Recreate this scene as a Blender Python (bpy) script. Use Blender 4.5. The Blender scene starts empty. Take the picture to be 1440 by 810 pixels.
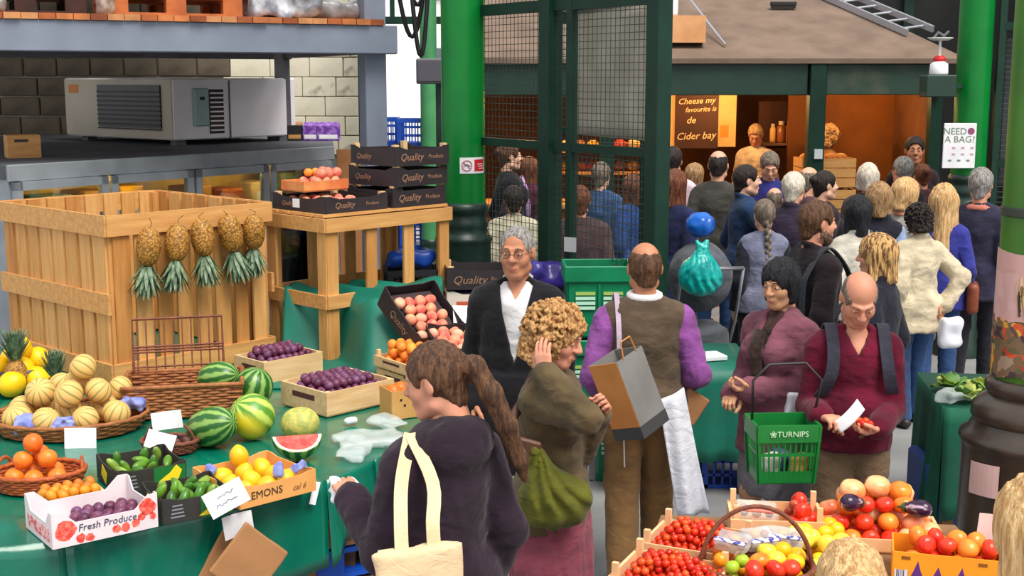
import bpy, math, random
import numpy as np
from mathutils import Vector, Matrix
random.seed(11)
NR = np.random.RandomState(5)
PI = math.pi
scene = bpy.context.scene
COL = scene.collection

# ---------------------------------------------------------------- camera
FPX, CAM_H = 1800.0, 2.5
PITCH = math.atan((405 - 110) / FPX)
cam_data = bpy.data.cameras.new('camera')
cam_data.sensor_width = 36.0
cam_data.lens = FPX / 1440.0 * 36.0
cam_data.clip_end = 200
cam = bpy.data.objects.new('camera', cam_data)
COL.objects.link(cam)
cam.location = (0, 0, CAM_H)
cam.rotation_euler = (PI / 2 - PITCH, 0, 0)
scene.camera = cam
# ---------------------------------------------------------------- sky, sun, exposure
world = bpy.data.worlds.new('overcast_sky')
scene.world = world
world.use_nodes = True
bgn = world.node_tree.nodes['Background']
bgn.inputs[0].default_value = (0.97, 0.985, 1.0, 1)
bgn.inputs[1].default_value = 0.82
sun_d = bpy.data.lights.new('daylight_sun', 'SUN')
sun_d.energy = 3.2
sun_d.angle = math.radians(35)
sun_d.color = (1.0, 0.94, 0.85)
sun = bpy.data.objects.new('daylight_sun', sun_d)
COL.objects.link(sun)
sun.rotation_euler = Vector((-0.55, 0.75, -1.5)).to_track_quat('-Z', 'Y').to_euler()
vs = scene.view_settings
vs.view_transform = 'Standard'
vs.look = 'None'
vs.gamma = 1.0
vs.use_curve_mapping = False
vs.exposure = 0.4

# ---------------------------------------------------------------- projection helpers (planning: pixel + real depth -> place)
def ray(px, py):
    u = (px - 720) / FPX
    v = (405 - py) / FPX
    c, s = math.cos(PITCH), math.sin(PITCH)
    return Vector((u, c + v * s, -s + v * c))
def at_y(px, py, Y):
    d = ray(px, py)
    return Vector((0, 0, CAM_H)) + d * (Y / d.y)
def at_z(px, py, z):
    d = ray(px, py)
    return Vector((0, 0, CAM_H)) + d * ((z - CAM_H) / d.z)

# ---------------------------------------------------------------- objects
def tag(o, label=None, cat=None, group=None, kind=None):
    if label: o['label'] = label
    if cat: o['category'] = cat
    if group: o['group'] = group
    if kind: o['kind'] = kind
    return o
def thing(name, label, cat, loc=(0, 0, 0), rz=0.0, group=None):
    o = bpy.data.objects.new(name, None)
    o.empty_display_size = 0.05
    COL.objects.link(o)
    o.location = loc
    o.rotation_euler = (0, 0, rz)
    return tag(o, label, cat, group)
def struct_root(name, loc=(0, 0, 0), rz=0.0):
    o = bpy.data.objects.new(name, None)
    COL.objects.link(o); o.location = loc; o.rotation_euler = (0, 0, rz)
    o['kind'] = 'structure'
    return o
def link(name, me, parent=None, loc=(0, 0, 0), rot=(0, 0, 0), scale=None):
    o = bpy.data.objects.new(name, me)
    COL.objects.link(o)
    o.location = loc
    o.rotation_euler = rot
    if scale: o.scale = scale
    if parent: o.parent = parent
    return o

def rotz(a):
    c, s = math.cos(a), math.sin(a)
    return np.array([[c, -s, 0], [s, c, 0], [0, 0, 1.0]])
def rotm(rx=0, ry=0, rz=0):
    cx, sx, cy, sy = math.cos(rx), math.sin(rx), math.cos(ry), math.sin(ry)
    X = np.array([[1, 0, 0], [0, cx, -sx], [0, sx, cx]])
    Y = np.array([[cy, 0, sy], [0, 1, 0], [-sy, 0, cy]])
    return rotz(rz) @ Y @ X

class MB:
    """collects boxes, tubes, lathes ... and builds ONE mesh object"""
    def __init__(s):
        s.v = []; s.f = []; s.m = []; s.mats = []; s.cur = 0
    def use(s, mat):
        if mat not in s.mats: s.mats.append(mat)
        s.cur = s.mats.index(mat)
        return s
    def add(s, verts, faces):
        b = len(s.v)
        s.v.extend([tuple(map(float, p)) for p in verts])
        s.f.extend([tuple(i + b for i in f) for f in faces])
        s.m.extend([s.cur] * len(faces))
        return s
    def box(s, c, size, R=None, bev=0.0):
        hx, hy, hz = size[0] / 2, size[1] / 2, size[2] / 2
        if bev > 0:
            bev = min(bev, hx * .9, hy * .9, hz * .9)
            P = []
            for sx in (-1, 1):
                for sy in (-1, 1):
                    for sz in (-1, 1):
                        P.append((sx * (hx - bev), sy * (hy - bev), sz * hz))
                        P.append((sx * (hx - bev), sy * hy, sz * (hz - bev)))
                        P.append((sx * hx, sy * (hy - bev), sz * (hz - bev)))
            def I(a, b, c_, k): return ((a * 2 + b) * 2 + c_) * 3 + k
            Fc = []
            for c_ in (0, 1):
                q = [I(0, 0, c_, 0), I(1, 0, c_, 0), I(1, 1, c_, 0), I(0, 1, c_, 0)]
                Fc.append(q if c_ else q[::-1])
            for b in (0, 1):
                q = [I(0, b, 0, 1), I(1, b, 0, 1), I(1, b, 1, 1), I(0, b, 1, 1)]
                Fc.append(q[::-1] if b else q)
            for a in (0, 1):
                q = [I(a, 0, 0, 2), I(a, 1, 0, 2), I(a, 1, 1, 2), I(a, 0, 1, 2)]
                Fc.append(q if a else q[::-1])
            for a in (0, 1):
                for b in (0, 1):
                    q = [I(a, b, 0, 1), I(a, b, 0, 2), I(a, b, 1, 2), I(a, b, 1, 1)]
                    Fc.append(q if a == b else q[::-1])
            for a in (0, 1):
                for c_ in (0, 1):
                    q = [I(a, 0, c_, 0), I(a, 0, c_, 2), I(a, 1, c_, 2), I(a, 1, c_, 0)]
                    Fc.append(q if a != c_ else q[::-1])
            for b in (0, 1):
                for c_ in (0, 1):
                    q = [I(0, b, c_, 0), I(0, b, c_, 1), I(1, b, c_, 1), I(1, b, c_, 0)]
                    Fc.append(q if b == c_ else q[::-1])
            for a in (0, 1):
                for b in (0, 1):
                    for c_ in (0, 1):
                        q = [I(a, b, c_, 0), I(a, b, c_, 1), I(a, b, c_, 2)]
                        Fc.append(q)
            P = np.array(P)
        else:
            P = np.array([(x, y, z) for x in (-hx, hx) for y in (-hy, hy) for z in (-hz, hz)])
            Fc = [(0, 1, 3, 2), (4, 6, 7, 5), (0, 4, 5, 1), (2, 3, 7, 6), (0, 2, 6, 4), (1, 5, 7, 3)]
        if R is not None: P = P @ np.asarray(R).T
        return s.add(P + np.array(c), Fc)
    def bar(s, a, b, w, h, up=(0, 0, 1)):
        """a rectangular bar from a to b"""
        a = np.array(a, float); b = np.array(b, float)
        d = b - a; L = np.linalg.norm(d); d = d / L
        u = np.array(up, float)
        if abs(d @ u) > .99: u = np.array([0, 1.0, 0])
        x = np.cross(d, u); x /= np.linalg.norm(x)
        u = np.cross(x, d)
        R = np.stack([d, x, u], 1)
        return s.box((a + b) / 2, (L, w, h), R)
    def tube(s, pts, r, n=8, closed=False, caps=True):
        pts = [np.array(p, float) for p in pts]
        N = len(pts)
        rs = r if hasattr(r, '__len__') else [r] * N
        prev = None; rings = []
        for i, p in enumerate(pts):
            if closed: t = pts[(i + 1) % N] - pts[i - 1]
            else: t = pts[min(i + 1, N - 1)] - pts[max(i - 1, 0)]
            t = t / (np.linalg.norm(t) + 1e-9)
            if prev is None:
                a = np.array([0, 0, 1.0]) if abs(t[2]) < .9 else np.array([1.0, 0, 0])
                x = np.cross(t, a)
            else:
                x = prev - t * (prev @ t)
            x = x / (np.linalg.norm(x) + 1e-9); prev = x
            y = np.cross(t, x)
            ri = rs[i]
            rx, ry = ri if hasattr(ri, '__len__') else (ri, ri)
            rings.append([p + x * rx * math.cos(2 * PI * k / n) + y * ry * math.sin(2 * PI * k / n) for k in range(n)])
        V = [q for rg in rings for q in rg]; Fc = []
        for i in range(N if closed else N - 1):
            j = (i + 1) % N
            for k in range(n):
                k2 = (k + 1) % n
                Fc.append((i * n + k, i * n + k2, j * n + k2, j * n + k))
        if not closed and caps:
            Fc.append(tuple(range(n))[::-1]); Fc.append(tuple((N - 1) * n + k for k in range(n)))
        return s.add(V, Fc)
    def cyl(s, a, b, r, n=16): return s.tube([a, b], r, n)
    def lathe(s, prof, n=24, c=(0, 0, 0), R=None, arc=None):
        V = []; Fc = []; N = len(prof)
        for (r, z) in prof:
            for k in range(n):
                a = 2 * PI * k / n
                V.append((r * math.cos(a), r * math.sin(a), z))
        for i in range(N - 1):
            for k in range(n):
                k2 = (k + 1) % n
                Fc.append((i * n + k, i * n + k2, (i + 1) * n + k2, (i + 1) * n + k))
        if prof[0][0] > 1e-6: Fc.append(tuple(range(n))[::-1])
        if prof[-1][0] > 1e-6: Fc.append(tuple((N - 1) * n + k for k in range(n)))
        V = np.array(V)
        if R is not None: V = V @ np.asarray(R).T
        return s.add(V + np.array(c), Fc)
    def prism(s, poly, z0, z1):
        n = len(poly)
        V = [(p[0], p[1], z0) for p in poly] + [(p[0], p[1], z1) for p in poly]
        Fc = [tuple(range(n))[::-1], tuple(range(n, 2 * n))]
        for i in range(n):
            j = (i + 1) % n
            Fc.append((i, j, n + j, n + i))
        return s.add(V, Fc)
    def sphere(s, c, r, n=12, m=8, R=None):
        rx, ry, rz_ = r if hasattr(r, '__len__') else (r, r, r)
        V = [(0, 0, -rz_)]; Fc = []
        for i in range(1, m):
            t = -PI / 2 + PI * i / m
            for k in range(n):
                a = 2 * PI * k / n
                V.append((rx * math.cos(t) * math.cos(a), ry * math.cos(t) * math.sin(a), rz_ * math.sin(t)))
        V.append((0, 0, rz_))
        for k in range(n):
            k2 = (k + 1) % n
            Fc.append((0, 1 + k2, 1 + k))
            for i in range(m - 2):
                Fc.append((1 + i * n + k, 1 + i * n + k2, 1 + (i + 1) * n + k2, 1 + (i + 1) * n + k))
            Fc.append((1 + (m - 2) * n + k, 1 + (m - 2) * n + k2, len(V) - 1))
        V = np.array(V)
        if R is not None: V = V @ np.asarray(R).T
        return s.add(V + np.array(c), Fc)
    def mesh(s, name, mat=None, smooth=False):
        me = bpy.data.meshes.new(name)
        me.from_pydata(s.v, [], s.f)
        mats = s.mats if s.mats else ([mat] if mat else [])
        for m_ in mats: me.materials.append(m_)
        if len(s.mats) > 1: me.polygons.foreach_set('material_index', s.m)
        if smooth: me.polygons.foreach_set('use_smooth', [True] * len(s.f))
        me.update()
        return me
    def build(s, name, mat=None, parent=None, loc=(0, 0, 0), rot=(0, 0, 0), smooth=False):
        return link(name, s.mesh(name, mat, smooth), parent, loc, rot)

def ribbon_mb(pts, wdir, w, th):
    """flat strap through pts, its width lying along wdir"""
    pts = [np.array(p, float) for p in pts]; V = []; Fc = []; N = len(pts)
    ws_ = wdir if isinstance(wdir, list) else [wdir] * N
    for i, p in enumerate(pts):
        t = pts[min(i + 1, N - 1)] - pts[max(i - 1, 0)]; t /= np.linalg.norm(t) + 1e-9
        x = np.array(ws_[i], float); x = x - t * (x @ t); x /= np.linalg.norm(x) + 1e-9
        n = np.cross(t, x)
        for (a, b) in ((-1, -1), (1, -1), (1, 1), (-1, 1)): V.append(p + x * a * w / 2 + n * b * th / 2)
    for i in range(N - 1):
        for j in range(4): Fc.append((i * 4 + j, i * 4 + (j + 1) % 4, (i + 1) * 4 + (j + 1) % 4, (i + 1) * 4 + j))
    Fc.append((3, 2, 1, 0)); Fc.append(tuple((N - 1) * 4 + k for k in range(4)))
    return MB().add(V, Fc)
def smooth_pts(pts, n=4):
    """Catmull-Rom through pts"""
    pts = [np.array(p, float) for p in pts]; P = [2 * pts[0] - pts[1]] + pts + [2 * pts[-1] - pts[-2]]; out = []
    for i in range(1, len(P) - 2):
        for k in range(n):
            t = k / n; out.append(.5 * (2 * P[i] + (P[i + 1] - P[i - 1]) * t + (2 * P[i - 1] - 5 * P[i] + 4 * P[i + 1] - P[i + 2]) * t * t + (3 * P[i] - P[i - 1] - 3 * P[i + 1] + P[i + 2]) * t ** 3))
    return out + [pts[-1]]
def smooth_by_angle(o, ang=40):
    me = o.data
    try:
        me.polygons.foreach_set('use_smooth', [True] * len(me.polygons))
        me.set_sharp_from_angle(angle=math.radians(ang))
    except Exception:
        pass
    return o

def npmesh(name, V, Q, mat=None, smooth=True, midx=None, mats=None):
    me = bpy.data.meshes.new(name)
    n = len(V); k = len(Q)
    me.vertices.add(n); me.vertices.foreach_set('co', np.asarray(V, np.float32).ravel())
    me.loops.add(k * 4); me.loops.foreach_set('vertex_index', np.asarray(Q, np.int32).ravel())
    me.polygons.add(k); me.polygons.foreach_set('loop_start', np.arange(k, dtype=np.int32) * 4)
    for m_ in (mats or ([mat] if mat else [])): me.materials.append(m_)
    if midx is not None: me.polygons.foreach_set('material_index', np.asarray(midx, np.int32))
    me.polygons.foreach_set('use_smooth', np.full(k, smooth))
    me.update(calc_edges=True); me.validate()
    return me

# ---------------------------------------------------------------- materials
def lin(c):
    out = []
    for x in c[:3]:
        x = x / 255.0
        out.append(x / 12.92 if x <= .04045 else ((x + .055) / 1.055) ** 2.4)
    return (out[0], out[1], out[2], 1.0)
_M = {}
def mat(name, color, rough=.6, color2=None, nscale=12.0, detail=3.0, lo=.35, hi=.65, bump=0.0, bscale=60.0,
        metal=0.0, coat=0.0, spec=.5, stretch=None, emit=0.0, sheen=0.0, sss=0.0, wave=None, bdist=.01):
    """procedural principled material: two colours mixed by noise (object space), optional fine bump"""
    if name in _M: return _M[name]
    m = bpy.data.materials.new(name); m.use_nodes = True
    nt = m.node_tree; N = nt.nodes; L = nt.links
    b = N['Principled BSDF']
    b.inputs['Roughness'].default_value = rough
    b.inputs['Metallic'].default_value = metal
    b.inputs['Specular IOR Level'].default_value = spec
    b.inputs['Coat Weight'].default_value = coat
    b.inputs['Coat Roughness'].default_value = .12
    if sheen: b.inputs['Sheen Weight'].default_value = sheen
    if sss:
        b.inputs['Subsurface Weight'].default_value = sss
        b.inputs['Subsurface Radius'].default_value = (.02, .008, .004)
        b.inputs['Subsurface Scale'].default_value = .3
    c1 = lin(color)
    tc = N.new('ShaderNodeTexCoord'); src = tc.outputs['Object']
    if stretch:
        mp = N.new('ShaderNodeMapping'); mp.inputs['Scale'].default_value = stretch
        L.new(src, mp.inputs['Vector']); src = mp.outputs['Vector']
    if color2 is not None:
        if wave:
            nz = N.new('ShaderNodeTexWave'); nz.inputs['Scale'].default_value = nscale
            nz.inputs['Distortion'].default_value = wave; nz.inputs['Detail'].default_value = detail
            fac = nz.outputs['Fac']
        else:
            nz = N.new('ShaderNodeTexNoise'); nz.inputs['Scale'].default_value = nscale; nz.inputs['Detail'].default_value = detail
            fac = nz.outputs['Fac']
        L.new(src, nz.inputs['Vector'])
        rp = N.new('ShaderNodeValToRGB')
        rp.color_ramp.elements[0].position = lo; rp.color_ramp.elements[1].position = hi
        rp.color_ramp.elements[0].color = c1; rp.color_ramp.elements[1].color = lin(color2)
        L.new(fac, rp.inputs['Fac']); L.new(rp.outputs['Color'], b.inputs['Base Color'])
        if emit: L.new(rp.outputs['Color'], b.inputs['Emission Color'])
    else:
        b.inputs['Base Color'].default_value = c1
        if emit: b.inputs['Emission Color'].default_value = c1
    if emit: b.inputs['Emission Strength'].default_value = emit
    if bump:
        n2 = N.new('ShaderNodeTexNoise'); n2.inputs['Scale'].default_value = bscale; n2.inputs['Detail'].default_value = 3 if bdist < .015 else 5; n2.inputs['Distortion'].default_value = 0 if bdist < .015 else .8
        L.new(src, n2.inputs['Vector'])
        bp = N.new('ShaderNodeBump'); bp.inputs['Strength'].default_value = bump; bp.inputs['Distance'].default_value = bdist
        L.new(n2.outputs['Fac'], bp.inputs['Height']); L.new(bp.outputs['Normal'], b.inputs['Normal'])
    _M[name] = m
    return m
def dk(c, f): return tuple(max(0, min(255, x * f)) for x in c)
def fabric(name, c, var=.78, rough=.92, nscale=7, bump=.5, bscale=13):
    return mat('cloth_' + name, c, rough, dk(c, var), nscale, 4, .3, .7, bump, bscale, spec=.2, sheen=.1, bdist=.02, stretch=(1.0, 1.0, 1.5))
def glass_mat(name, tint=(235, 245, 245), refl=.12):
    if name in _M: return _M[name]
    m = bpy.data.materials.new(name); m.use_nodes = True
    nt = m.node_tree; N = nt.nodes; L = nt.links
    N.remove(N['Principled BSDF'])
    t = N.new('ShaderNodeBsdfTransparent'); t.inputs[0].default_value = lin(tint)
    g = N.new('ShaderNodeBsdfGlossy'); g.inputs['Roughness'].default_value = .03
    fr = N.new('ShaderNodeFresnel'); fr.inputs['IOR'].default_value = 1.45
    ad = N.new('ShaderNodeMath'); ad.operation = 'ADD'; ad.inputs[1].default_value = refl * .3
    L.new(fr.outputs[0], ad.inputs[0])
    mx = N.new('ShaderNodeMixShader'); L.new(ad.outputs[0], mx.inputs[0]); L.new(t.outputs[0], mx.inputs[1]); L.new(g.outputs[0], mx.inputs[2])
    L.new(mx.outputs[0], N['Material Output'].inputs[0])
    _M[name] = m
    return m
def film_mat(name, color, alpha=.5, rough=.15):
    """thin plastic film: part see-through, part glossy colour"""
    if name in _M: return _M[name]
    m = bpy.data.materials.new(name); m.use_nodes = True
    nt = m.node_tree; N = nt.nodes; L = nt.links
    b = N['Principled BSDF']; b.inputs['Base Color'].default_value = lin(color); b.inputs['Roughness'].default_value = rough
    t = N.new('ShaderNodeBsdfTransparent')
    mx = N.new('ShaderNodeMixShader'); mx.inputs[0].default_value = alpha
    L.new(t.outputs[0], mx.inputs[1]); L.new(b.outputs[0], mx.inputs[2]); L.new(mx.outputs[0], N['Material Output'].inputs[0])
    _M[name] = m
    return m

# ---------------------------------------------------------------- noise + signed distance fields + surface nets
_TAB = NR.rand(32, 32, 32).astype(np.float32)
def vnoise(P):
    P = np.asarray(P, np.float32)
    i = np.floor(P).astype(np.int64); f = P - i
    f = f * f * (3 - 2 * f)
    i0 = i % 32; i1 = (i + 1) % 32
    x0, y0, z0 = i0[..., 0], i0[..., 1], i0[..., 2]; x1, y1, z1 = i1[..., 0], i1[..., 1], i1[..., 2]
    fx, fy, fz = f[..., 0], f[..., 1], f[..., 2]
    c00 = _TAB[x0, y0, z0] * (1 - fx) + _TAB[x1, y0, z0] * fx
    c10 = _TAB[x0, y1, z0] * (1 - fx) + _TAB[x1, y1, z0] * fx
    c01 = _TAB[x0, y0, z1] * (1 - fx) + _TAB[x1, y0, z1] * fx
    c11 = _TAB[x0, y1, z1] * (1 - fx) + _TAB[x1, y1, z1] * fx
    return ((c00 * (1 - fy) + c10 * fy) * (1 - fz) + (c01 * (1 - fy) + c11 * fy) * fz) * 2 - 1

class Sdf:
    def __init__(s, lo, hi, vox):
        s.vox = vox; s.lo = np.array(lo, float)
        n = np.ceil((np.array(hi, float) - s.lo) / vox).astype(int) + 1
        s.ax = [(s.lo[a] + vox * np.arange(n[a])).astype(np.float32) for a in range(3)]
        s.V = np.full(n, .3, np.float32)
    def _sl(s, lo, hi):
        sl = []
        for a in range(3):
            i0 = int(max(0, math.floor((lo[a] - s.lo[a]) / s.vox))); i1 = int(min(len(s.ax[a]), math.ceil((hi[a] - s.lo[a]) / s.vox) + 1))
            if i1 <= i0: return None
            sl.append(slice(i0, i1))
        return tuple(sl)
    def _grid(s, sl):
        return s.ax[0][sl[0]][:, None, None], s.ax[1][sl[1]][None, :, None], s.ax[2][sl[2]][None, None, :]
    def _put(s, sl, d, k, op):
        v = s.V[sl]
        if op == 'u':
            if k > 0:
                h = np.maximum(k - np.abs(v - d), 0) / k
                s.V[sl] = np.minimum(v, d) - h * h * k * .25
            else: s.V[sl] = np.minimum(v, d)
        elif op == 's':
            d = -d
            if k > 0:
                h = np.maximum(k - np.abs(v - d), 0) / k
                s.V[sl] = np.maximum(v, d) + h * h * k * .25
            else: s.V[sl] = np.maximum(v, d)
    def cap(s, a, b, ra, rb=None, k=.02, op='u'):
        rb = ra if rb is None else rb
        a = np.array(a, float); b = np.array(b, float); R = max(ra, rb) + k + 2.5 * s.vox
        sl = s._sl(np.minimum(a, b) - R, np.maximum(a, b) + R)
        if sl is None: return s
        x, y, z = s._grid(sl); d = b - a; L2 = float(d @ d) + 1e-12
        t = ((x - a[0]) * d[0] + (y - a[1]) * d[1] + (z - a[2]) * d[2]) / L2
        t = np.clip(t, 0, 1)
        dd = np.sqrt((x - a[0] - t * d[0]) ** 2 + (y - a[1] - t * d[1]) ** 2 + (z - a[2] - t * d[2]) ** 2) - (ra + (rb - ra) * t)
        s._put(sl, dd, k, op); return s
    def path(s, pts, rs, k=.01, op='u'):
        for i in range(len(pts) - 1):
            r0, r1 = (rs[i], rs[i + 1]) if hasattr(rs, '__len__') else (rs, rs)
            s.cap(pts[i], pts[i + 1], r0, r1, k, op)
        return s
    def ell(s, c, r, k=.02, op='u', R=None):
        c = np.array(c, float); r = np.array(r, float); e = r.max() + k + 2.5 * s.vox
        sl = s._sl(c - e, c + e)
        if sl is None: return s
        x, y, z = s._grid(sl); x = x - c[0]; y = y - c[1]; z = z - c[2]
        if R is not None:
            R = np.asarray(R)
            x, y, z = (R[0, 0] * x + R[1, 0] * y + R[2, 0] * z, R[0, 1] * x + R[1, 1] * y + R[2, 1] * z, R[0, 2] * x + R[1, 2] * y + R[2, 2] * z)
        k0 = np.sqrt((x / r[0]) ** 2 + (y / r[1]) ** 2 + (z / r[2]) ** 2)
        k1 = np.sqrt((x / r[0] ** 2) ** 2 + (y / r[1] ** 2) ** 2 + (z / r[2] ** 2) ** 2) + 1e-6
        s._put(sl, np.maximum(k0 * (k0 - 1) / k1, -r.min()), k, op); return s
    def econe(s, c0, c1, r0, r1, k=.02, op='u'):
        """elliptic cone frustum standing along z from c0 (low) to c1 (high)"""
        c0 = np.array(c0, float); c1 = np.array(c1, float)
        m = max(max(r0), max(r1)) + k + 2.5 * s.vox
        lo = np.minimum(c0, c1) - m; hi = np.maximum(c0, c1) + m
        lo[2] = c0[2] - k - 2.5 * s.vox; hi[2] = c1[2] + k + 2.5 * s.vox
        sl = s._sl(lo, hi)
        if sl is None: return s
        x, y, z = s._grid(sl)
        t = np.clip((z - c0[2]) / (c1[2] - c0[2]), 0, 1)
        rx = r0[0] + (r1[0] - r0[0]) * t; ry = r0[1] + (r1[1] - r0[1]) * t
        cx = c0[0] + (c1[0] - c0[0]) * t; cy = c0[1] + (c1[1] - c0[1]) * t
        q = (np.sqrt(((x - cx) / rx) ** 2 + ((y - cy) / ry) ** 2) - 1) * np.minimum(rx, ry)
        dz = np.maximum(c0[2] - z, z - c1[2]) + 0 * q
        s._put(sl, np.maximum(q, dz), k, op); return s
    def rbox(s, c, half, rad=.01, k=0.0, op='u', R=None):
        c = np.array(c, float); h = np.array(half, float); e = np.linalg.norm(h) + rad + k + 2.5 * s.vox
        sl = s._sl(c - e, c + e)
        if sl is None: return s
        x, y, z = s._grid(sl); x = x - c[0]; y = y - c[1]; z = z - c[2]
        if R is not None:
            R = np.asarray(R)
            x, y, z = (R[0, 0] * x + R[1, 0] * y + R[2, 0] * z, R[0, 1] * x + R[1, 1] * y + R[2, 1] * z, R[0, 2] * x + R[1, 2] * y + R[2, 2] * z)
        qx = np.abs(x) - h[0] + rad; qy = np.abs(y) - h[1] + rad; qz = np.abs(z) - h[2] + rad
        d = np.sqrt(np.maximum(qx, 0) ** 2 + np.maximum(qy, 0) ** 2 + np.maximum(qz, 0) ** 2) + np.minimum(np.maximum(np.maximum(qx, qy), qz), 0) - rad
        s._put(sl, d, k, op); return s
    def wedge(s, fx, zb, zt, w, y0=.02, k=.006):
        """V-shaped cut: fx(x,y,z) gives body coordinates, opening half-width w at zt, closing at zb"""
        x, y, z = s._grid(tuple(slice(0, len(a)) for a in s.ax)); X, Y, Z = fx(x, y, z)
        t = np.clip((Z - zb) / (zt - zb), 0, 1.15)
        d = np.maximum(np.maximum((np.abs(X) - w * t) * .9, y0 - Y), zb - Z)
        s._put(tuple(slice(0, len(a)) for a in s.ax), d + 0 * s.V, k, 's'); return s
    def half(s, p, n, k=.0):
        """cut away everything on the side n points to"""
        sl = tuple(slice(0, len(a)) for a in s.ax)
        x, y, z = s._grid(sl); n = np.array(n, float); n /= np.linalg.norm(n)
        d = (x - p[0]) * n[0] + (y - p[1]) * n[1] + (z - p[2]) * n[2]
        s._put(sl, -d, k, 's'); return s
    def noise(s, amp, scale, off=0.0):
        x, y, z = s._grid(tuple(slice(0, len(a)) for a in s.ax))
        sc = scale if hasattr(scale, '__len__') else (scale,) * 3
        sh = s.V.shape
        near = np.abs(s.V) < amp * 2 + 2 * s.vox
        idx = np.argwhere(near)
        P = np.stack([s.ax[0][idx[:, 0]] * sc[0], s.ax[1][idx[:, 1]] * sc[1], s.ax[2][idx[:, 2]] * sc[2]], 1) + off + 50
        s.V[near] += amp * vnoise(P)
        return s
    def mesh(s):
        V = s.V
        for a in range(3):   # close the field at the border
            sl0 = [slice(None)] * 3; sl0[a] = 0; V[tuple(sl0)] = np.maximum(V[tuple(sl0)], .001)
            sl1 = [slice(None)] * 3; sl1[a] = -1; V[tuple(sl1)] = np.maximum(V[tuple(sl1)], .001)
        neg = V < 0
        nx, ny, nz = V.shape
        cn = np.zeros((nx - 1, ny - 1, nz - 1), np.int16)
        for dx in (0, 1):
            for dy in (0, 1):
                for dz in (0, 1):
                    cn += neg[dx:nx - 1 + dx, dy:ny - 1 + dy, dz:nz - 1 + dz]
        act = (cn > 0) & (cn < 8)
        C = np.argwhere(act)
        if len(C) == 0: return np.zeros((0, 3)), np.zeros((0, 4), int)
        idm = np.full(act.shape, -1, np.int64); idm[act] = np.arange(len(C))
        acc = np.zeros((len(C), 3)); cnt = np.zeros(len(C))
        for a in range(3):
            o1, o2 = [b for b in range(3) if b != a]
            for d1 in (0, 1):
                for d2 in (0, 1):
                    p0 = C.copy(); p0[:, o1] += d1; p0[:, o2] += d2
                    p1 = p0.copy(); p1[:, a] += 1
                    va = V[p0[:, 0], p0[:, 1], p0[:, 2]]; vb = V[p1[:, 0], p1[:, 1], p1[:, 2]]
                    cr = (va < 0) != (vb < 0)
                    t = np.where(cr, va / np.where(cr, va - vb, 1), 0)
                    acc[:, a] += np.where(cr, t, 0); acc[:, o1] += cr * d1; acc[:, o2] += cr * d2
                    cnt += cr
        P = s.lo + (C + acc / cnt[:, None]) * s.vox
        quads = []
        for a in range(3):
            o1, o2 = (a + 1) % 3, (a + 2) % 3
            s0 = [slice(None)] * 3; s1 = [slice(None)] * 3
            s0[a] = slice(0, -1); s1[a] = slice(1, None)
            n0 = neg[tuple(s0)]; n1 = neg[tuple(s1)]
            E = np.argwhere(n0 != n1)
            ok = (E[:, o1] > 0) & (E[:, o2] > 0) & (E[:, o1] < V.shape[o1] - 1) & (E[:, o2] < V.shape[o2] - 1)
            E = E[ok]
            inside0 = n0[E[:, 0], E[:, 1], E[:, 2]]
            def cid(d1, d2):
                q = E.copy(); q[:, o1] += d1; q[:, o2] += d2
                return idm[q[:, 0], q[:, 1], q[:, 2]]
            q = np.stack([cid(-1, -1), cid(0, -1), cid(0, 0), cid(-1, 0)], 1)
            q[~inside0] = q[~inside0][:, ::-1]
            quads.append(q)
        Q = np.concatenate(quads)
        Q = Q[(Q >= 0).all(1)]
        return P, Q

def folds(P, Q, amp, scale, seed=0.0):
    """push vertices along their normals by stretched noise"""
    A, B, Cc, D = (P[Q[:, i]] for i in range(4))
    nf = np.cross(Cc - A, D - B)
    n = np.zeros_like(P)
    for i in range(4): np.add.at(n, Q[:, i], nf)
    n /= (np.linalg.norm(n, axis=1, keepdims=True) + 1e-9)
    sc = np.array(scale)
    W = P + .05 * np.stack([vnoise(P * 6 + seed), vnoise(P * 6 + 9 + seed), vnoise(P * 6 + 17 + seed)], 1)
    a = vnoise(W * sc + 31.7 + seed); b = vnoise(W * sc * 2.1 + 11.1 + seed)
    nz = (1 - 2.2 * np.abs(a)) * .8 + (1 - 2.2 * np.abs(b)) * .45
    return P + n * (amp * nz)[:, None]

def text_mesh(name, body, size, mat_, parent=None, loc=(0, 0, 0), rot=(0, 0, 0), align='CENTER', ext=.0008, shear=0.0, spacing=1.0):
    cu = bpy.data.curves.new(name, 'FONT')
    cu.body = body; cu.size = size; cu.align_x = align; cu.align_y = 'CENTER'; cu.extrude = ext
    cu.resolution_u = 2; cu.shear = shear; cu.space_character = spacing
    tmp = bpy.data.objects.new('tmp_text', cu); COL.objects.link(tmp)
    dg = bpy.context.evaluated_depsgraph_get()
    me = bpy.data.meshes.new_from_object(tmp.evaluated_get(dg))
    bpy.data.objects.remove(tmp); bpy.data.curves.remove(cu)
    me.materials.clear(); me.materials.append(mat_)
    return link(name, me, parent, loc, rot)
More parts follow.
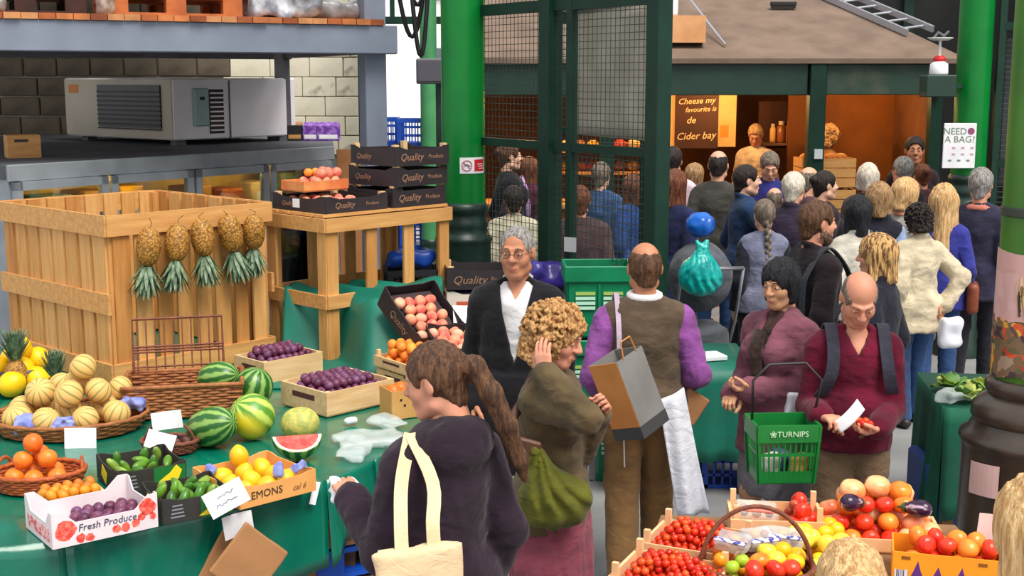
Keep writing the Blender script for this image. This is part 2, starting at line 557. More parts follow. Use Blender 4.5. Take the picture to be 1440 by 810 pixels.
# ================================================================ people
def skin_mat(name, c):
    return mat('skin_' + name, c, .55, dk(c, .88), 14, 3, .3, .75, .06, 220, sss=.12, spec=.4)
SKIN = {'pale': skin_mat('pale', (226, 168, 140)), 'pink': skin_mat('pink', (214, 148, 120)), 'tan': skin_mat('tan', (190, 128, 96)),
        'fair': skin_mat('fair', (228, 178, 150)), 'olive': skin_mat('olive', (205, 152, 116))}
LIPS = mat('lip_skin', (182, 106, 94), .55)
EYEW = mat('eye_white', (196, 184, 174), .4)
EYED = mat('eye_dark', (40, 28, 22), .25)
def hair_mat(name, c, c2):
    return mat('hair_' + name, c, .55, c2, 26, 4, .4, .6, .9, 70, stretch=(3, 3, .45), spec=.35)
HAIR = {'brown': hair_mat('brown', (66, 42, 28), (104, 70, 46)), 'dark': hair_mat('dark', (26, 20, 19), (52, 40, 36)),
        'black': hair_mat('black', (14, 13, 17), (34, 34, 42)), 'grey': hair_mat('grey', (112, 108, 106), (160, 156, 152)),
        'white': hair_mat('white', (196, 184, 166), (232, 222, 206)), 'blond': hair_mat('blond', (186, 140, 88), (228, 190, 136)),
        'darkblond': hair_mat('darkblond', (132, 98, 64), (182, 146, 104)), 'curl': hair_mat('curl', (156, 108, 62), (212, 166, 108)),
        'streak': hair_mat('streak', (104, 70, 44), (226, 178, 112)), 'auburn': hair_mat('auburn', (84, 46, 30), (124, 72, 46)),
        'stubble': hair_mat('stubble', (84, 62, 48), (112, 84, 66)), 'greybrown': hair_mat('greybrown', (92, 80, 70), (136, 122, 108))}

_HEAD = {}
def head_mesh(vox, fem):
    key = (vox, fem)
    if key in _HEAD: return _HEAD[key]
    s = Sdf((-.105, -.13, -.16), (.105, .145, .14), vox)
    s.ell((0, -.014, .03), (.075, .096, .092), .02)
    s.ell((0, .028, -.04), (.057 if fem else .061, .066, .080), .03)
    s.ell((0, .062, -.098), (.026, .026, .024), .03)
    for sx in (-1, 1):
        s.ell((sx * .036, .055, -.028), (.028, .03, .03), .025)
        s.cap((sx * .05, .0, -.075), (sx * .02, .065, -.1), .022, .018, .03)
        s.cap((sx * .012, .092, .028), (sx * .042, .074, .028), .010, .009, .012)
        s.ell((sx * .031, .103, .008), (.018, .014, .011), .014, 's')
        s.ell((sx * .077, -.012, -.006), (.010, .019, .031), .008, R=rotm(0, 0, sx * .35))
        s.ell((sx * .031, .081, .006), (.0145, .013, .0125), .004)
        s.ell((sx * .014, .104, -.026), (.009, .010, .008), .008)
    s.cap((0, .093, .018), (0, .116, -.022), .0085, .0135, .014)
    s.cap((-.019, .088, -.062), (.019, .088, -.062), .008, .008, .012)
    s.cap((0, .096, -.061), (0, .096, -.061), .009, .009, .012)
    s.cap((-.016, .087, -.073), (.016, .087, -.073), .008, .008, .010)
    s.cap((-.022, .098, -.0672), (.022, .098, -.0672), .0028, .0028, .004, 's')
    s.cap((0, -.03, -.06), (0, -.035, -.15), .05, .052, .03)
    _HEAD[key] = s.mesh()
    return _HEAD[key]

_HAND = {}
def hand_mesh(curl, vox):
    """right hand, wrist at origin, fingers +y, palm faces -z, thumb on -x"""
    key = (round(curl, 2), vox)
    if key in _HAND: return _HAND[key]
    s = Sdf((-.11, -.05, -.13), (.075, .21, .05), vox)
    s.cap((0, -.035, 0), (0, .02, 0), .025, .027, .02)
    for i, (x, L) in enumerate(((-.031, .074), (-.0105, .083), (.0105, .077), (.030, .060))):
        kn = np.array([x, .088 - abs(x + .008) * .25, 0.0])
        s.cap((x * .55, .012, -.002), kn, .0165, .0125, .016)
        a = 0.12 + curl * .55; p = kn
        dx = x * .5
        for j, fr in enumerate((.45, .3, .25)):
            q = p + L * fr * np.array([dx * (1 - curl), math.cos(a), -math.sin(a)])
            s.cap(p, q, .0098 - .0009 * j, .0092 - .0009 * j, .003)
            p = q; a += .15 + curl * .95
    t = np.array([-.024, .02, -.006]); t1 = np.array([-.052, .05, -.014 - .02 * curl]); t2 = t1 + np.array([-.012 + .022 * curl, .03, -.01 - .018 * curl]); t3 = t2 + np.array([.002 + .012 * curl, .024, -.006 - .01 * curl])
    s.cap(t, t1, .0165, .0125, .012); s.cap(t1, t2, .0118, .0108, .003); s.cap(t2, t3, .0108, .0088, .003)
    _HAND[key] = s.mesh()
    return _HAND[key]

def frame_from(d, palm):
    y = np.array(d, float); y /= np.linalg.norm(y)
    z = -np.array(palm, float); z = z - y * (z @ y); z /= (np.linalg.norm(z) + 1e-9)
    x = np.cross(y, z)
    return np.stack([x, y, z], 1)

def hair_mesh(kind, vox, rs=0):
    """in the head's frame"""
    long_ = kind in ('long', 'ponytail', 'braid')
    zlo = -.45 if long_ else (-.24 if kind in ('bob', 'shoulder', 'curly', 'striped') else -.14)
    ylo = -.30 if kind == 'ponytail' else -.19
    wide = .17 if kind in ('curly',) else .15
    s = Sdf((-wide, ylo, zlo), (wide, .16, .19), vox)
    def base(g=.012, cz=.03):
        s.ell((0, -.014, cz), (.075 + g, .096 + g, .092 + g), 0)
    def face(zt=-.035, rz_=.105, y=.105, rx=.078, ry=.088): s.ell((0, y, zt), (rx, ry, rz_), .012, 's')
    def ears(): 
        for sx in (-1, 1): s.ell((sx * .088, .008, -.018), (.03, .033, .045), .01, 's')
    if kind in ('short', 'crop'):
        base(.005 if kind == 'crop' else .014); s.cap((0, -.05, -.02), (0, -.062, -.07), .055, .045, .03)
        face(*((-.02, .128, .112) if kind == 'crop' else (-.035, .105))); ears(); s.half((0, 0, -.085), (0, .25, -1)); s.noise(.004, (90, 90, 40))
    elif kind == 'balding':
        base(.007, .02); s.cap((0, -.05, -.02), (0, -.062, -.065), .055, .045, .03)
        face(); s.ell((0, .045, .115), (.082, .14, .088), .01, 's'); ears(); s.half((0, 0, -.08), (0, .25, -1)); s.noise(.003, (90, 90, 40))
    elif kind == 'crown':   # bald patch on the crown seen from behind
        base(.007, .02); s.cap((0, -.05, -.02), (0, -.062, -.065), .055, .045, .03)
        face(); s.ell((0, .01, .128), (.078, .125, .088), .008, 's'); ears(); s.half((0, 0, -.062), (0, .25, -1)); s.noise(.003, (90, 90, 40))
    elif kind in ('bob', 'shoulder', 'striped'):
        base(.02); zb = -.10 if kind == 'bob' else -.15
        for sx in (-1, 1): s.cap((sx * .058, -.01, .02), (sx * .066, -.005, zb), .042, .036, .03)
        s.cap((0, -.06, .02), (0, -.07, zb), .07, .055, .04)
        face(-.055, .125, .10, .064, .095); s.half((0, 0, zb - .015), (0, .1, -1), .02); s.noise(.007, (70, 70, 12))
    elif kind == 'asian':
        base(.018); 
        for sx in (-1, 1): s.cap((sx * .058, -.01, .02), (sx * .062, .004, -.085), .038, .026, .03)
        s.cap((0, -.055, .02), (0, -.062, -.09), .068, .05, .04)
        face(-.048, .098, .113, .066, .097); s.noise(.007, (70, 70, 12))
    elif kind == 'long':
        base(.02)
        for sx in (-1, 1): s.cap((sx * .055, -.02, .02), (sx * .07, -.045, -.3), .045, .04, .03)
        s.cap((0, -.06, .02), (0, -.085, -.33), .068, .06, .04)
        face(-.065, .13, .10, .062, .10); s.noise(.010, (70, 70, 8))
    elif kind == 'ponytail':
        base(.012); s.cap((0, -.05, -.02), (0, -.062, -.07), .055, .04, .03); face(); ears(); s.half((0, 0, -.09), (0, .3, -1))
        s.path([(0, -.105, .04), (.0, -.15, .02), (.02, -.175, -.08), (.05, -.185, -.2), (.085, -.18, -.33), (.1, -.175, -.40)], [.026, .034, .036, .034, .026, .01], .02)
        s.noise(.005, (80, 80, 16))
    elif kind == 'braid':
        base(.012); s.cap((0, -.05, -.02), (0, -.062, -.07), .055, .04, .03); face(); ears(); s.half((0, 0, -.09), (0, .3, -1))
        for i in range(13):
            z = -.06 - i * .028
            s.ell((.011 * (1 if i % 2 else -1), -.105 - .01 * min(i, 4), z), (.021, .018, .022), .006)
    elif kind == 'bun':
        base(.012); s.cap((0, -.05, -.02), (0, -.062, -.07), .055, .04, .03); face(); ears(); s.half((0, 0, -.08), (0, .3, -1))
        s.ell((0, -.115, .05), (.04, .035, .04), .012); s.noise(.004, (80, 80, 20))
    elif kind == 'curly':
        base(.022); r = np.random.RandomState(3 + rs)
        s.cap((0, -.045, .0), (0, -.06, -.09), .085, .07, .04)
        for i in range(1000):
            v = r.normal(size=3); v /= np.linalg.norm(v)
            if v[2] < -.75: continue
            c = np.array([0, -.022, .018]) + v * np.array([.118, .128, .126]) * r.uniform(.9, 1.1)
            if c[1] > .05 and c[2] < .06: continue
            s.ell(c, np.array([1, 1, 1]) * r.uniform(.007, .0145), .002)
        for i in range(420):
            a = r.uniform(-.2, PI + .2); z = r.uniform(-.13, 0)
            c = np.array([.108 * math.cos(a), -.02 - .11 * math.sin(a), z]) * np.array([r.uniform(.85, 1.12)] * 2 + [1])
            s.ell(c, np.array([1, 1, 1]) * r.uniform(.007, .0145), .002)
        face(-.065, .115, .118, .066, .095); s.noise(.006, 150)
    elif kind == 'hat':
        base(.02, .035); s.econe((0, -.01, .05), (0, -.012, .16), (.09, .11), (.075, .09), .01); s.econe((0, 0, .045), (0, 0, .06), (.13, .15), (.12, .14), .01)
        s.half((0, 0, .04), (0, -.2, -1))
    return s.mesh()

def ik(a, c, l1, l2, pole):
    a = np.array(a, float); c = np.array(c, float); d = c - a; D = np.linalg.norm(d)
    D2 = min(D, (l1 + l2) * .999); u = d / D; c = a + u * D2
    x = (l1 * l1 - l2 * l2 + D2 * D2) / (2 * D2); h = math.sqrt(max(l1 * l1 - x * x, 1e-6))
    p = np.array(pole, float); p = p - u * (p @ u); p /= (np.linalg.norm(p) + 1e-9)
    return a + u * x + p * h, c

ARM = {'down': ((.205, .035, -.09), (.3, -1, 0), None, .4), 'front': ((.12, .27, .10), (.45, -.5, -1), (0, 0, -1), .7),
       'fold': ((-.06, .20, .17), (.5, -.2, -1), (0, -1, 0), .6), 'bag': ((.21, .04, -.1), (.3, -1, 0), (-1, 0, 0), .95),
       'chest': ((.05, .24, .26), (1, .1, -1), (0, -1, 0), .8), 'back': ((.1, -.17, .02), (1, -.3, 0), (0, -1, 0), .6)}

def person(label, px, py, Y, face, sex='m', top=None, legs=None, hair=('short', 'brown'), skin='pale', w=1.0, d=1.0, belly=0.0,
           lean=0.0, hp=0.0, hy=0.0, hr=0.0, arms=('down', 'down'), lod=1, group=None, stride=.06, floor=0.0, beard=None, glasses=False, expr=True,
           cat='person', shoe=(40, 34, 32), headscale=1.0):
    """px,py: where the top of the head shows; Y: distance; face: heading (0 = away from the camera, pi = towards it)"""
    fem = sex == 'f'
    vb = (.013, .016, .02)[lod]; vh = (.0048, .006, .008)[lod]; vc = (.010, .013, .017)[lod]; vhand = (.0042, .0055, .007)[lod]
    # ---- skeleton for a 1.75 m figure, then scaled
    su = np.array([0, math.sin(lean), math.cos(lean)]); sf = np.array([0, math.cos(lean), -math.sin(lean)]); sxv = np.array([1.0, 0, 0])
    pel = np.array([0, 0, .95])
    def sp(x, y, z): return pel + sxv * x + sf * y + su * z
    nb = sp(0, -.015, .50)
    nd = lean + hp * .35
    hc = nb + .155 * np.array([0, math.sin(nd) + .12, math.cos(nd)])
    Rh = rotz(hy) @ rotm(-(hp + lean * .3), hr, 0)
    HS = (.96 if fem else 1.0) * headscale
    top1 = hc[2] + .122 * HS * (0.97 if abs(hp) > .4 else 1)
    tgt = at_y(px, py, Y)
    S = (tgt.z - floor) / top1
    Rb = rotz(face)
    off = Rb @ (hc * S); base = (tgt.x - off[0], Y - off[1], floor)
    root = thing('person', label, cat, base, face, group)
    root.scale = (S, S, S)
    sk = SKIN[skin]
    ws = w * (.9 if fem else 1.0)
    # ---- joints
    J = {}
    for i, sgn in ((0, -1), (1, 1)):
        sh = sp(sgn * .160 * ws, -.01, .405)
        a = arms[i]
        spec = ARM[a] if isinstance(a, str) else a
        t = np.array(spec[0], float)
        tw = sp(sgn * t[0], t[1], t[2]) if isinstance(a, str) else sp(*t)
        pole = np.array(spec[1], float); 
        if isinstance(a, str): pole = pole * np.array([sgn, 1, 1])
        el, wr = ik(sh, tw, .285, .255, pole)
        palm = spec[2]
        if palm is None: palm = (-sgn, 0, 0)
        elif isinstance(a, str): palm = np.array(palm) * np.array([sgn, 1, 1])
        J[sgn] = (sh, el, wr, np.array(palm, float), spec[3], spec[4] if len(spec) > 4 else None)
    LEG = {}
    for sgn in (-1, 1):
        hip = np.array([sgn * .088, 0, .92]); ft = np.array([sgn * .10, sgn * stride, .08])
        kn = (hip + ft) / 2 + np.array([0, .03 + abs(stride) * .3, .03])
        LEG[sgn] = (hip, kn, ft)
    def torso(s, g, k=.03, shoulders=True):
        gx = g
        s.ell(sp(0, -.01, -.01), (.165 * (1.04 if fem else 1) * w + gx, .118 * d + gx, .135 + gx), k, R=rotm(-lean))
        s.ell(sp(0, 0, .16), ((.128 if fem else .148) * w + gx, .100 * d + gx, .17 + gx), k, R=rotm(-lean))
        s.ell(sp(0, 0, .32), (.150 * ws + gx, .110 * d + gx, .17 + gx), k, R=rotm(-lean))
        if belly: s.ell(sp(0, .045, .10), (.14 * w + gx, .10 + belly + gx, .15 + gx), k, R=rotm(-lean))
        if fem:
            for q in (-1, 1): s.ell(sp(q * .068, .085, .305), (.058 + gx, .05 + gx, .055 + gx), k)
        if shoulders:
            s.cap(sp(-.126 * ws, -.01, .410), sp(.126 * ws, -.01, .410), .050 + gx, None, k)
            for q in (-1, 1): s.cap(sp(0, -.025, .475), sp(q * .105 * ws, -.012, .43), .045 + gx * .7, .046 + gx * .8, k)
    def armsdf(s, g, end=1.0, k=.025):
        for sgn in (-1, 1):
            sh, el, wr = J[sgn][:3]
            if end <= .5:
                e2 = sh + (el - sh) * (end / .5)
                s.cap(sh, e2, .049 + g, .044 + g, k)
            else:
                w2 = el + (wr - el) * ((end - .5) / .5)
                s.cap(sh, el, .048 + g, .039 + g, k); s.cap(el, w2, .039 + g, .029 + g * 1.15, k)
    allp = [J[q][i] for q in (-1, 1) for i in (0, 1, 2)]
    def bounds(pts, m):
        pts = np.array(pts); return pts.min(0) - m, pts.max(0) + m
    # ---- body: torso, limbs, neck in one field; head and hands at finer grain
    pts = allp + [sp(0, 0, -.12), sp(0, 0, .5), hc] + [LEG[q][2] for q in (-1, 1)]
    lo, hi = bounds(pts, .19); lo[2] = -.01; hi[2] = hc[2] + .02
    s = Sdf(lo, hi, vb)
    torso(s, -.006); armsdf(s, 0)
    for q in (-1, 1):
        hip, kn, ft = LEG[q]
        s.cap(hip, kn, .082, .056, .03); s.cap(kn, ft, .056, .04, .03)
        s.cap(ft + np.array([0, -.03, -.035]), ft + np.array([0, .13, -.045]), .036, .03, .03)
    s.cap(nb - su * .03, hc + Rh @ np.array([0, -.03, -.06]) * HS, .056 if not fem else .047, .05 if not fem else .043, .03)
    P, Q = s.mesh(); Vs = [P]; Qs = [Q]; n = len(P)
    hm = head_mesh(vh, fem)
    Vs.append(hc + (hm[0] * HS) @ Rh.T); Qs.append(hm[1] + n); n += len(hm[0])
    hands = {}
    for q in (-1, 1):
        sh, el, wr, palm, curl, hdir = J[q]
        dirv = (wr - el) if hdir is None else np.array(hdir, float)
        Fm = frame_from(dirv, palm)
        hv, hq = hand_mesh(curl, vhand)
        hv = hv * (.92 if fem else 1.0)
        if q < 0: hv = hv * np.array([-1, 1, 1]); hq = hq[:, ::-1]
        Vs.append(wr + hv @ Fm.T); Qs.append(hq + n); n += len(hv)
        hands[q] = (wr, Fm)
    link('body', npmesh('body', np.concatenate(Vs), np.concatenate(Qs), sk), root)
    # ---- face details
    if expr:
        for q in (-1, 1):
            c = hc + Rh @ (np.array([q * .031, .0858, .007]) * HS)
            me = MB(); ez = .0046 if hp < .25 else .0016; me.use(EYEW).sphere((0, 0, 0), (.0125 * HS, .0103 * HS, ez * HS), 12, 8)
            me.use(EYED).sphere((0, .0050 * HS, 0), (.0062 * HS, .0062 * HS, (ez + .0002) * HS), 10, 6)
            o = me.build('eye', None, root, c, Matrix([list(r) for r in Rh]).to_euler(), smooth=True)
            bm_ = MB(); arc = [hc + Rh @ (np.array([q * x, yy, zz]) * HS) for x, yy, zz in ((.015, .1005, .0325), (.028, .0975, .0355), (.043, .0865, .0305))]
            bm_.tube(arc, [(.0016, .0022), (.0018, .0028), (.001, .0016)], 6)
            hcol = hair[1] if hair else 'brown'
            bm_.build('eyebrow', HAIR['dark'] if hcol in ('dark', 'black', 'brown', 'auburn') else HAIR['greybrown'], root, smooth=True)
        lp = MB(); lp.tube([hc + Rh @ (np.array([x, yy, -.0640]) * HS) for x, yy in ((-.022, .0905), (-.008, .1025), (0, .1035), (.008, .1025), (.022, .0905))], [(.001, .001), (.0045, .0035), (.005, .0033), (.0045, .0035), (.001, .001)], 6)
        lp.tube([hc + Rh @ (np.array([x, yy, -.0725]) * HS) for x, yy in ((-.02, .0885), (-.008, .0985), (0, .0995), (.008, .0985), (.02, .0885))], [(.001, .001), (.0045, .004), (.005, .004), (.0045, .004), (.001, .001)], 6)
        lp.build('lips', LIPS, root, smooth=True)
    if hair:
        hv, hq = hair_mesh(hair[0], (.0046 if hair[0] == 'curly' else .0055, .0065, .009)[lod], int(px) % 7)
        link('hair' if hair[0] != 'hat' else 'hat', npmesh('hair', hc + (hv * HS) @ Rh.T, hq, HAIR[hair[1]]), root)
    if beard:
        s = Sdf((-.09, -.02, -.14), (.09, .13, -.02), .005)
        s.ell((0, .028, -.04), (.0635, .069, .083), 0); s.ell((0, .063, -.098), (.029, .029, .027), .03)
        for q in (-1, 1): s.cap((q * .052, .0, -.07), (q * .02, .066, -.1), .0235, .021, .03)
        s.half((0, .05, -.045), (0, .75, .8), .01); s.cap((-.02, .1, -.067), (.02, .1, -.067), .009, .009, .004, 's')
        s.noise(.003, 140)
        hv, hq = s.mesh(); link('beard', npmesh('beard', hc + (hv * HS) @ Rh.T, hq, HAIR[beard]), root)
    if glasses:
        g = MB()
        for q in (-1, 1):
            ring = [hc + Rh @ (np.array([q * .032 + .021 * math.cos(a), .109 - abs(.021 * math.cos(a)) * .12, .004 + .016 * math.sin(a)]) * HS) for a in np.linspace(0, 2 * PI, 15)[:-1]]
            g.tube(ring, .0016, 5, closed=True)
            g.tube([hc + Rh @ (np.array([q * .053, .1, .008]) * HS), hc + Rh @ (np.array([q * .078, .02, .008]) * HS), hc + Rh @ (np.array([q * .08, -.015, -.004]) * HS)], .0015, 5)
        g.tube([hc + Rh @ (np.array([-.011, .112, .008]) * HS), hc + Rh @ (np.array([.011, .112, .008]) * HS)], .0014, 5)
        g.build('glasses', mat('glasses_frame', (60, 58, 60), .3, metal=.6), root)
    # ---- clothes
    for ly in (legs or []):
        kind = ly['kind']
        if kind == 'trousers':
            lo, hi = bounds([LEG[q][i] for q in (-1, 1) for i in (0, 1, 2)] + [pel], .2)
            lo[2] = 0.01; hi[2] = 1.06
            s = Sdf(lo, hi, vc); g = ly.get('g', .010)
            s.ell(sp(0, -.01, -.01), (.165 * (1.04 if fem else 1) * w + g, .118 * d + g, .135 + g), .03, R=rotm(-lean))
            if belly: s.ell(sp(0, .045, .10), (.14 * w + g, .10 + belly + g, .15 + g), .03, R=rotm(-lean))
            for q in (-1, 1):
                hip, kn, ft = LEG[q]; e = ly.get('end', 1.0); f2 = kn + (ft - kn) * e
                s.cap(hip, kn, .086 + g, .062 + g, .03); s.cap(kn, f2, .062 + g, .052 + g * 1.2, .03)
                s.half(f2 + np.array([0, 0, -.012]), (0, 0, -1))
            P, Q = s.mesh(); P = folds(P, Q, .0035, (9, 9, 14), px)
            link('trousers' if e > .8 else 'shorts', npmesh('trousers', P, Q, ly['mat']), root)
        elif kind == 'skirt':
            zb = ly.get('bottom', .3)
            s = Sdf((-.36, -.33, zb - .04), (.36, .33, 1.15), vc)
            s.econe((0, 0, zb), (0, 0, .93), (ly.get('rb', .27), ly.get('rb', .27) * .8), (.185 * w, .145 * d), .01)
            s.ell(sp(0, -.01, .0), (.175 * w, .135 * d, .15), .03)
            P, Q = s.mesh(); P = folds(P, Q, .01, (14, 14, 2.5), px)
            link('skirt', npmesh('skirt', P, Q, ly['mat']), root)
    for ly in (top or []):
        kind = ly.get('kind', 'jacket'); g = ly.get('g', .021)
        zb = ly.get('bottom', -.1)                 # hem, measured along the spine from the pelvis
        lo, hi = bounds(allp + [sp(0, 0, zb - .05), sp(0, 0, .56)], .17 + g)
        hi[2] = max(hi[2], nb[2] + .12)
        lo = np.minimum(lo, np.array([-.3, -.24, 9])); hi = np.maximum(hi, np.array([.3, .24, 0]))
        s = Sdf(lo, hi, vc)
        torso(s, g)
        rb_ = ly.get('rb', .168 if zb > -.15 else .19) * (1.03 if fem else 1)
        s.econe((0, sp(0, 0, zb)[1] * .7 - .01 + belly * .2, .95 + zb - .03), (0, sp(0, 0, .06)[1] + belly * .3, 1.01), (rb_ * w + g, rb_ * .74 * d + g + belly * .5), (.155 * w + g, .108 * d + g + belly * .6), .04)
        sl = ly.get('sleeve', 1.0)
        if sl > 0: armsdf(s, g * .68 + ly.get('sg', 0) * .7, sl)
        s.cap(nb - su * .07, nb - su * .005, .068, .06, .02)
        if ly.get('collar'):
            for a in np.linspace(0, 2 * PI, 14):
                c0 = nb + np.array([.066 * math.sin(a), .062 * math.cos(a), .012 - .03 * math.cos(a)])
                a2 = a + 2 * PI / 13
                c1 = nb + np.array([.066 * math.sin(a2), .062 * math.cos(a2), .012 - .03 * math.cos(a2)])
                s.cap(c0, c1, ly['collar'], None, .01)
        if ly.get('hood'):
            s.ell(sp(0, -.10, .47), (.125, .075, .085), .03); s.ell(sp(0, -.05, .50), (.115, .10, .05), .03)
        # openings
        s.cap(nb + su * .0, nb + su * .2 + np.array([0, .02, 0]), .052 if not fem else .047, .075, .006, 's')
        vn = ly.get('v', 0)
        if vn:   # V opening: stack of ever narrower cuts down the front
            def fx(x, y, z): 
                y = y - pel[1]; z = z - pel[2]; return x, y * sf[1] + z * sf[2], y * su[1] + z * su[2]
            s.wedge(fx, .47 - vn, .50, ly.get('vw', .062), .02)
        if ly.get('open'):
            s.rbox(sp(0, .2 * d + .02, .2), (ly['open'], .12, .45), .005, .004, 's', R=rotm(-lean))
        s.half(sp(0, 0, zb), (0, 0, -1), .008)
        if ly.get('top_cut'): s.half(sp(0, 0, ly['top_cut']), (0, 0, 1), .01)
        P, Q = s.mesh(); P = folds(P, Q, ly.get('fold', .007) * .62, ly.get('fs', (12, 12, 15)), px)
        o = link(kind, npmesh(kind, P, Q, ly['mat']), root)
        if ly.get('label'): o['label'] = ly['label']
    for q in (-1, 1):
        ft = LEG[q][2]
        s = Sdf(ft + np.array([-.08, -.11, -.1]), ft + np.array([.08, .22, .06]), .009)
        s.cap(ft + np.array([0, -.035, -.035]), ft + np.array([0, .03, -.03]), .043, .045, .02); s.cap(ft + np.array([0, .03, -.04]), ft + np.array([0, .14, -.05]), .043, .036, .02)
        s.cap(ft, ft + np.array([0, 0, .03]), .042, .044, .01); s.half(ft + np.array([0, 0, -.078]), (0, 0, -1))
        P, Q = s.mesh()
        link('shoe', npmesh('shoe', P, Q, mat('shoe_%d_%d_%d' % shoe, shoe, .5)), root)
    root['_h'] = 0; del root['_h']
    def tow(p): 
        q = Rb @ (np.array(p) * S); return np.array([q[0] + base[0], q[1] + base[1], q[2] + base[2]])
    return dict(root=root, sp=sp, S=S, Rb=Rb, base=base, J=J, hc=hc, Rh=Rh, hands=hands, nb=nb, tow=tow, w=w, ws=ws, d=d, pel=pel)

def hand_point(p, q, off=(0, .075, -.03)):
    wr, Fm = p['hands'][q]
    o = np.array(off, float)
    if q < 0: o = o * np.array([-1, 1, 1])
    return wr + Fm @ o
def local_tube(p, name, pts, r, m, n=8, parent=None):
    w_ = max(r[0]) * 2
    return smooth_by_angle(ribbon_mb(smooth_pts(pts), (1, 0, 0), w_, .008).build(name, m, parent or p['root']), 50)
def strap_path(p, sgn, front=True, g=.035, end_f=.05, end_b=.05, x=.105):
    sp = p['sp']; ws = p['ws']; dd = p['d']; x = x * ws
    pts = []
    if front:
        for xx, z, y in (((1.62, .12, -.01), (1.5, .17, .05), (1.28, .24, .10 * dd + g * .6), (1.08, .33, .112 * dd + g), (1.0, .42, .085 + g * .8)) if end_f > -.5 else ()):
            pts.append(sp(sgn * x * xx, y, z))
    pts.append(sp(sgn * x, .03, .475 + g)); pts.append(sp(sgn * x, -.035, .47 + g))
    for z, y in ((.40, -.085 - g * .8), (.3, -.113 * dd - g), (end_b, -.113 * dd - g)): pts.append(sp(sgn * x, y, z))
    return pts
# ================================================================ shared materials
GREEN = mat('gloss_green_paint', (6, 124, 48), .32, (4, 108, 42), 3, 2, .3, .7, .05, 30, spec=.3)
DGREEN = mat('dark_green_paint', (9, 42, 31), .5, (14, 52, 39), 6, 3, .3, .7, .08, 40, spec=.3)
BLKGREEN = mat('black_green_paint', (18, 40, 34), .4, (26, 52, 44), 8, 3)
STEEL = mat('grey_steel_paint', (128, 138, 156), .5, (110, 118, 134), 3, 4, .3, .75, .05, 20)
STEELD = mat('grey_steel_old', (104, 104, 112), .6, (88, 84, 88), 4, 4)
WOOD = mat('pine_wood', (214, 160, 92), .7, (182, 124, 62), 3.5, 5, .25, .75, .15, 30, stretch=(9, 9, .9))
WOODX = mat('pine_wood_flat', (216, 164, 98), .7, (186, 130, 70), 3.5, 5, .25, .75, .15, 30, stretch=(.9, 9, 9))
WOODP = mat('pale_crate_wood', (230, 196, 150), .75, (206, 164, 112), 4, 5, .25, .75, .12, 40, stretch=(1.2, 8, 8))
WOODO = mat('orange_deck_wood', (196, 112, 58), .8, (150, 78, 38), 5, 5, .3, .7, .15, 30)
WOODD = mat('old_pallet_wood', (150, 112, 76), .85, (104, 74, 48), 5, 5, .3, .7, .2, 30)
TEAL = mat('teal_table_cloth', (0, 112, 92), .55, (0, 94, 78), 4, 4, .3, .7, .15, 12)
TEALF = mat('teal_cloth_film', (2, 116, 92), .22, (0, 96, 78), 4, 4, .3, .7, .55, 7, coat=.35)
WHITEP = mat('white_paper', (236, 236, 238), .8, (222, 222, 228), 6, 2)
INK = mat('ink', (70, 70, 90), .8)
BLACK = mat('black_plastic', (24, 24, 28), .45, (34, 34, 38), 8, 3)
BLUE = mat('blue_plastic', (22, 84, 196), .4, (18, 66, 160), 5, 3)
CARD = mat('brown_card', (176, 122, 76), .85, (158, 106, 64), 6, 4, .3, .7, .05, 60)
WICKER = mat('wicker', (172, 108, 58), .65, (128, 74, 36), 30, 3, .3, .7, .3, 90)
WICKERD = mat('wicker_red', (132, 72, 48), .65, (98, 50, 32), 30, 3, .3, .7, .3, 90)

# ================================================================ floor
floor_m = mat('grey_concrete_floor', (140, 140, 140), .75, (116, 117, 120), 2.2, 6, .3, .7, .1, 25)
fl = MB().box((1.5, 11.5, -.05), (24, 25, .1)).build('floor', floor_m)
tag(fl, kind='structure')
st = MB().box((-2, 34, -.06), (60, 20, .1)).build('street_pavement', mat('street_paving', (205, 205, 203), .9, (190, 190, 188), 1.5, 4))
tag(st, kind='structure')
# pale house front far outside, seen through the open side of the hall
hb = MB(); hb.box((-4, 42, 6), (24, .4, 12)); 
hw = hb.build('house_front', mat('pale_render', (244, 242, 238), .9, (236, 234, 228), .8, 3)); tag(hw, kind='structure')
wm = mat('house_window', (90, 100, 110), .2)
for ix in range(6):
    for iz in range(3):
        x = -13 + ix * 3.6
        MB().box((x, 41.75, 2.6 + iz * 3.2), (1.1, .1, 1.7)).build('window', wm, hw)
        MB().box((x, 41.72, 2.6 + iz * 3.2), (.06, .14, 1.7)).build('glazing_bar', mat('house_window_bar', (240, 240, 238), .7), hw)

# ================================================================ painted block wall behind the cold room
wl = MB().box((-5.45, 14.75, 2.1), (7.45, .3, 4.2)).build('wall_left', mat('mortar', (206, 200, 178), .9, (170, 162, 140), 3, 5, .3, .7, .3, 20))
tag(wl, kind='structure')
PB = mat('painted_block', (226, 220, 198), .8, (196, 188, 164), 2.5, 6, .45, .75, .35, 14)
PB2 = mat('painted_block_worn', (220, 214, 192), .8, (120, 110, 92), 5, 6, .55, .7, .5, 14)
bmeshes = []
SB = mat('dark_block', (112, 100, 82), .9, (62, 54, 46), 3, 6, .35, .7, .5, 14)  # darker block colour for the left part of the wall
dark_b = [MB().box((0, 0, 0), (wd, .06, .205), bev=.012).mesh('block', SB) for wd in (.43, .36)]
for m_ in (PB, PB, PB2):
    for wd in (.43, .36):
        bmeshes.append(MB().box((0, 0, 0), (wd + .008, .06, .211), bev=.006).mesh('block', m_))
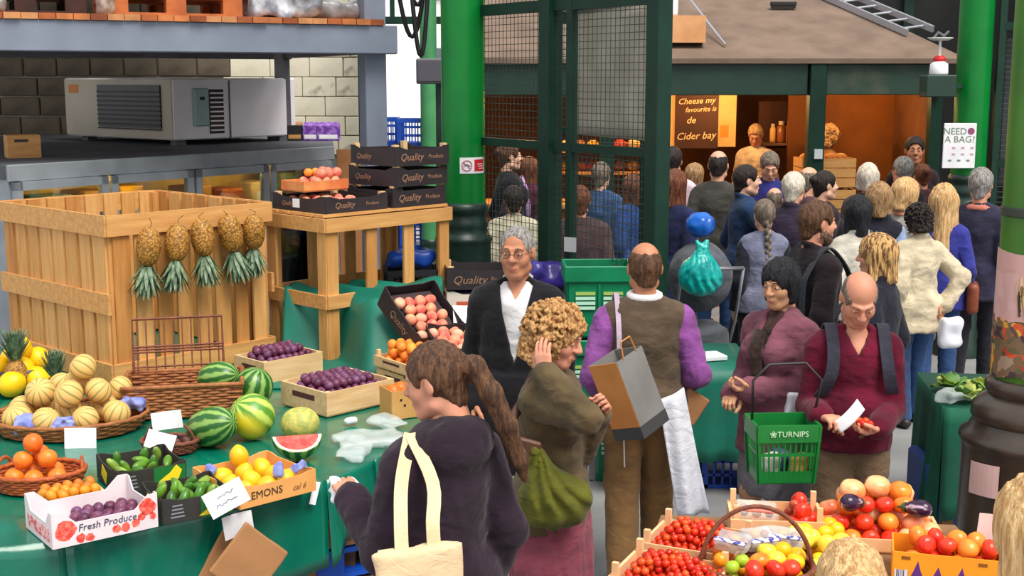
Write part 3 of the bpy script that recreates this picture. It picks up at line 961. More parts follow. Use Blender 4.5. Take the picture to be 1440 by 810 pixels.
for r in range(10):
    x = -8.9 + (.22 if r % 2 else 0)
    while x < -1.80:
        me = random.choice(bmeshes)
        wd = .445 if me in bmeshes[0::2] else .375
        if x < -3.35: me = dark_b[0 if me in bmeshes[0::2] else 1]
        if x + wd > -1.72:
            wd = -1.72 - x; me = MB().box((0, 0, 0), (wd - .015, .06, .205), bev=.006).mesh('block', random.choice((PB, PB2)))
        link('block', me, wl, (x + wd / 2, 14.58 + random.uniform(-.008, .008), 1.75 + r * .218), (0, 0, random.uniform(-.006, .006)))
        x += wd

# ================================================================ big dark rear wall of the hall + right side
wb = MB(); wb.box((8.2, 21, 5), (15.6, .3, 10)).build('wall_back', mat('dark_back_wall', (22, 26, 26), .85, (34, 36, 34), 1.2, 4))
bpy.data.objects['wall_back']['kind'] = 'structure'
for i in range(6):
    MB().box((1.5 + i * 2.4, 20.8, 5), (.16, .12, 10)).build('pilaster', BLKGREEN, bpy.data.objects['wall_back'])
wr_ = MB().box((9.2, 15, 4), (.3, 12.5, 8)).build('wall_right', mat('dark_back_wall2', (40, 40, 38), .85, (52, 50, 46), 1.5, 4))
tag(wr_, kind='structure')

# ================================================================ iron columns
CBX = 2.25
def column(label, c, r_shaft, r_ped, z_mould, top=4.6, ped_m=BLKGREEN, sh_m=GREEN, sc=1.0):
    t = thing('iron_column', label, 'column', (c[0], c[1], 0))
    a = r_ped / .2
    p = MB().lathe([(r_ped * 1.1, 0), (r_ped * 1.1, .1), (r_ped, .13), (r_ped, z_mould - .32 * sc), (r_ped * 1.02, z_mould - .30 * sc)], 40).build('pedestal', ped_m, t); smooth_by_angle(p)
    z = z_mould - .30 * sc
    prof = [(r_ped * 1.02, z), (r_ped * 1.05, z + .02 * sc), (r_ped * 1.03, z + .04 * sc), (r_ped * .93, z + .06 * sc), (r_ped * .86, z + .10 * sc), (r_ped * .90, z + .12 * sc), (r_ped * .88, z + .16 * sc), (r_ped * .8, z + .19 * sc),
            (r_shaft * 1.06, z + .215 * sc), (r_shaft * 1.14, z + .24 * sc), (r_shaft * 1.14, z + .27 * sc), (r_shaft * 1.02, z + .29 * sc), (r_shaft * .9, z + .30 * sc)]
    m_ = MB().lathe(prof, 40).build('base_moulding', ped_m, t); smooth_by_angle(m_, 50)
    s_ = MB().lathe([(r_shaft, z_mould - .01), (r_shaft * .985, z_mould + 1.0), (r_shaft * .97, top)], 40).build('shaft', sh_m, t); smooth_by_angle(s_)
    return t
COLM = column('glossy green iron column with dark base beside the wire cage', (-.353, 9.3), .158, .2, 1.62)
COLA = column('green iron column behind the bag notice on the right', (4.09, 11.5), .150, .2, 1.66, top=4.6)
OLIVEG = mat('olive_green_paint', (66, 122, 28), .4, (52, 104, 24), 3, 2)  # yellower green paint for the near column
DKBR = mat('tarnished_black_iron', (46, 38, 32), .3, (70, 60, 50), 5, 4, .3, .7, .1, 20)
COLB = column('large near green column with dark base wrapped in fruit posters', (CBX, 5.35), .185, .292, 1.245, top=3.6, ped_m=DKBR, sh_m=OLIVEG, sc=1.0)
MB().lathe([(.187, 1.93), (.1885, 1.935), (.1885, 1.965), (.187, 1.97)], 40).build('metal_strap', mat('dull_strap', (46, 56, 46), .5), COLB)
# posters wrapped round the near column
def wrap_poster(name, label, z0, z1, r, a0, a1, m_, n=24):
    V = []; Fc = []
    for k in range(n + 1):
        a = a0 + (a1 - a0) * k / n
        wob = .004 * math.sin(k * 1.7)
        for (z, rr) in ((z0 + .01 * math.sin(k * .8), r + .004 + wob), (z1 + .006 * math.sin(k * .5), r + .002), (z1 + .006 * math.sin(k * .5), r - .001), (z0 + .01 * math.sin(k * .8), r)):
            V.append((rr * math.cos(a), rr * math.sin(a), z))
    for k in range(n):
        for j in range(4):
            j2 = (j + 1) % 4
            Fc.append((k * 4 + j, (k + 1) * 4 + j, (k + 1) * 4 + j2, k * 4 + j2))
    o = MB().add(V, Fc).build(name, m_, None, (CBX, 5.35, 0)); return tag(smooth_by_angle(o, 60), label, 'poster')
def poster_mat(name, bgc, cols, sc):
    m = bpy.data.materials.new(name); m.use_nodes = True; nt = m.node_tree; N = nt.nodes; L = nt.links
    b = N['Principled BSDF']; b.inputs['Roughness'].default_value = .45
    tc = N.new('ShaderNodeTexCoord'); vo = N.new('ShaderNodeTexVoronoi'); vo.inputs['Scale'].default_value = sc
    nz = N.new('ShaderNodeTexNoise'); nz.inputs['Scale'].default_value = 9; nz.inputs['Detail'].default_value = 5
    mx = N.new('ShaderNodeMixRGB'); mx.inputs[0].default_value = .12
    L.new(tc.outputs['Object'], mx.inputs[1]); L.new(nz.outputs['Color'], mx.inputs[2]); L.new(tc.outputs['Object'], nz.inputs['Vector'])
    L.new(mx.outputs[0], vo.inputs['Vector'])
    rp = N.new('ShaderNodeValToRGB'); rp.color_ramp.interpolation = 'CONSTANT'
    sep = N.new('ShaderNodeSeparateColor'); L.new(vo.outputs['Color'], sep.inputs[0]); L.new(sep.outputs[0], rp.inputs['Fac'])
    els = rp.color_ramp.elements; els[0].color = lin(bgc)
    els[1].position = .3; els[1].color = lin(cols[0])
    for i, c in enumerate(cols[1:]): e = els.new(.3 + .7 * (i + 1) / len(cols)); e.color = lin(c)
    L.new(rp.outputs[0], b.inputs['Base Color'])
    return m
wrap_poster('poster', 'faded pink poster of bundled asparagus wrapped on near column', 1.49, 1.785, .187, PI * .78, PI * 1.9,
            poster_mat('asparagus_print', (208, 166, 162), [(204, 160, 156), (200, 154, 150), (212, 172, 168)], 10))
wrap_poster('poster', 'colourful vegetable poster below the asparagus poster on near column', 1.255, 1.50, .191, PI * .78, PI * 1.9,
            poster_mat('vegetable_print', (120, 96, 70), [(206, 84, 44), (84, 72, 60), (160, 140, 116), (214, 160, 60), (96, 92, 60), (186, 60, 40), (70, 50, 60)], 36))
for i, (a, z, lb) in enumerate(((PI * 1.16, .82, 'blank pink paper note taped low on the near column'), (PI * 1.48, .80, 'pink paper note with faint writing on near column'), (PI * 1.33, .43, 'small paper note low on near column beside orange carton'))):
    r = .296; hw_ = .075 if i < 2 else .05; V = []; Fc = []
    n = 6
    for k in range(n + 1):
        aa = a + (k / n - .5) * 2 * hw_ / r
        for (z_, rr) in ((z - .07, r + .006), (z + .07, r + .003), (z + .07, r + .001), (z - .07, r + .003)):
            V.append((rr * math.cos(aa), rr * math.sin(aa), z_ + .01 * (k / n)))
    for k in range(n):
        for j in range(4): Fc.append((k * 4 + j, (k + 1) * 4 + j, (k + 1) * 4 + (j + 1) % 4, k * 4 + (j + 1) % 4))
    o = MB().add(V, Fc).build('paper_note', mat('pink_paper', (226, 190, 184), .8, (214, 176, 172), 5, 2), None, (CBX, 5.35, 0)); tag(o, lb, 'note')
    if i == 1:
        for q in range(3):
            L_ = MB().tube([(r_ * math.cos(a_), r_ * math.sin(a_), z + .03 - q * .03) for r_, a_ in [(r + .0066, a + t) for t in np.linspace(-.16, .12, 6)]], .0016, 4)
            L_.build('writing', INK, o)
# no-smoking notice on the main column
sg = thing('safety_sign', 'small white no smoking sign with red panel on green column', 'sign', (-.353 + .01, 9.3 - .162, 1.885))
def curved_panel(r, a0, a1, z0, z1, th, c=(0, 0), n=8):
    V = []; Fc = []
    for k in range(n + 1):
        a = a0 + (a1 - a0) * k / n
        for (rr, z) in ((r, z0), (r + th, z0), (r + th, z1), (r, z1)):
            V.append((c[0] + rr * math.cos(a), c[1] + rr * math.sin(a), z))
    for k in range(n):
        for j in range(4): Fc.append((k * 4 + j, (k + 1) * 4 + j, (k + 1) * 4 + (j + 1) % 4, k * 4 + (j + 1) % 4))
    Fc.append((0, 1, 2, 3)); Fc.append(tuple(n * 4 + i for i in (3, 2, 1, 0)))
    return MB().add(V, Fc)
RED = mat('sign_red', (206, 28, 36), .5)
cc = (-.01, .162)
curved_panel(.159, -PI / 2 - .12, -PI / 2 + 1.15, -.057, .057, .003, cc, 14).build('panel', WHITEP, sg)
curved_panel(.1625, -PI / 2 + .55, -PI / 2 + 1.1, -.042, .042, .001, cc).build('red_field', RED, sg)
rg = [(cc[0] + .1635 * math.cos(-PI / 2 + .2 + .22 * math.cos(t)), cc[1] + .1635 * math.sin(-PI / 2 + .2 + .22 * math.cos(t)), .036 * math.sin(t)) for t in np.linspace(0, 2 * PI, 17)[:-1]]
MB().tube(rg, .004, 5, closed=True).build('prohibition_ring', mat('sign_pinkred', (190, 110, 130), .5), sg)
sl = [(cc[0] + .1635 * math.cos(-PI / 2 + .2 + .2 * t), cc[1] + .1635 * math.sin(-PI / 2 + .2 + .2 * t), -.03 * t) for t in (-.8, 0, .8)]
MB().tube(sl, .004, 5).build('prohibition_slash', _M['sign_pinkred'], sg)
MB().tube([(q[0], q[1] - .001, -.004 + .012 * (i % 2)) for i, q in enumerate(sl)], .003, 5).build('cigarette_mark', INK, sg)
for q in range(3):
    b0 = -PI / 2 + .7
    MB().tube([(cc[0] + .1642 * math.cos(b0 + t), cc[1] + .1642 * math.sin(b0 + t), .008 - q * .015) for t in np.linspace(.04 * q, .32, 5)], .003, 5).build('print_line', WHITEP, sg)

# ================================================================ raised storage platform (grey steel) on the left
BA = np.array([-3.62, 8.62]); BB = np.array([-.87, 9.92]); BD = (BB - BA) / np.linalg.norm(BB - BA); BN = np.array([-BD[1], BD[0]])
BL = float(np.linalg.norm(BB - BA))
pf = thing('storage_platform', 'grey steel storage platform with timber deck over the cold room', 'platform', (BA[0], BA[1], 0), math.atan2(BD[1], BD[0]))
MB().box((BL / 2 - .05, .05, 2.788), (BL + .1, .1, .215), bev=.008).build('front_beam', STEEL, pf)
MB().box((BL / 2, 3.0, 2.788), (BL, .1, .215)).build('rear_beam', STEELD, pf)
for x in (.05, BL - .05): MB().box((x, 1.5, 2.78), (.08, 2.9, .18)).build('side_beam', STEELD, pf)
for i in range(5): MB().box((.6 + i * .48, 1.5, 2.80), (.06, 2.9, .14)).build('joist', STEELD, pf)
MB().box((.02, .06, 1.34), (.12, .12, 2.68), bev=.006).build('post', STEEL, pf)
p_ = MB(); p_.box((BL - .13, .22, 2.3), (.17, .17, 4.6), bev=.006); p_.build('post', STEEL, pf)
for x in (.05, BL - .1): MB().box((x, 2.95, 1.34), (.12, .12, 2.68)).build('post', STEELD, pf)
dm = [mat('deck_board_%d' % i, c, .8, dk(c, .72), 6, 5, .3, .7, .15, 30) for i, c in enumerate(((206, 122, 66), (184, 98, 48), (214, 146, 92), (168, 84, 40)))]
nb_ = int((BL - .05) / .112)
for i in range(nb_):
    MB().box((.02 + .112 * i + .056, 1.5 + random.uniform(-.012, .012), 2.895 + .021), (.107, 3.05, .042)).build('deck_board', dm[(i * 7 + i // 3) % 4], pf)
def on_pf(x, y): 
    q = BA + BD * x + BN * y; return (float(q[0]), float(q[1]))
PFA = math.atan2(BD[1], BD[0])
def pallet(label, loc, rz, L=1.2, W=.8, m_=WOODD, group=None, name='pallet', cat='pallet'):
    t = thing(name, label, cat, loc, rz, group)
    for y in (-W / 2 + .05, 0, W / 2 - .05):
        MB().box((0, y, .011), (L, .1, .022)).build('bottom_board', m_, t)
        for x in (-L / 2 + .07, 0, L / 2 - .07): MB().box((x, y, .022 + .039), (.14, .1, .078)).build('block', m_, t)
    for x in (-L / 2 + .07, 0, L / 2 - .07): MB().box((x, 0, .111), (.14, W, .022)).build('stringer', m_, t)
    for i in range(7):
        y = -W / 2 + .05 + i * (W - .1) / 6
        MB().box((0, y, .133), (L, .095, .022)).build('top_board', m_, t)
    return t
DZ = 2.9385
x_, y_ = on_pf(1.42, .55)
pallet('orange-brown wooden pallet lying nearest on the raised deck', (x_, y_, DZ), PFA, .95, .8, WOODO)
x_, y_ = on_pf(1.42, .56)
pallet('upper orange-brown pallet stacked on the raised deck pallet', (x_, y_, DZ + .146), PFA + .02, .95, .8, WOODO)
x_, y_ = on_pf(.42, .6)
pallet('dark pallet at the left end of the raised deck', (x_, y_, DZ), PFA - .03, .8, .8, mat('dark_pallet_wood', (66, 36, 28), .85, (44, 24, 20), 5, 5))
def lump(name, label, cat, loc, rz, half, m_, amp=.03, sc=9, vox=.02, rad=.06, parent=None):
    s = Sdf(np.array(half) * -1.25 - .06, np.array(half) * 1.25 + .06, vox)
    s.rbox((0, 0, 0), half, rad); s.noise(amp, sc, rz * 7 + half[0] * 31); P, Q = s.mesh()
    o = link(name, npmesh(name, P, Q, m_), parent, loc, (0, 0, rz))
    if not parent: tag(o, label, cat)
    return o
x_, y_ = on_pf(2.22, .33)
lump('plastic_sheet', 'crumpled silver plastic sheeting heaped on the raised deck', 'sheeting', (x_, y_, DZ + .12), PFA, (.26, .25, .13), mat('silver_film', (205, 208, 216), .18, (120, 124, 134), 9, 5, .35, .6, 1.0, 9, coat=.5), .06, 8, .016)
x_, y_ = on_pf(2.66, .45)
lump('plastic_sheet', 'grey end of wrapped load beside the silver sheeting', 'sheeting', (x_, y_, DZ + .07), PFA, (.2, .2, .07), mat('grey_film', (150, 150, 152), .25, (104, 102, 104), 8, 5, .35, .6, .8, 12), .03, 10, .016)
x_, y_ = on_pf(.16, .12)
lump('plastic_bag', 'small grey plastic bag on the left end of the raised deck', 'bag', (x_, y_, DZ + .045), PFA, (.11, .08, .05), mat('bag_grey', (148, 140, 138), .35, (110, 100, 98), 12, 4), .02, 14, .012, .04)
x_, y_ = on_pf(.93, .15)
lump('plastic_bag', 'clear plastic bundle between the pallets on the raised deck', 'bag', (x_, y_, DZ + .075), PFA, (.07, .07, .08), mat('bag_clear', (176, 160, 150), .25, (110, 80, 60), 12, 4), .02, 14, .012, .04)

# ================================================================ cold room with glass doors
FP = np.array([-3.49, 8.9]); FQ = np.array([-1.58, 11.4]); FE = (FQ - FP) / np.linalg.norm(FQ - FP); FN = np.array([-FE[1], FE[0]]); FL = float(np.linalg.norm(FQ - FP))
FA = math.atan2(FE[1], FE[0])
cr = thing('display_fridge', 'long grey cold cabinet with four glass doors behind the crates', 'fridge', (FP[0], FP[1], 0), FA)
MET = mat('brushed_grey_metal', (150, 158, 166), .45, (134, 142, 150), 4, 3, metal=.25)
TOPM = mat('dusty_grey_top', (96, 98, 106), .8, (76, 78, 86), 2, 5, .3, .7, .1, 30)
def to_l(p): 
    q = np.array(p) - FP; return (float(q @ FE), float(q @ FN))
MB().prism([to_l(FP), to_l(FQ), to_l((-1.95, 13.9)), to_l((-5.4, 13.9)), to_l((-5.2, 9.9))], 1.80, 1.9).build('top', TOPM, cr)
MB().box((FL / 2, .012, 1.845), (FL + .02, .03, .12), bev=.006).build('top_rail', MET, cr)
MB().box((FL / 2, .75, .05), (FL, 1.4, .1)).build('plinth', MET, cr)
INS = mat('cabinet_interior', (226, 196, 130), .6, (206, 176, 110), 3, 3)
MB().box((FL / 2, .72, .95), (FL, .04, 1.7)).build('back_panel', INS, cr)
for x in (.02, FL - .02): MB().box((x, .38, .95), (.04, .72, 1.7)).build('side_panel', MET, cr)
for z in (.5, .95, 1.35): MB().box((FL / 2, .4, z), (FL - .08, .55, .02)).build('shelf', MET, cr)
GL = glass_mat('fridge_glass')
dw = FL / 4
for i in range(4):
    dr = MB(); x0 = i * dw + .012; x1 = (i + 1) * dw - .012
    dr.box(((x0 + x1) / 2, -.015, 1.755), (x1 - x0, .05, .06)); dr.box(((x0 + x1) / 2, -.015, .15), (x1 - x0, .05, .08))
    dr.box((x0 + .03, -.015, .95), (.06, .05, 1.67)); dr.box((x1 - .03, -.015, .95), (.06, .05, 1.67))
    d_ = dr.build('door', MET, cr)
    MB().box(((x0 + x1) / 2, -.012, .955), (x1 - x0 - .1, .008, 1.58)).build('glass_pane', GL, d_)
    MB().box((x1 - .03, -.055, 1.0), (.02, .03, .3), bev=.008).build('handle', STEELD, d_)
TUBE = mat('cabinet_light_tube', (255, 200, 110), .5, emit=26.0)
for x in (FL * .25, FL * .75): MB().cyl((x - .5, .1, 1.76), (x + .5, .1, 1.76), .014, 8).build('light_tube', TUBE, cr)
random.seed(3)
cm_ = [mat('cold_stock_%d' % i, c, .6, dk(c, .8), 5, 3) for i, c in enumerate(((224, 170, 40), (196, 140, 60), (214, 190, 150), (150, 110, 70), (230, 196, 90), (186, 96, 50), (110, 130, 120)))]
cb_i = 0
for z in (.96, 1.36):
    for k in range(9):
        x = .2 + k * (FL - .35) / 8.4
        h = random.uniform(.15, .33); wd = random.uniform(.2, .28)
        t = MB(); t.box((0, 0, h / 2), (wd, .3, h), bev=.01)
        q = FP + FE * x + FN * .4
        lv = 'upper' if z > 1 else 'lower'
        o = t.build('stock_carton', cm_[(k * 3 + cb_i) % 7], None, (q[0], q[1], z + .0005), (0, 0, FA + random.uniform(-.08, .08)))
        MB().box((0, -.151, h * .5), (wd * .6, .002, h * .4)).build('carton_label', WHITEP if k % 2 else CARD, o)
        tag(o, 'stock carton on the %s cold cabinet shelf behind glass' % lv, 'carton', 'cartons on the %s cold cabinet shelf' % lv)
        cb_i += 1
# white sack lying in front of third door
# cooling unit on top
ux, uy = at_y(243, 150, 11.5).x, 11.5
acr = math.radians(50)
ac = thing('cooling_unit', 'large pale metal cooling unit with dark grille on cold cabinet', 'cooling unit', (ux, uy, 1.9), acr)
ACM = mat('pale_grey_enamel', (236, 232, 236), .45, (226, 222, 226), 2, 3)
ACL = mat('beige_enamel', (196, 184, 164), .55, (176, 164, 144), 2, 4)
Lr, Ll, Hh = 1.42, 1.75, .57
MB().box((Lr / 2, Ll / 2, .04 + Hh / 2), (Lr, Ll, Hh - .02), bev=.012).build('housing', ACM, ac)
for x in (.15, Lr - .15):
    for y in (.15, Ll - .15): MB().box((x, y, .025), (.1, .1, .05)).build('foot', STEELD, ac)
MB().box((-.003, Ll / 2, .04 + Hh / 2), (.01, Ll - .02, Hh - .04)).build('side_panel', ACL, ac)
gr = MB().box((-.012, .66, .04 + Hh / 2 + .02), (.02, 1.0, Hh * .68)).build('dark_grille', BLACK, ac)
for i in range(9): MB().box((-.025, .66, .14 + i * .042), (.012, 1.0, .012)).build('grille_bar', mat('grille_bar', (40, 34, 30), .6), gr)
gv = MB().box((.47, -.004, .30), (.16, .012, .40)).build('vent_opening', BLACK, ac)
for i in range(9): MB().box((.47, -.014, .13 + i * .042), (.15, .01, .014)).build('vent_slat', ACM, gv)
MB().box((.29, -.02, .34), (.16, .04, .34), bev=.01).build('control_box', mat('pale_teal_panel', (150, 178, 180), .5), ac)
MB().box((.29, -.042, .42), (.05, .006, .03)).build('switch', BLACK, ac)
MB().box((.62, -.006, .03 + Hh / 2), (.012, .012, Hh - .04)).build('panel_seam', STEELD, ac)
MB().box((-.011, 1.58, .5), (.006, .16, .08)).build('warning_label', mat('orange_label', (206, 120, 30), .6), ac)
# bits on top of the cold cabinet
wc = at_y(32, 214, 9.9)
cb = thing('wooden_box', 'small wooden box with hand slot on the cold cabinet left', 'box', (wc.x, 9.9, 1.9), .5)
for (c, sz) in (((0, -.1, .085), (.24, .012, .17)), ((0, .1, .085), (.24, .012, .17)), ((-.114, 0, .085), (.012, .19, .17)), ((.114, 0, .085), (.012, .19, .17)), ((0, 0, .006), (.22, .19, .012))):
    MB().box(c, sz).build('board', WOODX, cb)
MB().box((-.02, -.1065, .13), (.1, .002, .022)).build('hand_slot', BLACK, cb)
PURP = mat('purple_print', (104, 46, 150), .55, (150, 110, 190), 22, 3, .45, .6)
for i, (px, w_, m_, lb) in enumerate(((415, .15, BLACK, 'dark carton with open top beside the cooling unit'), (437, .15, PURP, 'purple printed carton in middle of row on cold cabinet'), (462, .22, PURP, 'purple and white carton at right end of cold cabinet'))):
    q = at_y(px, 180, 12.6); t = thing('small_carton', lb, 'carton', (q.x, 12.6, 1.9), .1)
    MB().box((0, 0, .075), (w_, .2, .15), bev=.006).build('box_body', m_, t)
    MB().box((0, -.102, .04), (w_ * .8, .002, .04)).build('print_band', WHITEP if i else WOODX, t)
    MB().box((0, .03, .158), (w_ * .9, .1, .012), rotm(.25)).build('flap', CARD if i == 0 else m_, t)
q = at_y(493, 215, 10.9)
bd = MB().box((0, 0, .95), (.22, .02, 1.9), rotm(-.05)).build('cardboard_sheet', CARD, None, (q.x, 10.9, .004), (0, 0, .35)); tag(bd, 'brown cardboard sheet leaning at the right end of cold cabinet', 'cardboard')

# ================================================================ far left opening: green posts, pipe box, blue crates
t = thing('iron_post', 'thin dark green post at the edge of the painted block wall', 'post', (-1.62, 14.2, 0))
MB().box((0, 0, 2.3), (.12, .12, 4.6)).build('shaft', DGREEN, t); MB().box((0, 0, .06), (.2, .2, .12)).build('foot_plate', DGREEN, t)
t = thing('cross_rail', 'dark green horizontal rail high between the posts', 'rail', (0, 0, 0))
MB().box((-1.05, 14.2, 3.12), (1.2, .06, .08)).build('rail', DGREEN, t); MB().box((-1.05, 14.2, 3.5), (1.2, .06, .06)).build('rail', DGREEN, t)
for x in (-1.3, -.75): MB().box((x, 14.2, 3.31), (.05, .05, .36)).build('baluster', DGREEN, t)
t = column('pale green iron pipe post behind the main column', (-.83, 12.9), .085, .12, .9, sh_m=mat('pale_green_paint', (74, 150, 96), .5, (60, 130, 84), 3, 3))
q = at_y(606, 100, 11.4)
t = thing('switch_box', 'grey metal switch box fixed beside the main column', 'switch box', (q.x, 11.4, 0))
MB().box((0, 0, 2.5 + .06), (.25, .16, .22), bev=.01).build('housing', STEELD, t); MB().box((0, -.085, 2.56), (.22, .008, .17)).build('cover', mat('switch_cover', (84, 82, 92), .5), t)
MB().box((.06, .1, 1.25), (.05, .05, 2.5)).build('support', BLKGREEN, t)
for i in range(9): MB().box((.13, 0, .9 + i * .14), (.06, .1, .05)).build('clip', BLACK, t)
cb_ = thing('hanging_cable', 'black cables looping down beside the grey platform post', 'cable', (0, 0, 0))
for (x0, x1, dp, Yc) in ((-.93, -.62, .75, 10.2), (-.86, -.60, .5, 10.25), (-.80, -.62, .9, 10.15)):
    pts = [(x0 + (x1 - x0) * t, Yc + .05 * math.sin(t * 3), 3.45 - dp * math.sin(t * PI) + .25 * t) for t in np.linspace(0, 1, 18)]
    MB().tube(pts, .018, 7).build('cable', BLACK, cb_, smooth=True)
lamp_q = at_y(577, 97, 12.0)
def plastic_crate(label, loc, rz, L, W, Hh, m_, group=None, nslot=7, rows=3, name='plastic_crate', cat='crate', taper=.0):
    """open mesh-sided crate: rim, base, corner posts and slats"""
    t = thing(name, label, cat, loc, rz, group)
    MB().box((0, 0, .012), (L, W, .024)).build('base', m_, t)
    rm = MB()
    for (c, sz) in (((0, -W / 2 + .008, Hh - .02), (L, .022, .04)), ((0, W / 2 - .008, Hh - .02), (L, .022, .04)), ((-L / 2 + .008, 0, Hh - .02), (.022, W, .04)), ((L / 2 - .008, 0, Hh - .02), (.022, W, .04))): rm.box(c, sz)
    rm.build('rim', m_, t)
    for sx in (-1, 1):
        for sy in (-1, 1): MB().box((sx * (L / 2 - .02), sy * (W / 2 - .02), Hh / 2), (.04, .04, Hh)).build('corner_post', m_, t)
    for sy in (-1, 1):
        w_ = MB()
        for k in range(nslot): w_.box((-L / 2 + (k + .5) * L / nslot, sy * (W / 2 - .012), Hh / 2), (.014, .008, Hh))
        for k in range(1, rows): w_.box((0, sy * (W / 2 - .012), Hh * k / rows), (L, .008, .014))
        w_.build('side_grid', m_, t)
    for sx in (-1, 1):
        w_ = MB()
        for k in range(max(3, int(nslot * W / L))): w_.box((sx * (L / 2 - .012), -W / 2 + (k + .5) * W / max(3, int(nslot * W / L)), Hh / 2), (.008, .014, Hh))
        for k in range(1, rows): w_.box((sx * (L / 2 - .012), 0, Hh * k / rows), (.008, W, .014))
        w_.build('side_grid', m_, t)
    return t
ordn = ['bottom', 'second', 'third', 'fourth', 'fifth', 'sixth', 'seventh', 'topmost']
for (px, nm) in ((590, 'right'), (533, 'left')):
    q = at_y(px, 200, 13.2)
    for i in range(8):
        plastic_crate('blue plastic crate, %s of the %s-hand stack outside the hall' % (ordn[i], nm), (q.x, 13.2 + (0 if nm == 'right' else .35), i * .262), random.uniform(-.05, .05), .42 if nm == 'right' else .36, .34, .26, BLUE, 'blue crates stacked outside')

# ================================================================ wire cage between the columns
cg = thing('wire_cage', 'dark green steel cage with wire mesh panels and gate', 'cage', (0, 0, 0))
CP = np.array([.87, 7.7]); CQ = np.array([-.20, 9.22])
def cage_panel(A, B, z0, z1, tag_, rails, posts, sp_=.045, wire=.0022):
    A = np.array(A); B = np.array(B); L_ = float(np.linalg.norm(B - A)); D = (B - A) / L_
    def P3(t, z): q = A + D * t; return (float(q[0]), float(q[1]), z)
    for z, hgt in rails: MB().bar(P3(0, z), P3(L_, z), .05, hgt).build('rail', DGREEN, cg)
    for t_, wd in posts: MB().bar(P3(t_, 0.02), P3(t_, z1), wd, wd, up=(D[0], D[1], 0)).build('upright', DGREEN, cg)
    w_ = MB(); nW = 0
    x = sp_
    while x < L_:
        w_.tube([P3(x, z0), P3(x, z1)], wire, 4, caps=False); x += sp_
    z = z0
    while z < z1:
        w_.tube([P3(0, z), P3(L_, z)], wire, 4, caps=False); z += sp_
    o = w_.build('wire_mesh', mat('mesh_wire', (58, 70, 64), .5, metal=.4), cg); o['kind'] = 'stuff'
cage_panel(CP, CQ, .3, 3.35, 'front', ((2.055, .055), (2.97, .075), (3.14, .05), (.3, .06)), ((.84, .055), (1.07, .115)))
off = np.array([.62, 1.75])
cage_panel(CP + off + (CQ - CP) * .42, CQ + off, .3, 3.3, 'rear', ((2.06, .055), (3.0, .1)), ((.0, .05),), sp_=.05)
MB().box((CP[0] + .0, CP[1], 2.2), (.115, .115, 4.4), rotz(.62), bev=.006).build('corner_post', DGREEN, cg)
MB().bar((CP[0], CP[1], 3.12), tuple(CP + off + (CQ - CP) * .42) + (3.12,), .06, .1).build('rail', DGREEN, cg)
q = CP + (CQ - CP) * .44
MB().box((float(q[0]) - .02, float(q[1]) - .09, 1.43), (.09, .006, .095), rotz(-.6)).build('blank_plate', mat('grey_plate', (176, 176, 180), .5), cg)

# ================================================================ covered food stall at the back
SY = 13.5
sb = thing('stall_canopy', 'dark green stall front with fascia beam and brown felt roof', 'stall', (0, SY, 0))
xl, xc, xr = -.5, 3.17, 4.48
FASC = mat('fascia_green', (22, 60, 46), .5, (16, 48, 38), 4, 4, .3, .7, .08, 25)
MB().box(((xl + xc - .1) / 2, 0, 2.49), (xc - xl - .1, .12, .33), bev=.008).build('fascia_board', FASC, sb)
MB().box(((xc + .09 + xr) / 2, .01, 2.49), (xr - xc - .09, .12, .32), bev=.008).build('fascia_board', mat('fascia_green_worn', (40, 66, 54), .5, (84, 84, 70), 3, 5, .5, .75), sb)
MB().box((xc, -.02, 1.32), (.17, .17, 2.66), bev=.008).build('post', DGREEN, sb)
for x in (xl + .1, 1.0): MB().box((x, .1, 1.3), (.14, .14, 2.6)).build('post', DGREEN, sb)
MB().box((xr - .03, .1, 1.3), (.12, .12, 2.6)).build('post', DGREEN, sb)
MB().box((xl / 2 + xr / 2, .02, 2.66), (xr - xl, .2, .03)).build('gutter_strip', BLACK, sb)
MB().box((xc + .02, -.115, 1.72), (.085, .03, .1)).build('socket_box', mat('pale_socket', (190, 200, 200), .5), sb)
ROOF = mat('brown_felt_roof', (126, 106, 92), .95, (102, 84, 72), 3, 6, .3, .7, .35, 30)
# hipped felt roof
rz0 = 2.70
Ve = [(xl - .15, -.12, rz0), (xr + .2, -.12, rz0), (3.25, 3.6, 3.98), (xl - .15, 3.6, 3.98)]
Vr = [(xr + .2, -.12, rz0), (xr + .6, 4.6, rz0), (3.25, 3.6, 3.98)]
rf = MB(); rf.add(Ve + [(v[0], v[1], v[2] - .05) for v in Ve], [(0, 1, 2, 3), (7, 6, 5, 4), (0, 4, 5, 1), (3, 2, 6, 7), (0, 3, 7, 4), (1, 5, 6, 2)])
rf.build('roof_slope', ROOF, sb)
MB().add(Vr + [(v[0], v[1], v[2] - .05) for v in Vr], [(0, 1, 2), (5, 4, 3), (0, 3, 4, 1), (1, 4, 5, 2), (2, 5, 3, 0)]).build('roof_hip', ROOF, sb)
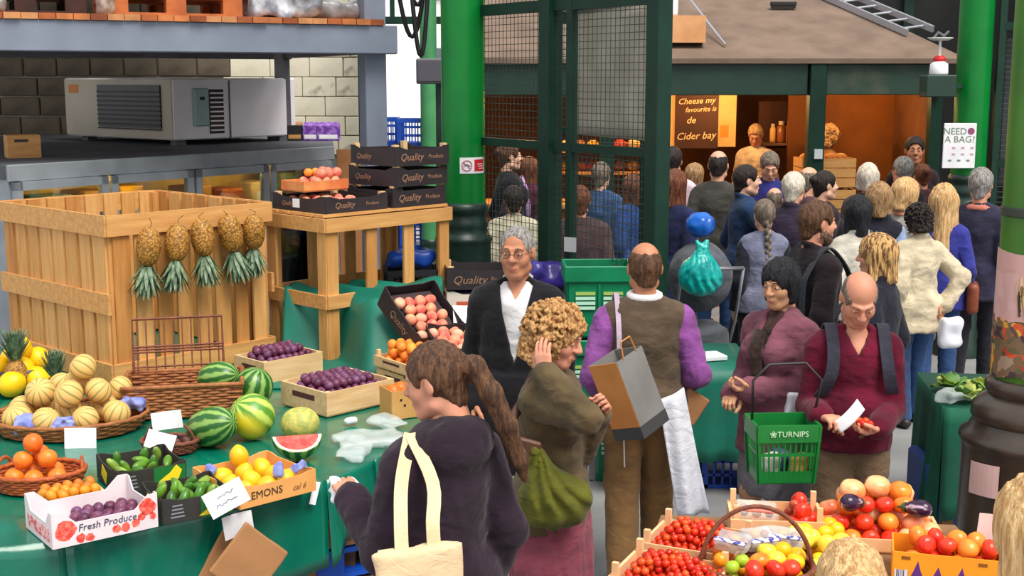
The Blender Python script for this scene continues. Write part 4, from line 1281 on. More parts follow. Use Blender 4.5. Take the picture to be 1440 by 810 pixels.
# seams of the felt
for i in range(0):
    f = (i + .7) / 3.2
    MB().bar((xl - .15, -.12 + 3.7 * f, rz0 + 1.28 * f + .004), (xr + .2 - 1.2 * f, -.12 + 3.7 * f, rz0 + 1.28 * f + .004), .03, .008).build('felt_seam', mat('felt_seam', (118, 98, 86), .95), sb)
MB().box(((xl + xr) / 2, 4.4, 1.5), (xr - xl + .4, .1, 3.0)).build('back_panel', mat('stall_brown', (120, 70, 30), .8, (92, 52, 22), 2, 4), sb)
MB().box((xr + .02, 2.3, 1.35), (.08, 4.2, 2.7)).build('side_panel', _M['stall_brown'], sb)
MB().box(((xc + xr) / 2 + .05, 1.6, 1.3), (xr - xc - .02, .06, 2.6)).build('bay_panel', mat('orange_board', (160, 92, 24), .8, (120, 66, 16), 1.6, 5), sb)
MB().box((xl + .02, 2.3, 1.35), (.08, 4.2, 2.7)).build('side_panel', _M['stall_brown'], sb)
MB().box(((xl + xr) / 2, 2.2, 2.62), (xr - xl, 4.3, .05)).build('stall_ceiling', _M['stall_brown'], sb)
stepf = MB().box(((xl + xr) / 2, 2.9, .14), (xr - xl - .2, 2.9, .28)).build('raised_floor', WOODD, sb)
# counter
ct = thing('stall_counter', 'wooden stall counter at the back hidden behind the crowd', 'counter', (1.2, SY + .75, 0))
MB().box((0, 0, .55), (3.6, .6, 1.1)).build('counter_front', mat('warm_counter', (170, 96, 40), .7, (140, 76, 30), 3, 4), ct)
MB().box((0, -.02, 1.12), (3.7, .7, .05)).build('counter_top', WOODX, ct)
# warm lamps
for i, x in enumerate((.2, 1.35, 2.4, 3.85)):
    t = thing('pendant_lamp', ['warm pendant lamp behind the wire cage', 'warm pendant lamp over the chalkboard side of stall', 'warm pendant lamp above the stall keeper', 'warm pendant lamp in the right stall bay'][i], 'lamp', (x, SY + (.9 if i < 3 else .75), 2.38))
    MB().cyl((0, 0, .08), (0, 0, .22), .006, 6).build('flex', BLACK, t)
    MB().lathe([(.02, .1), (.05, .085), (.11, .02), (.115, .015), (.105, .015), (.045, .075)], 20).build('shade', BLACK, t)
    MB().sphere((0, 0, .03), .035, 12, 8).build('bulb', mat('bulb_glow', (255, 190, 110), .5, emit=25.0), t)
    ld = bpy.data.lights.new('lamp_light', 'POINT'); ld.energy = (50, 26, 34, 16)[i]; ld.color = (1.0, .58, .22); ld.shadow_soft_size = .06
    lo_ = bpy.data.objects.new('lamp_light', ld); COL.objects.link(lo_); lo_.parent = t; lo_.location = (0, 0, -.03)
# chalkboard
kb = at_y(976, 168, 14.9)
ck = thing('chalkboard', 'brown chalkboard with cream handwritten lines hanging in stall', 'chalkboard', (kb.x, 14.9, kb.z), 0)
MB().box((.03, 0, 0), (.50, .03, .66)).build('board', mat('brown_board', (66, 30, 14), .8, (52, 24, 12), 3, 3), ck)
CH = mat('cream_chalk', (238, 196, 140), .8)
for (bd_, x, z, s_, sh) in (('Cheese my', .02, .21, .095, .3), ('favourite is', .07, .115, .08, .3), ('de', -.04, -.01, .11, .3), ('Cider bay', .02, -.19, .115, .3)):
    text_mesh('chalk_writing', bd_, s_, CH, ck, (x, -.018, z), (PI / 2, -.05, 0), shear=sh)
MB().box((-.27, .03, .0), (.14, .02, .66)).build('cream_side_panel', mat('cream_panel', (232, 180, 110), .8), ck)
q = at_y(1021, 170, 15.1)
o = MB().box((0, 0, 0), (.23, .03, .6)).build('cream_notice', mat('cream_panel2', (242, 196, 130), .8, (230, 176, 104), 3, 3), None, (q.x, 15.1, q.z)); tag(o, 'plain cream notice panel right of the chalkboard', 'notice')
MB().box((-.02, -.018, -.12), (.1, .004, .14)).build('orange_patch', mat('orange_patch', (214, 140, 50), .8), o)
# shelf with jars behind the stall keeper
q = at_y(1110, 200, 15.2)
sf_ = thing('wall_shelf', 'dark wooden shelf holding bottles behind the stall keeper', 'shelf', (q.x, 15.2, q.z))
MB().box((0, 0, -.02), (.62, .22, .03)).build('shelf_board', WOODD, sf_); MB().box((0, .12, .2), (.7, .02, .55)).build('back_board', mat('dark_shelf_back', (70, 34, 14), .8), sf_)
for x in (-.28, .28): MB().box((x, .05, -.1), (.03, .14, .14)).build('bracket', WOODD, sf_)
for i, (dx, r, h, c, lb) in enumerate(((-.20, .035, .22, (226, 170, 90), 'pale slim bottle at the left of the stall shelf'), (-.1, .055, .25, (150, 84, 44), 'copper banded jar left of the shelf middle'), (.0, .055, .25, (170, 104, 60), 'copper banded jar at the middle of shelf'), (.1, .05, .24, (130, 70, 36), 'brown jar right of the copper jars'), (.2, .035, .2, (236, 196, 140), 'cream topped bottle at right end of shelf'))):
    t = thing('jar' if r > .04 else 'bottle', lb, 'jar' if r > .04 else 'bottle', (q.x + dx, 15.2, q.z - .004))
    MB().lathe([(r * .9, 0), (r, .02), (r, h * .72), (r * .7, h * .82)], 16).build('jar_body', mat('jar_%d' % i, c, .3), t, smooth=True); MB().lathe([(r * .6, h * .82), (r * .62, h), (r * .5, h * 1.01)], 14).build('lid', mat('jar_lid', (214, 190, 150), .4), t)
br_ = thing('bread_rack', 'wooden bread rack behind the stall counter', 'rack', (1.17, SY + 1.25, 0))
for z in (1.43, 1.68): MB().box((0, 0, z), (1.4, .3, .03)).build('rack_shelf', WOODX, br_)
for x in (-.68, .68): MB().box((x, 0, .98), (.05, .28, 1.4)).build('rack_side', WOODX, br_)
# small goods on the rack
random.seed(8)
gc = [(236, 170, 40), (220, 110, 40), (196, 60, 40), (240, 200, 120), (176, 110, 60)]
for i in range(16):
    x = .62 + (i % 8) * .155
    c = gc[i % 5]; m_ = mat('loaf_%d' % (i % 5), c, .7, dk(c, .7), 12, 4)
    s = Sdf((-.12, -.12, -.02), (.12, .12, .16), .014); s.ell((0, 0, .05), (.085, .065, .055), 0); s.half((0, 0, 0.002), (0, 0, -1)); s.noise(.008, 30, i)
    P, Q = s.mesh(); o = link('bread_loaf', npmesh('loaf', P, Q, m_), None, (x, SY + 1.25, 1.452 if i < 8 else 1.702), (0, 0, random.uniform(0, 3)))
    tag(o, 'warm-lit bread loaf on the %s shelf of the bread rack' % ('lower' if i < 8 else 'upper'), 'bread', 'loaves on the %s rack shelf' % ('lower' if i < 8 else 'upper'))
# stacked wooden crates in the right bay
cs = at_y(1180, 250, 13.25)
for i in range(5):
    t = thing('wooden_crate', 'orange-lit wooden crate, %s of the stack by the stall post' % ['bottom', 'second', 'third', 'fourth', 'topmost'][i], 'crate', (cs.x + .02 * (i % 2), 13.9, i * .335), .05 * (-1) ** i, 'crates stacked by the stall post')
    for y in (-.18, .18):
        for k in range(3): MB().box((0, y, .055 + k * .105), (.58, .014, .095)).build('board', WOODX, t)
    for x in (-.285, .285):
        for k in range(3): MB().box((x, 0, .055 + k * .105), (.014, .36, .095)).build('board', WOODX, t)
    MB().box((0, 0, .006), (.56, .36, .012)).build('base', WOODX, t)
q = at_y(1190, 212, 13.9)
for i, dx in enumerate((-.2, -.07, .06, .17)):
    o = MB().sphere((0, 0, 0), (.075, .06, .05), 12, 8).build('bread_roll', mat('roll', (236, 160, 70), .7, (200, 116, 44), 9, 4), None, (cs.x + dx, 13.9, 5 * .335 - .02), smooth=True); tag(o, 'round bread roll on the topmost crate by the stall post', 'bread', 'rolls on the crate stack')
# roof clutter: ladder, wooden box, canister, brush, pole
def roof_pt(x, f): return (x, SY - .12 + 3.72 * f, rz0 + 1.28 * f)
la, lb_ = np.array(roof_pt(4.42, .20)) + [0, 0, .05], np.array(roof_pt(3.45, .80)) + [0, 0, .05]
ld_ = thing('ladder', 'aluminium ladder lying along the hip of the felt roof', 'ladder', (0, 0, 0))
ALU = mat('aluminium', (176, 180, 190), .35, metal=.5)
dv = (lb_ - la) / np.linalg.norm(lb_ - la); sd = np.cross([0, -.325, .945], dv); sd /= np.linalg.norm(sd)
for q_ in (-1, 1): MB().bar(la + sd * .17 * q_, lb_ + sd * .17 * q_, .03, .07, up=(0, -.325, .945)).build('rail', ALU, ld_)
for i in range(9):
    p = la + (lb_ - la) * (i + .5) / 9
    MB().cyl(p - sd * .17, p + sd * .17, .014, 8).build('rung', ALU, ld_)
p = roof_pt(1.78, .12); wb_ = thing('wooden_box', 'plain pine box sitting on the edge of felt roof', 'box', (p[0], p[1], p[2] + .015))
for (c, sz) in (((0, -.15, .13), (.5, .02, .26)), ((0, .15, .13), (.5, .02, .26)), ((-.24, 0, .13), (.02, .28, .26)), ((.24, 0, .13), (.02, .28, .26)), ((0, 0, .27), (.5, .32, .02))): MB().box(c, sz).build('board', mat('pinkish_ply', (226, 168, 118), .75, (206, 146, 96), 4, 4), wb_)
t = thing('canister', 'white canister with red cap standing on the pine box', 'canister', (p[0] - .1, p[1], p[2] + .297))
MB().lathe([(.07, 0), (.075, .02), (.075, .2), (.05, .23), (.03, .25)], 18).build('can_body', WHITEP, t, smooth=True); MB().lathe([(.035, .25), (.035, .29), (.0, .29)], 14).build('cap', RED, t)
p1, p2 = roof_pt(2.25, .09), roof_pt(1.9, .45)
o = MB().cyl((p1[0], p1[1], p1[2] + .03), (p2[0], p2[1], p2[2] + .3), .012, 8).build('metal_pole', ALU, None); tag(o, 'thin metal pole leaning on the felt roof', 'pole')
p = roof_pt(3.12, .45); t = thing('broom_head', 'black broom head lying on the roof below the ladder', 'broom', (p[0], p[1], p[2] + .02))
MB().box((0, 0, .05), (.3, .06, .05), bev=.01).build('head_block', BLACK, t); MB().box((0, 0, .015), (.28, .05, .04)).build('bristles', mat('bristles', (40, 34, 30), .9), t)
# bracket lamp by column A
q = at_y(1319, 121, 11.3)
t = thing('bracket_lamp', 'green bracket box with white jar and dish lamp by the column', 'lamp', (q.x, 11.3, q.z))
MB().box((0, 0, 0), (.27, .2, .19), bev=.01).build('bracket_box', FASC, t)
MB().bar((.1, .05, 0), (4.09 - q.x, .2, 0), .04, .04).build('wall_arm', FASC, t)
MB().lathe([(.075, .096), (.08, .11), (.075, .19), (.04, .215)], 18).build('white_jar', WHITEP, t, smooth=True)
MB().lathe([(.05, .212), (.055, .235), (.035, .26), (.0, .26)], 16).build('red_collar', RED, t, smooth=True)
MB().cyl((0, 0, .26), (0, 0, .4), .012, 8).build('stem', WHITEP, t)
MB().lathe([(.0, .385), (.07, .39), (.11, .41), (.105, .415), (.0, .4)], 20).build('dish', mat('pale_dish', (200, 206, 200), .4), t, smooth=True)
MB().tube([(-.06, 0, .41), (-.02, 0, .46), (.03, 0, .43), (.07, 0, .47)], .012, 6).build('wire_guard', STEELD, t)
# NEED A BAG? notice
q = at_y(1349, 205, 11.335)
t = thing('bag_notice', 'white notice reading NEED A BAG? on the right column', 'sign', (q.x, 11.335, q.z), -.02)
MB().box((0, 0, 0), (.285, .012, .395), bev=.004).build('panel', WHITEP, t)
NG = mat('notice_grey_green', (110, 132, 112), .7)
text_mesh('lettering', 'NEED', .082, NG, t, (-.045, -.0075, .125), (PI / 2, 0, 0)); text_mesh('lettering', 'A BAG?', .082, NG, t, (0, -.0075, .055), (PI / 2, 0, 0))
MB().lathe([(.03, 0), (.03, .002), (0, .002)], 20, R=rotm(PI / 2)).build('round_logo', mat('logo_plum', (140, 70, 110), .6), t, (.095, -.0062, .128))
for r_ in range(3):
    for k in range(3): MB().box((-.08 + k * .08 + (.03 if r_ < 2 else 0), -.0065, -.02 - r_ * .055), (.03, .001, .018)).build('print_mark', mat('print_pale', (190, 150, 170), .7) if r_ < 2 else NG, t)
# mesh screen right of column A
sc_ = thing('mesh_screen', 'dark green framed mesh screen between the right columns', 'screen', (0, 0, 0))
A_, B_ = np.array([4.3, 11.45]), np.array([5.6, 11.0])
for z in (.3, 1.75, 2.95): MB().bar((A_[0], A_[1], z), (B_[0], B_[1], z), .05, .07).build('rail', DGREEN, sc_)
for f in (0, .5, 1): 
    p = A_ + (B_ - A_) * f; MB().box((p[0], p[1], 1.6), (.06, .06, 3.2)).build('upright', DGREEN, sc_)
w_ = MB()
for k in range(28): 
    p = A_ + (B_ - A_) * k / 28; w_.tube([(p[0], p[1], .3), (p[0], p[1], 2.95)], .003, 4, caps=False)
for k in range(58): w_.tube([(A_[0], A_[1], .3 + k * .046), (B_[0], B_[1], .3 + k * .046)], .003, 4, caps=False)
o = w_.build('wire_mesh', _M['mesh_wire'], sc_); o['kind'] = 'stuff'
MB().box(((A_[0] + B_[0]) / 2, (A_[1] + B_[1]) / 2 + .12, 2.2), (1.2, .03, 1.3), rotz(-.33)).build('grey_board', mat('screen_board', (84, 88, 96), .7, (60, 62, 68), 3, 4), sc_)

# pale tarpaulin hung inside the cage
tp = thing('tarpaulin', 'pale grey tarpaulin hanging inside the wire cage', 'tarpaulin', (0, 0, 0))
ta, tb2 = at_y(806, 100, 9.35), at_y(912, 100, 8.3)
V = []; Fc = []; nu, nv = 24, 10
for u in range(nu + 1):
    f = u / nu
    for v in range(nv + 1):
        g = v / nv; V.append((ta.x + (tb2.x - ta.x) * f, 9.35 + (8.3 - 9.35) * f + .02 * math.sin(f * 30) * (1 - g), 2.10 + .88 * g))
for u in range(nu):
    for v in range(nv): Fc.append((u * (nv + 1) + v, (u + 1) * (nv + 1) + v, (u + 1) * (nv + 1) + v + 1, u * (nv + 1) + v + 1))
o = MB().add(V, Fc).build('sheet', mat('pale_tarp', (200, 192, 178), .8, (176, 166, 150), 3, 4), tp, smooth=True); o.modifiers.new('thickness', 'SOLIDIFY').thickness = .004
MB().bar((ta.x - .02, 9.35, 2.99), (tb2.x + .02, 8.3, 2.99), .03, .03).build('hanging_bar', DGREEN, tp)
# unseen roof added over the left bay to darken what lies below
rl = MB(); rl.box((-6.4, 12.2, 4.25), (6.2, 7.6, .12)); o = rl.build('shade_roof', mat('shade_roof_dark', (64, 58, 52), .9, (48, 44, 40), 2, 4)); tag(o, kind='structure')
# printed asparagus spears on the pink poster
pst = bpy.data.objects['poster']; rr = random.Random(2); AC = [mat('asp_%d' % i, c, .6) for i, c in enumerate(((104, 86, 44), (70, 50, 40), (150, 124, 70), (190, 160, 120)))]
for i in range(30):
    a = PI * 1.22 + rr.uniform(0, .75); z0 = 1.52 + rr.uniform(0, .06); ln = rr.uniform(.07, .15); tl = rr.uniform(-.12, .12)
    pts = [(.1915 * math.cos(a + tl * f), .1915 * math.sin(a + tl * f), z0 + ln * f) for f in (0, .4, .8, 1)]
    MB().tube(pts, [(.002, .006), (.002, .007), (.002, .008), (.001, .002)], 6).build('printed_spear', AC[i % 4], pst)
# ================================================================ produce: meshes shared by alike pieces
def radial_mat(name, c1, c2, n, dist=.5, rough=.45, sharp=(.4, .6), axis='Z', c3=None):
    """meridian stripes round the object's own axis"""
    if name in _M: return _M[name]
    m = bpy.data.materials.new(name); m.use_nodes = True; nt = m.node_tree; N = nt.nodes; L = nt.links
    b = N['Principled BSDF']; b.inputs['Roughness'].default_value = rough
    tc = N.new('ShaderNodeTexCoord'); nz = N.new('ShaderNodeTexNoise'); nz.inputs['Scale'].default_value = 22; nz.inputs['Detail'].default_value = 4
    L.new(tc.outputs['Object'], nz.inputs['Vector'])
    sx = N.new('ShaderNodeSeparateXYZ'); L.new(tc.outputs['Object'], sx.inputs[0])
    at = N.new('ShaderNodeMath'); at.operation = 'ARCTAN2'; L.new(sx.outputs['Y'], at.inputs[0]); L.new(sx.outputs['X'], at.inputs[1])
    mu = N.new('ShaderNodeMath'); mu.operation = 'MULTIPLY'; mu.inputs[1].default_value = n; L.new(at.outputs[0], mu.inputs[0])
    nm = N.new('ShaderNodeMath'); nm.operation = 'MULTIPLY_ADD'; nm.inputs[1].default_value = dist * 8; L.new(nz.outputs['Fac'], nm.inputs[0]); L.new(mu.outputs[0], nm.inputs[2])
    si = N.new('ShaderNodeMath'); si.operation = 'SINE'; L.new(nm.outputs[0], si.inputs[0])
    ma = N.new('ShaderNodeMath'); ma.operation = 'MULTIPLY_ADD'; ma.inputs[1].default_value = .5; ma.inputs[2].default_value = .5; L.new(si.outputs[0], ma.inputs[0])
    rp = N.new('ShaderNodeValToRGB'); rp.color_ramp.elements[0].position = sharp[0]; rp.color_ramp.elements[1].position = sharp[1]
    rp.color_ramp.elements[0].color = lin(c1); rp.color_ramp.elements[1].color = lin(c2)
    L.new(ma.outputs[0], rp.inputs['Fac']); out = rp.outputs['Color']
    if c3 is not None:   # ground spot: a yellow patch on one side
        r2 = N.new('ShaderNodeValToRGB'); r2.color_ramp.elements[0].position = .035; r2.color_ramp.elements[1].position = .085
        L.new(sx.outputs['X'], r2.inputs['Fac']); mx = N.new('ShaderNodeMixRGB'); L.new(r2.outputs['Color'], mx.inputs[0]); L.new(out, mx.inputs[1]); mx.inputs[2].default_value = lin(c3); out = mx.outputs[0]
    L.new(out, b.inputs['Base Color']); _M[name] = m
    return m
def round_fruit(name, r, mat_, squash=1.0, dimple=.12, n=14, m=10, ribs=0, ribd=.05, tip=0.0, cleft=0.0):
    V = []; Fc = []
    for i in range(m + 1):
        t = PI * i / m
        rr = math.sin(t); z = math.cos(t) * squash
        z -= dimple * math.exp(-(t / .45) ** 2) * (1 if tip <= 0 else 0)
        if tip: z += tip * (math.exp(-(t / .35) ** 2) - .8 * math.exp(-((PI - t) / .35) ** 2))
        for k in range(n):
            a = 2 * PI * k / n
            q = 1 - ribd * (abs(math.sin(a * ribs / 2)) < .35) if ribs else 1
            if cleft: q *= 1 - cleft * math.exp(-(min(a, 2 * PI - a) / .3) ** 2)
            V.append((r * rr * q * math.cos(a), r * rr * q * math.sin(a), r * z))
    for i in range(m):
        for k in range(n):
            k2 = (k + 1) % n; Fc.append((i * n + k2, i * n + k, (i + 1) * n + k, (i + 1) * n + k2))
    return MB().add(V, Fc).mesh(name, mat_, True)
def fm(name, c, c2, rough=.4, ns=14, lo=.35, hi=.7): return mat(name, c, rough, c2, ns, 3, lo, hi, .04, 90, spec=.45)
APRI = [round_fruit('apricot', .029, fm('apricot_%d' % i, c, c2, .55), .95, .1, cleft=.06) for i, (c, c2) in enumerate((((240, 150, 40), (232, 110, 30)), ((246, 164, 60), (226, 120, 40)), ((236, 132, 36), (214, 84, 34))))]
PEACH = [round_fruit('peach', .037, fm('peach_%d' % i, c, c2, .75, 18), .93, .12, cleft=.06) for i, (c, c2) in enumerate((((222, 110, 96), (238, 176, 130)), ((206, 84, 80), (232, 150, 116)), ((232, 146, 130), (240, 190, 150))))]
PLUM = [round_fruit('plum', .024, fm('plum_%d' % i, c, c2, .45, 20), 1.1, .08, cleft=.05) for i, (c, c2) in enumerate((((88, 34, 62), (124, 70, 100)), ((104, 40, 70), (70, 28, 60)), ((120, 74, 112), (84, 36, 66))))]
ORNG = [round_fruit('orange', .042, fm('orange_%d' % i, c, dk(c, .88), .4, 40), .96, .06) for i, c in enumerate(((238, 112, 30), (244, 128, 36)))]
LEMON = [round_fruit('lemon', .042, fm('lemon_%d' % i, c, dk(c, .9), .4, 30), 1.12, 0, tip=.16) for i, c in enumerate(((246, 200, 30), (240, 186, 24)))]
YMEL = [round_fruit('yellow_melon', .072, fm('ymelon', (248, 204, 12), (232, 178, 10), .4, 6), 1.1, .03, 20, 14)]
CMEL = round_fruit('melon', .072, radial_mat('charentais', (222, 178, 104), (146, 138, 74), 10, .16, .6, (.8, .97)), .95, .06, 30, 16, 10, .025)
CHERRY = [round_fruit('cherry_tomato', .0148, fm('cherry_t_%d' % i, c, dk(c, .85), .2), .97, .1, 10, 7) for i, c in enumerate(((228, 54, 20), (238, 86, 28), (212, 36, 18)))]
TOM = {}
for nm, c, c2, r, sq in (('red', (214, 34, 22), (226, 70, 30), .037, .82), ('orange', (236, 112, 30), (244, 150, 50), .040, .85), ('yellow', (250, 196, 20), (240, 170, 16), .034, .92), ('lemony', (246, 222, 70), (232, 206, 60), .036, .9),
                     ('green', (150, 186, 40), (190, 206, 60), .026, .95), ('blush', (240, 170, 120), (226, 90, 60), .045, .72), ('pale', (246, 204, 150), (236, 130, 60), .047, .78), ('gold', (246, 170, 30), (234, 140, 26), .026, 1.0), ('dark', (150, 40, 30), (190, 90, 50), .022, 1.0)):
    TOM[nm] = round_fruit('tomato', r, fm('tom_' + nm, c, c2, .22, 16), sq, .14, 18, 10, 7 if nm in ('blush', 'pale') else 0, .06)
CALYX = MB()
for k in range(5):
    a = 2 * PI * k / 5; CALYX.add([(0, 0, .002), (.006 * math.cos(a + .5), .006 * math.sin(a + .5), .003), (.016 * math.cos(a), .016 * math.sin(a), .001), (.006 * math.cos(a - .5), .006 * math.sin(a - .5), .003), (0, 0, .006)], [(0, 1, 2), (0, 2, 3), (4, 2, 1), (4, 3, 2)])
CALYX.tube([(0, 0, .002), (.002, 0, .012)], .0018, 5)
CALYX = CALYX.mesh('calyx', mat('tomato_stalk', (70, 110, 40), .6))
def put(name, me, loc, label, cat, group, rot=None, scale=None):
    o = link(name, me, None, loc, rot or (random.uniform(0, 6.28), random.uniform(-.5, .5), random.uniform(0, 6.28)), scale)
    return tag(o, label, cat, group)
def heap(name, label, cat, group, meshes, c, rz, L, W, z0, r, layers=2, dome=.3, jit=.12, skip=0.0, sq=1.0, tilt=0.0, limit=None, base_fill=None):
    """fruit laid in staggered layers inside a tray at c"""
    n = 0; R = rotz(rz); spots = []
    for l in range(layers):
        Ll, Wl = L - l * dome * 2 * r, W - l * dome * 2 * r
        nx = max(1, int(Ll / (2.02 * r))); ny = max(1, int(Wl / (1.78 * r)))
        for j in range(ny):
            for i in range(nx):
                if random.random() < (skip if l else skip * .3): continue
                x = -Ll / 2 + r + (i + (.5 if (j + l) % 2 else 0)) * (Ll - 2 * r) / max(nx - .5, 1)
                y = -Wl / 2 + r + j * (Wl - 2 * r) / max(ny - 1, 1)
                if abs(x) > L / 2 - r * .8: continue
                x += random.uniform(-jit, jit) * r; y += random.uniform(-jit, jit) * r
                z = z0 + r * sq + l * r * 1.55 * sq + random.uniform(-.08, .12) * r + y * tilt
                q = R @ np.array([x, y, 0]); spots.append((c[0] + q[0], c[1] + q[1], z))
    for p in spots:
        put(name, random.choice(meshes), p, label, cat, group); n += 1
    return n
def corner(px, py, z, yaw, L, W, push=0):
    c = at_z(px, py, z); e1 = (math.cos(yaw), math.sin(yaw)); e2 = (-math.sin(yaw), math.cos(yaw))
    return (c.x + e1[0] * L / 2 + e2[0] * W / 2, c.y + e1[1] * L / 2 + e2[1] * W / 2, z)
def wood_tray(label, loc, rz, L, W, Hh, m_=WOODP, slats=1, post=.0, name='wooden_tray', cat='crate', slot=True, group=None, tilt=0.0, roll=0.0):
    t = thing(name, label, cat, loc, rz, group); t.rotation_euler = (tilt, roll, rz)
    MB().box((0, 0, .006), (L - .01, W - .01, .008)).build('base', m_, t)
    bh = (Hh - .012 - (slats - 1) * .012) / slats
    for k in range(slats):
        z = .010 + bh / 2 + k * (bh + .012)
        for sy in (-1, 1): MB().box((0, sy * (W / 2 - .004), z), (L, .008, bh)).build('side_board', m_, t)
        for sx in (-1, 1):
            e = MB().box((sx * (L / 2 - .006), 0, z), (.012, W - .018, bh)).build('end_board', m_, t)
            if slot and k == slats - 1:
                MB().box((sx * .0062, 0, bh * .12), (.001, W * .48, bh * .24)).build('hand_slot', mat('slot_dark', (82, 40, 40), .8), e, (sx * (L / 2 - .006), 0, z))
    for sx in (-1, 1):
        for sy in (-1, 1):
            MB().box((sx * (L / 2 - .022), sy * (W / 2 - .018), (Hh + post) / 2), (.022, .02, Hh + post)).build('corner_post', m_, t)
    return t
def carton(label, loc, rz, L, W, Hh, m_, m_in=None, ears=.0, name='carton', cat='box', tilt=0.0, roll=0.0, group=None, dip=.0):
    """open-topped card tray with raised corner ears"""
    t = thing(name, label, cat, loc, rz, group); t.rotation_euler = (tilt, roll, rz)
    m_in = m_in or m_
    MB().box((0, 0, .004), (L - .012, W - .012, .006)).build('base', m_in, t)
    def panel(n, wl, th=.005):
        k = .22 * wl if ears else 0
        pf_ = [(-wl / 2, 0), (wl / 2, 0), (wl / 2, Hh + ears)]
        if ears: pf_ += [(wl / 2 - k * .4, Hh + ears), (wl / 2 - k, Hh), (-wl / 2 + k, Hh), (-wl / 2 + k * .4, Hh + ears)]
        pf_ += [(-wl / 2, Hh + ears)]
        N_ = len(pf_); V = [(x, -th / 2, z) for x, z in pf_] + [(x, th / 2, z) for x, z in pf_]
        # fan by quads (convex in the lower part): split as centre strip triangles
        Fc = []
        if ears:
            idx = [(0, 1, 5 - 1), (0, 4, 5), (1, 2, 3), (1, 3, 4), (0, 5, 6), (0, 6, 7)]
        else: idx = [(0, 1, 2), (0, 2, 3)]
        for tr in idx: Fc.append(tr); Fc.append(tuple(N_ + i for i in tr[::-1]))
        for i in range(N_): j = (i + 1) % N_; Fc.append((i, N_ + i, N_ + j, j))
        return MB().add(V, Fc)
    out = {}
    out['front'] = panel('f', L).build('front_panel', m_, t, (0, -W / 2, 0)); out['back'] = panel('b', L).build('back_panel', m_, t, (0, W / 2, 0), (0, 0, PI))
    out['left'] = panel('l', W).build('end_panel', m_, t, (-L / 2, 0, 0), (0, 0, -PI / 2)); out['right'] = panel('r', W).build('end_panel', m_, t, (L / 2, 0, 0), (0, 0, PI / 2))
    return t, out
def card_sign(label, p, w_, h_, rz=0.0, rx=0.0, ry=0.0, lines=0, m_=WHITEP, name='price_card'):
    # a slightly curled card
    V = []; Fc = []; n = 5
    for k in range(n + 1):
        x = (k / n - .5) * w_; b = .012 * (2 * k / n - 1) ** 2
        V += [(x, -b, -h_ / 2), (x, -b, h_ / 2), (x, -b + .0015, h_ / 2), (x, -b + .0015, -h_ / 2)]
    for k in range(n):
        for j in range(4): Fc.append((k * 4 + j, (k + 1) * 4 + j, (k + 1) * 4 + (j + 1) % 4, k * 4 + (j + 1) % 4))
    o = MB().add(V, Fc).build(name, m_, None, p, (rx, ry, rz)); tag(o, label, 'card')
    for q in range(lines):
        random.seed(q + int(p[0] * 100))
        pts = [(x, -.004 - .012 * (2 * x / w_) ** 2, h_ * (.16 - .3 * q) + random.uniform(-.006, .006)) for x in np.linspace(-w_ * (.2 + .1 * q), w_ * .25, 12)]
        MB().tube(pts, .0012, 4).build('handwriting', INK, o)
    return o

# ================================================================ tables and cloths
def cloth(name, label, poly, zt, drops, m_, folds_=.018, step=.035, thick=.004, skirt_edges=None, wob=.01, cat='tablecloth'):
    """cloth over a polygon table: flat top with slight ripples + hanging folded skirt, one closed sheet"""
    n = len(poly); V = [(p[0], p[1], zt) for p in poly]; Fc = [tuple(range(n))]
    mb = MB(); mb.add(V, Fc)
    cx = sum(p[0] for p in poly) / n; cy = sum(p[1] for p in poly) / n
    for i in range(n):
        if skirt_edges is not None and i not in skirt_edges: continue
        A = np.array(poly[i]); B = np.array(poly[(i + 1) % n]); L_ = np.linalg.norm(B - A); D = (B - A) / L_; Nn = np.array([D[1], -D[0]])
        k = max(2, int(L_ / step)); rows = 7
        d0, d1 = drops[i], drops[(i + 1) % n]
        Vg = []; 
        for a in range(k + 1):
            f = a / k
            for r in range(rows + 1):
                g = r / rows; dd = d0 + (d1 - d0) * f; dd *= 1 + wob * math.sin(f * 23 + i)
                amp = folds_ * g * (.35 + .65 * abs(math.sin(f * L_ * 2.1 + i)))
                o_ = amp * (1 + math.sin(f * L_ * 27 + 1.3 * math.sin(f * L_ * 9))) + .006 * g + .003
                q = A + D * L_ * f + Nn * o_
                Vg.append((q[0], q[1], zt - dd * g - (.004 if r else 0)))
        Fg = [(a * (rows + 1) + r, a * (rows + 1) + r + 1, (a + 1) * (rows + 1) + r + 1, (a + 1) * (rows + 1) + r) for a in range(k) for r in range(rows)]
        mb.add(Vg, Fg)
    o = mb.build(name, m_)
    sm = o.modifiers.new('thickness', 'SOLIDIFY'); sm.thickness = thick; sm.offset = -1
    o.data.polygons.foreach_set('use_smooth', [len(f) == 4 for f in mb.f])
    return tag(o, label, cat)
def trestle(label, poly, zt, name='market_table', shrink=.05):
    cx = sum(p[0] for p in poly) / len(poly); cy = sum(p[1] for p in poly) / len(poly)
    t = thing(name, label, 'table', (cx, cy, 0))
    pl = [((p[0] - cx) * (1 - shrink), (p[1] - cy) * (1 - shrink)) for p in poly]
    MB().prism(pl, zt - .045, zt - .012).build('table_top', WOODD, t)
    for p in pl: MB().box((p[0] * .9, p[1] * .9, (zt - .045) / 2), (.06, .06, zt - .045)).build('leg', WOODD, t)
    for i in range(len(pl)):
        a, b = pl[i], pl[(i + 1) % len(pl)]
        MB().bar((a[0] * .93, a[1] * .93, zt - .09), (b[0] * .93, b[1] * .93, zt - .09), .03, .09).build('apron_board', WOODX, t)
    return t
ZT = .75
TP = [(-2.75, 4.33), (-1.72, 4.92 - .22), (-.82, 5.44), (-.64, 5.74), (-.12, 7.0), (-.14, 8.0), (-1.0, 8.8), (-2.4, 9.15), (-3.42, 8.2), (-3.45, 6.3)]
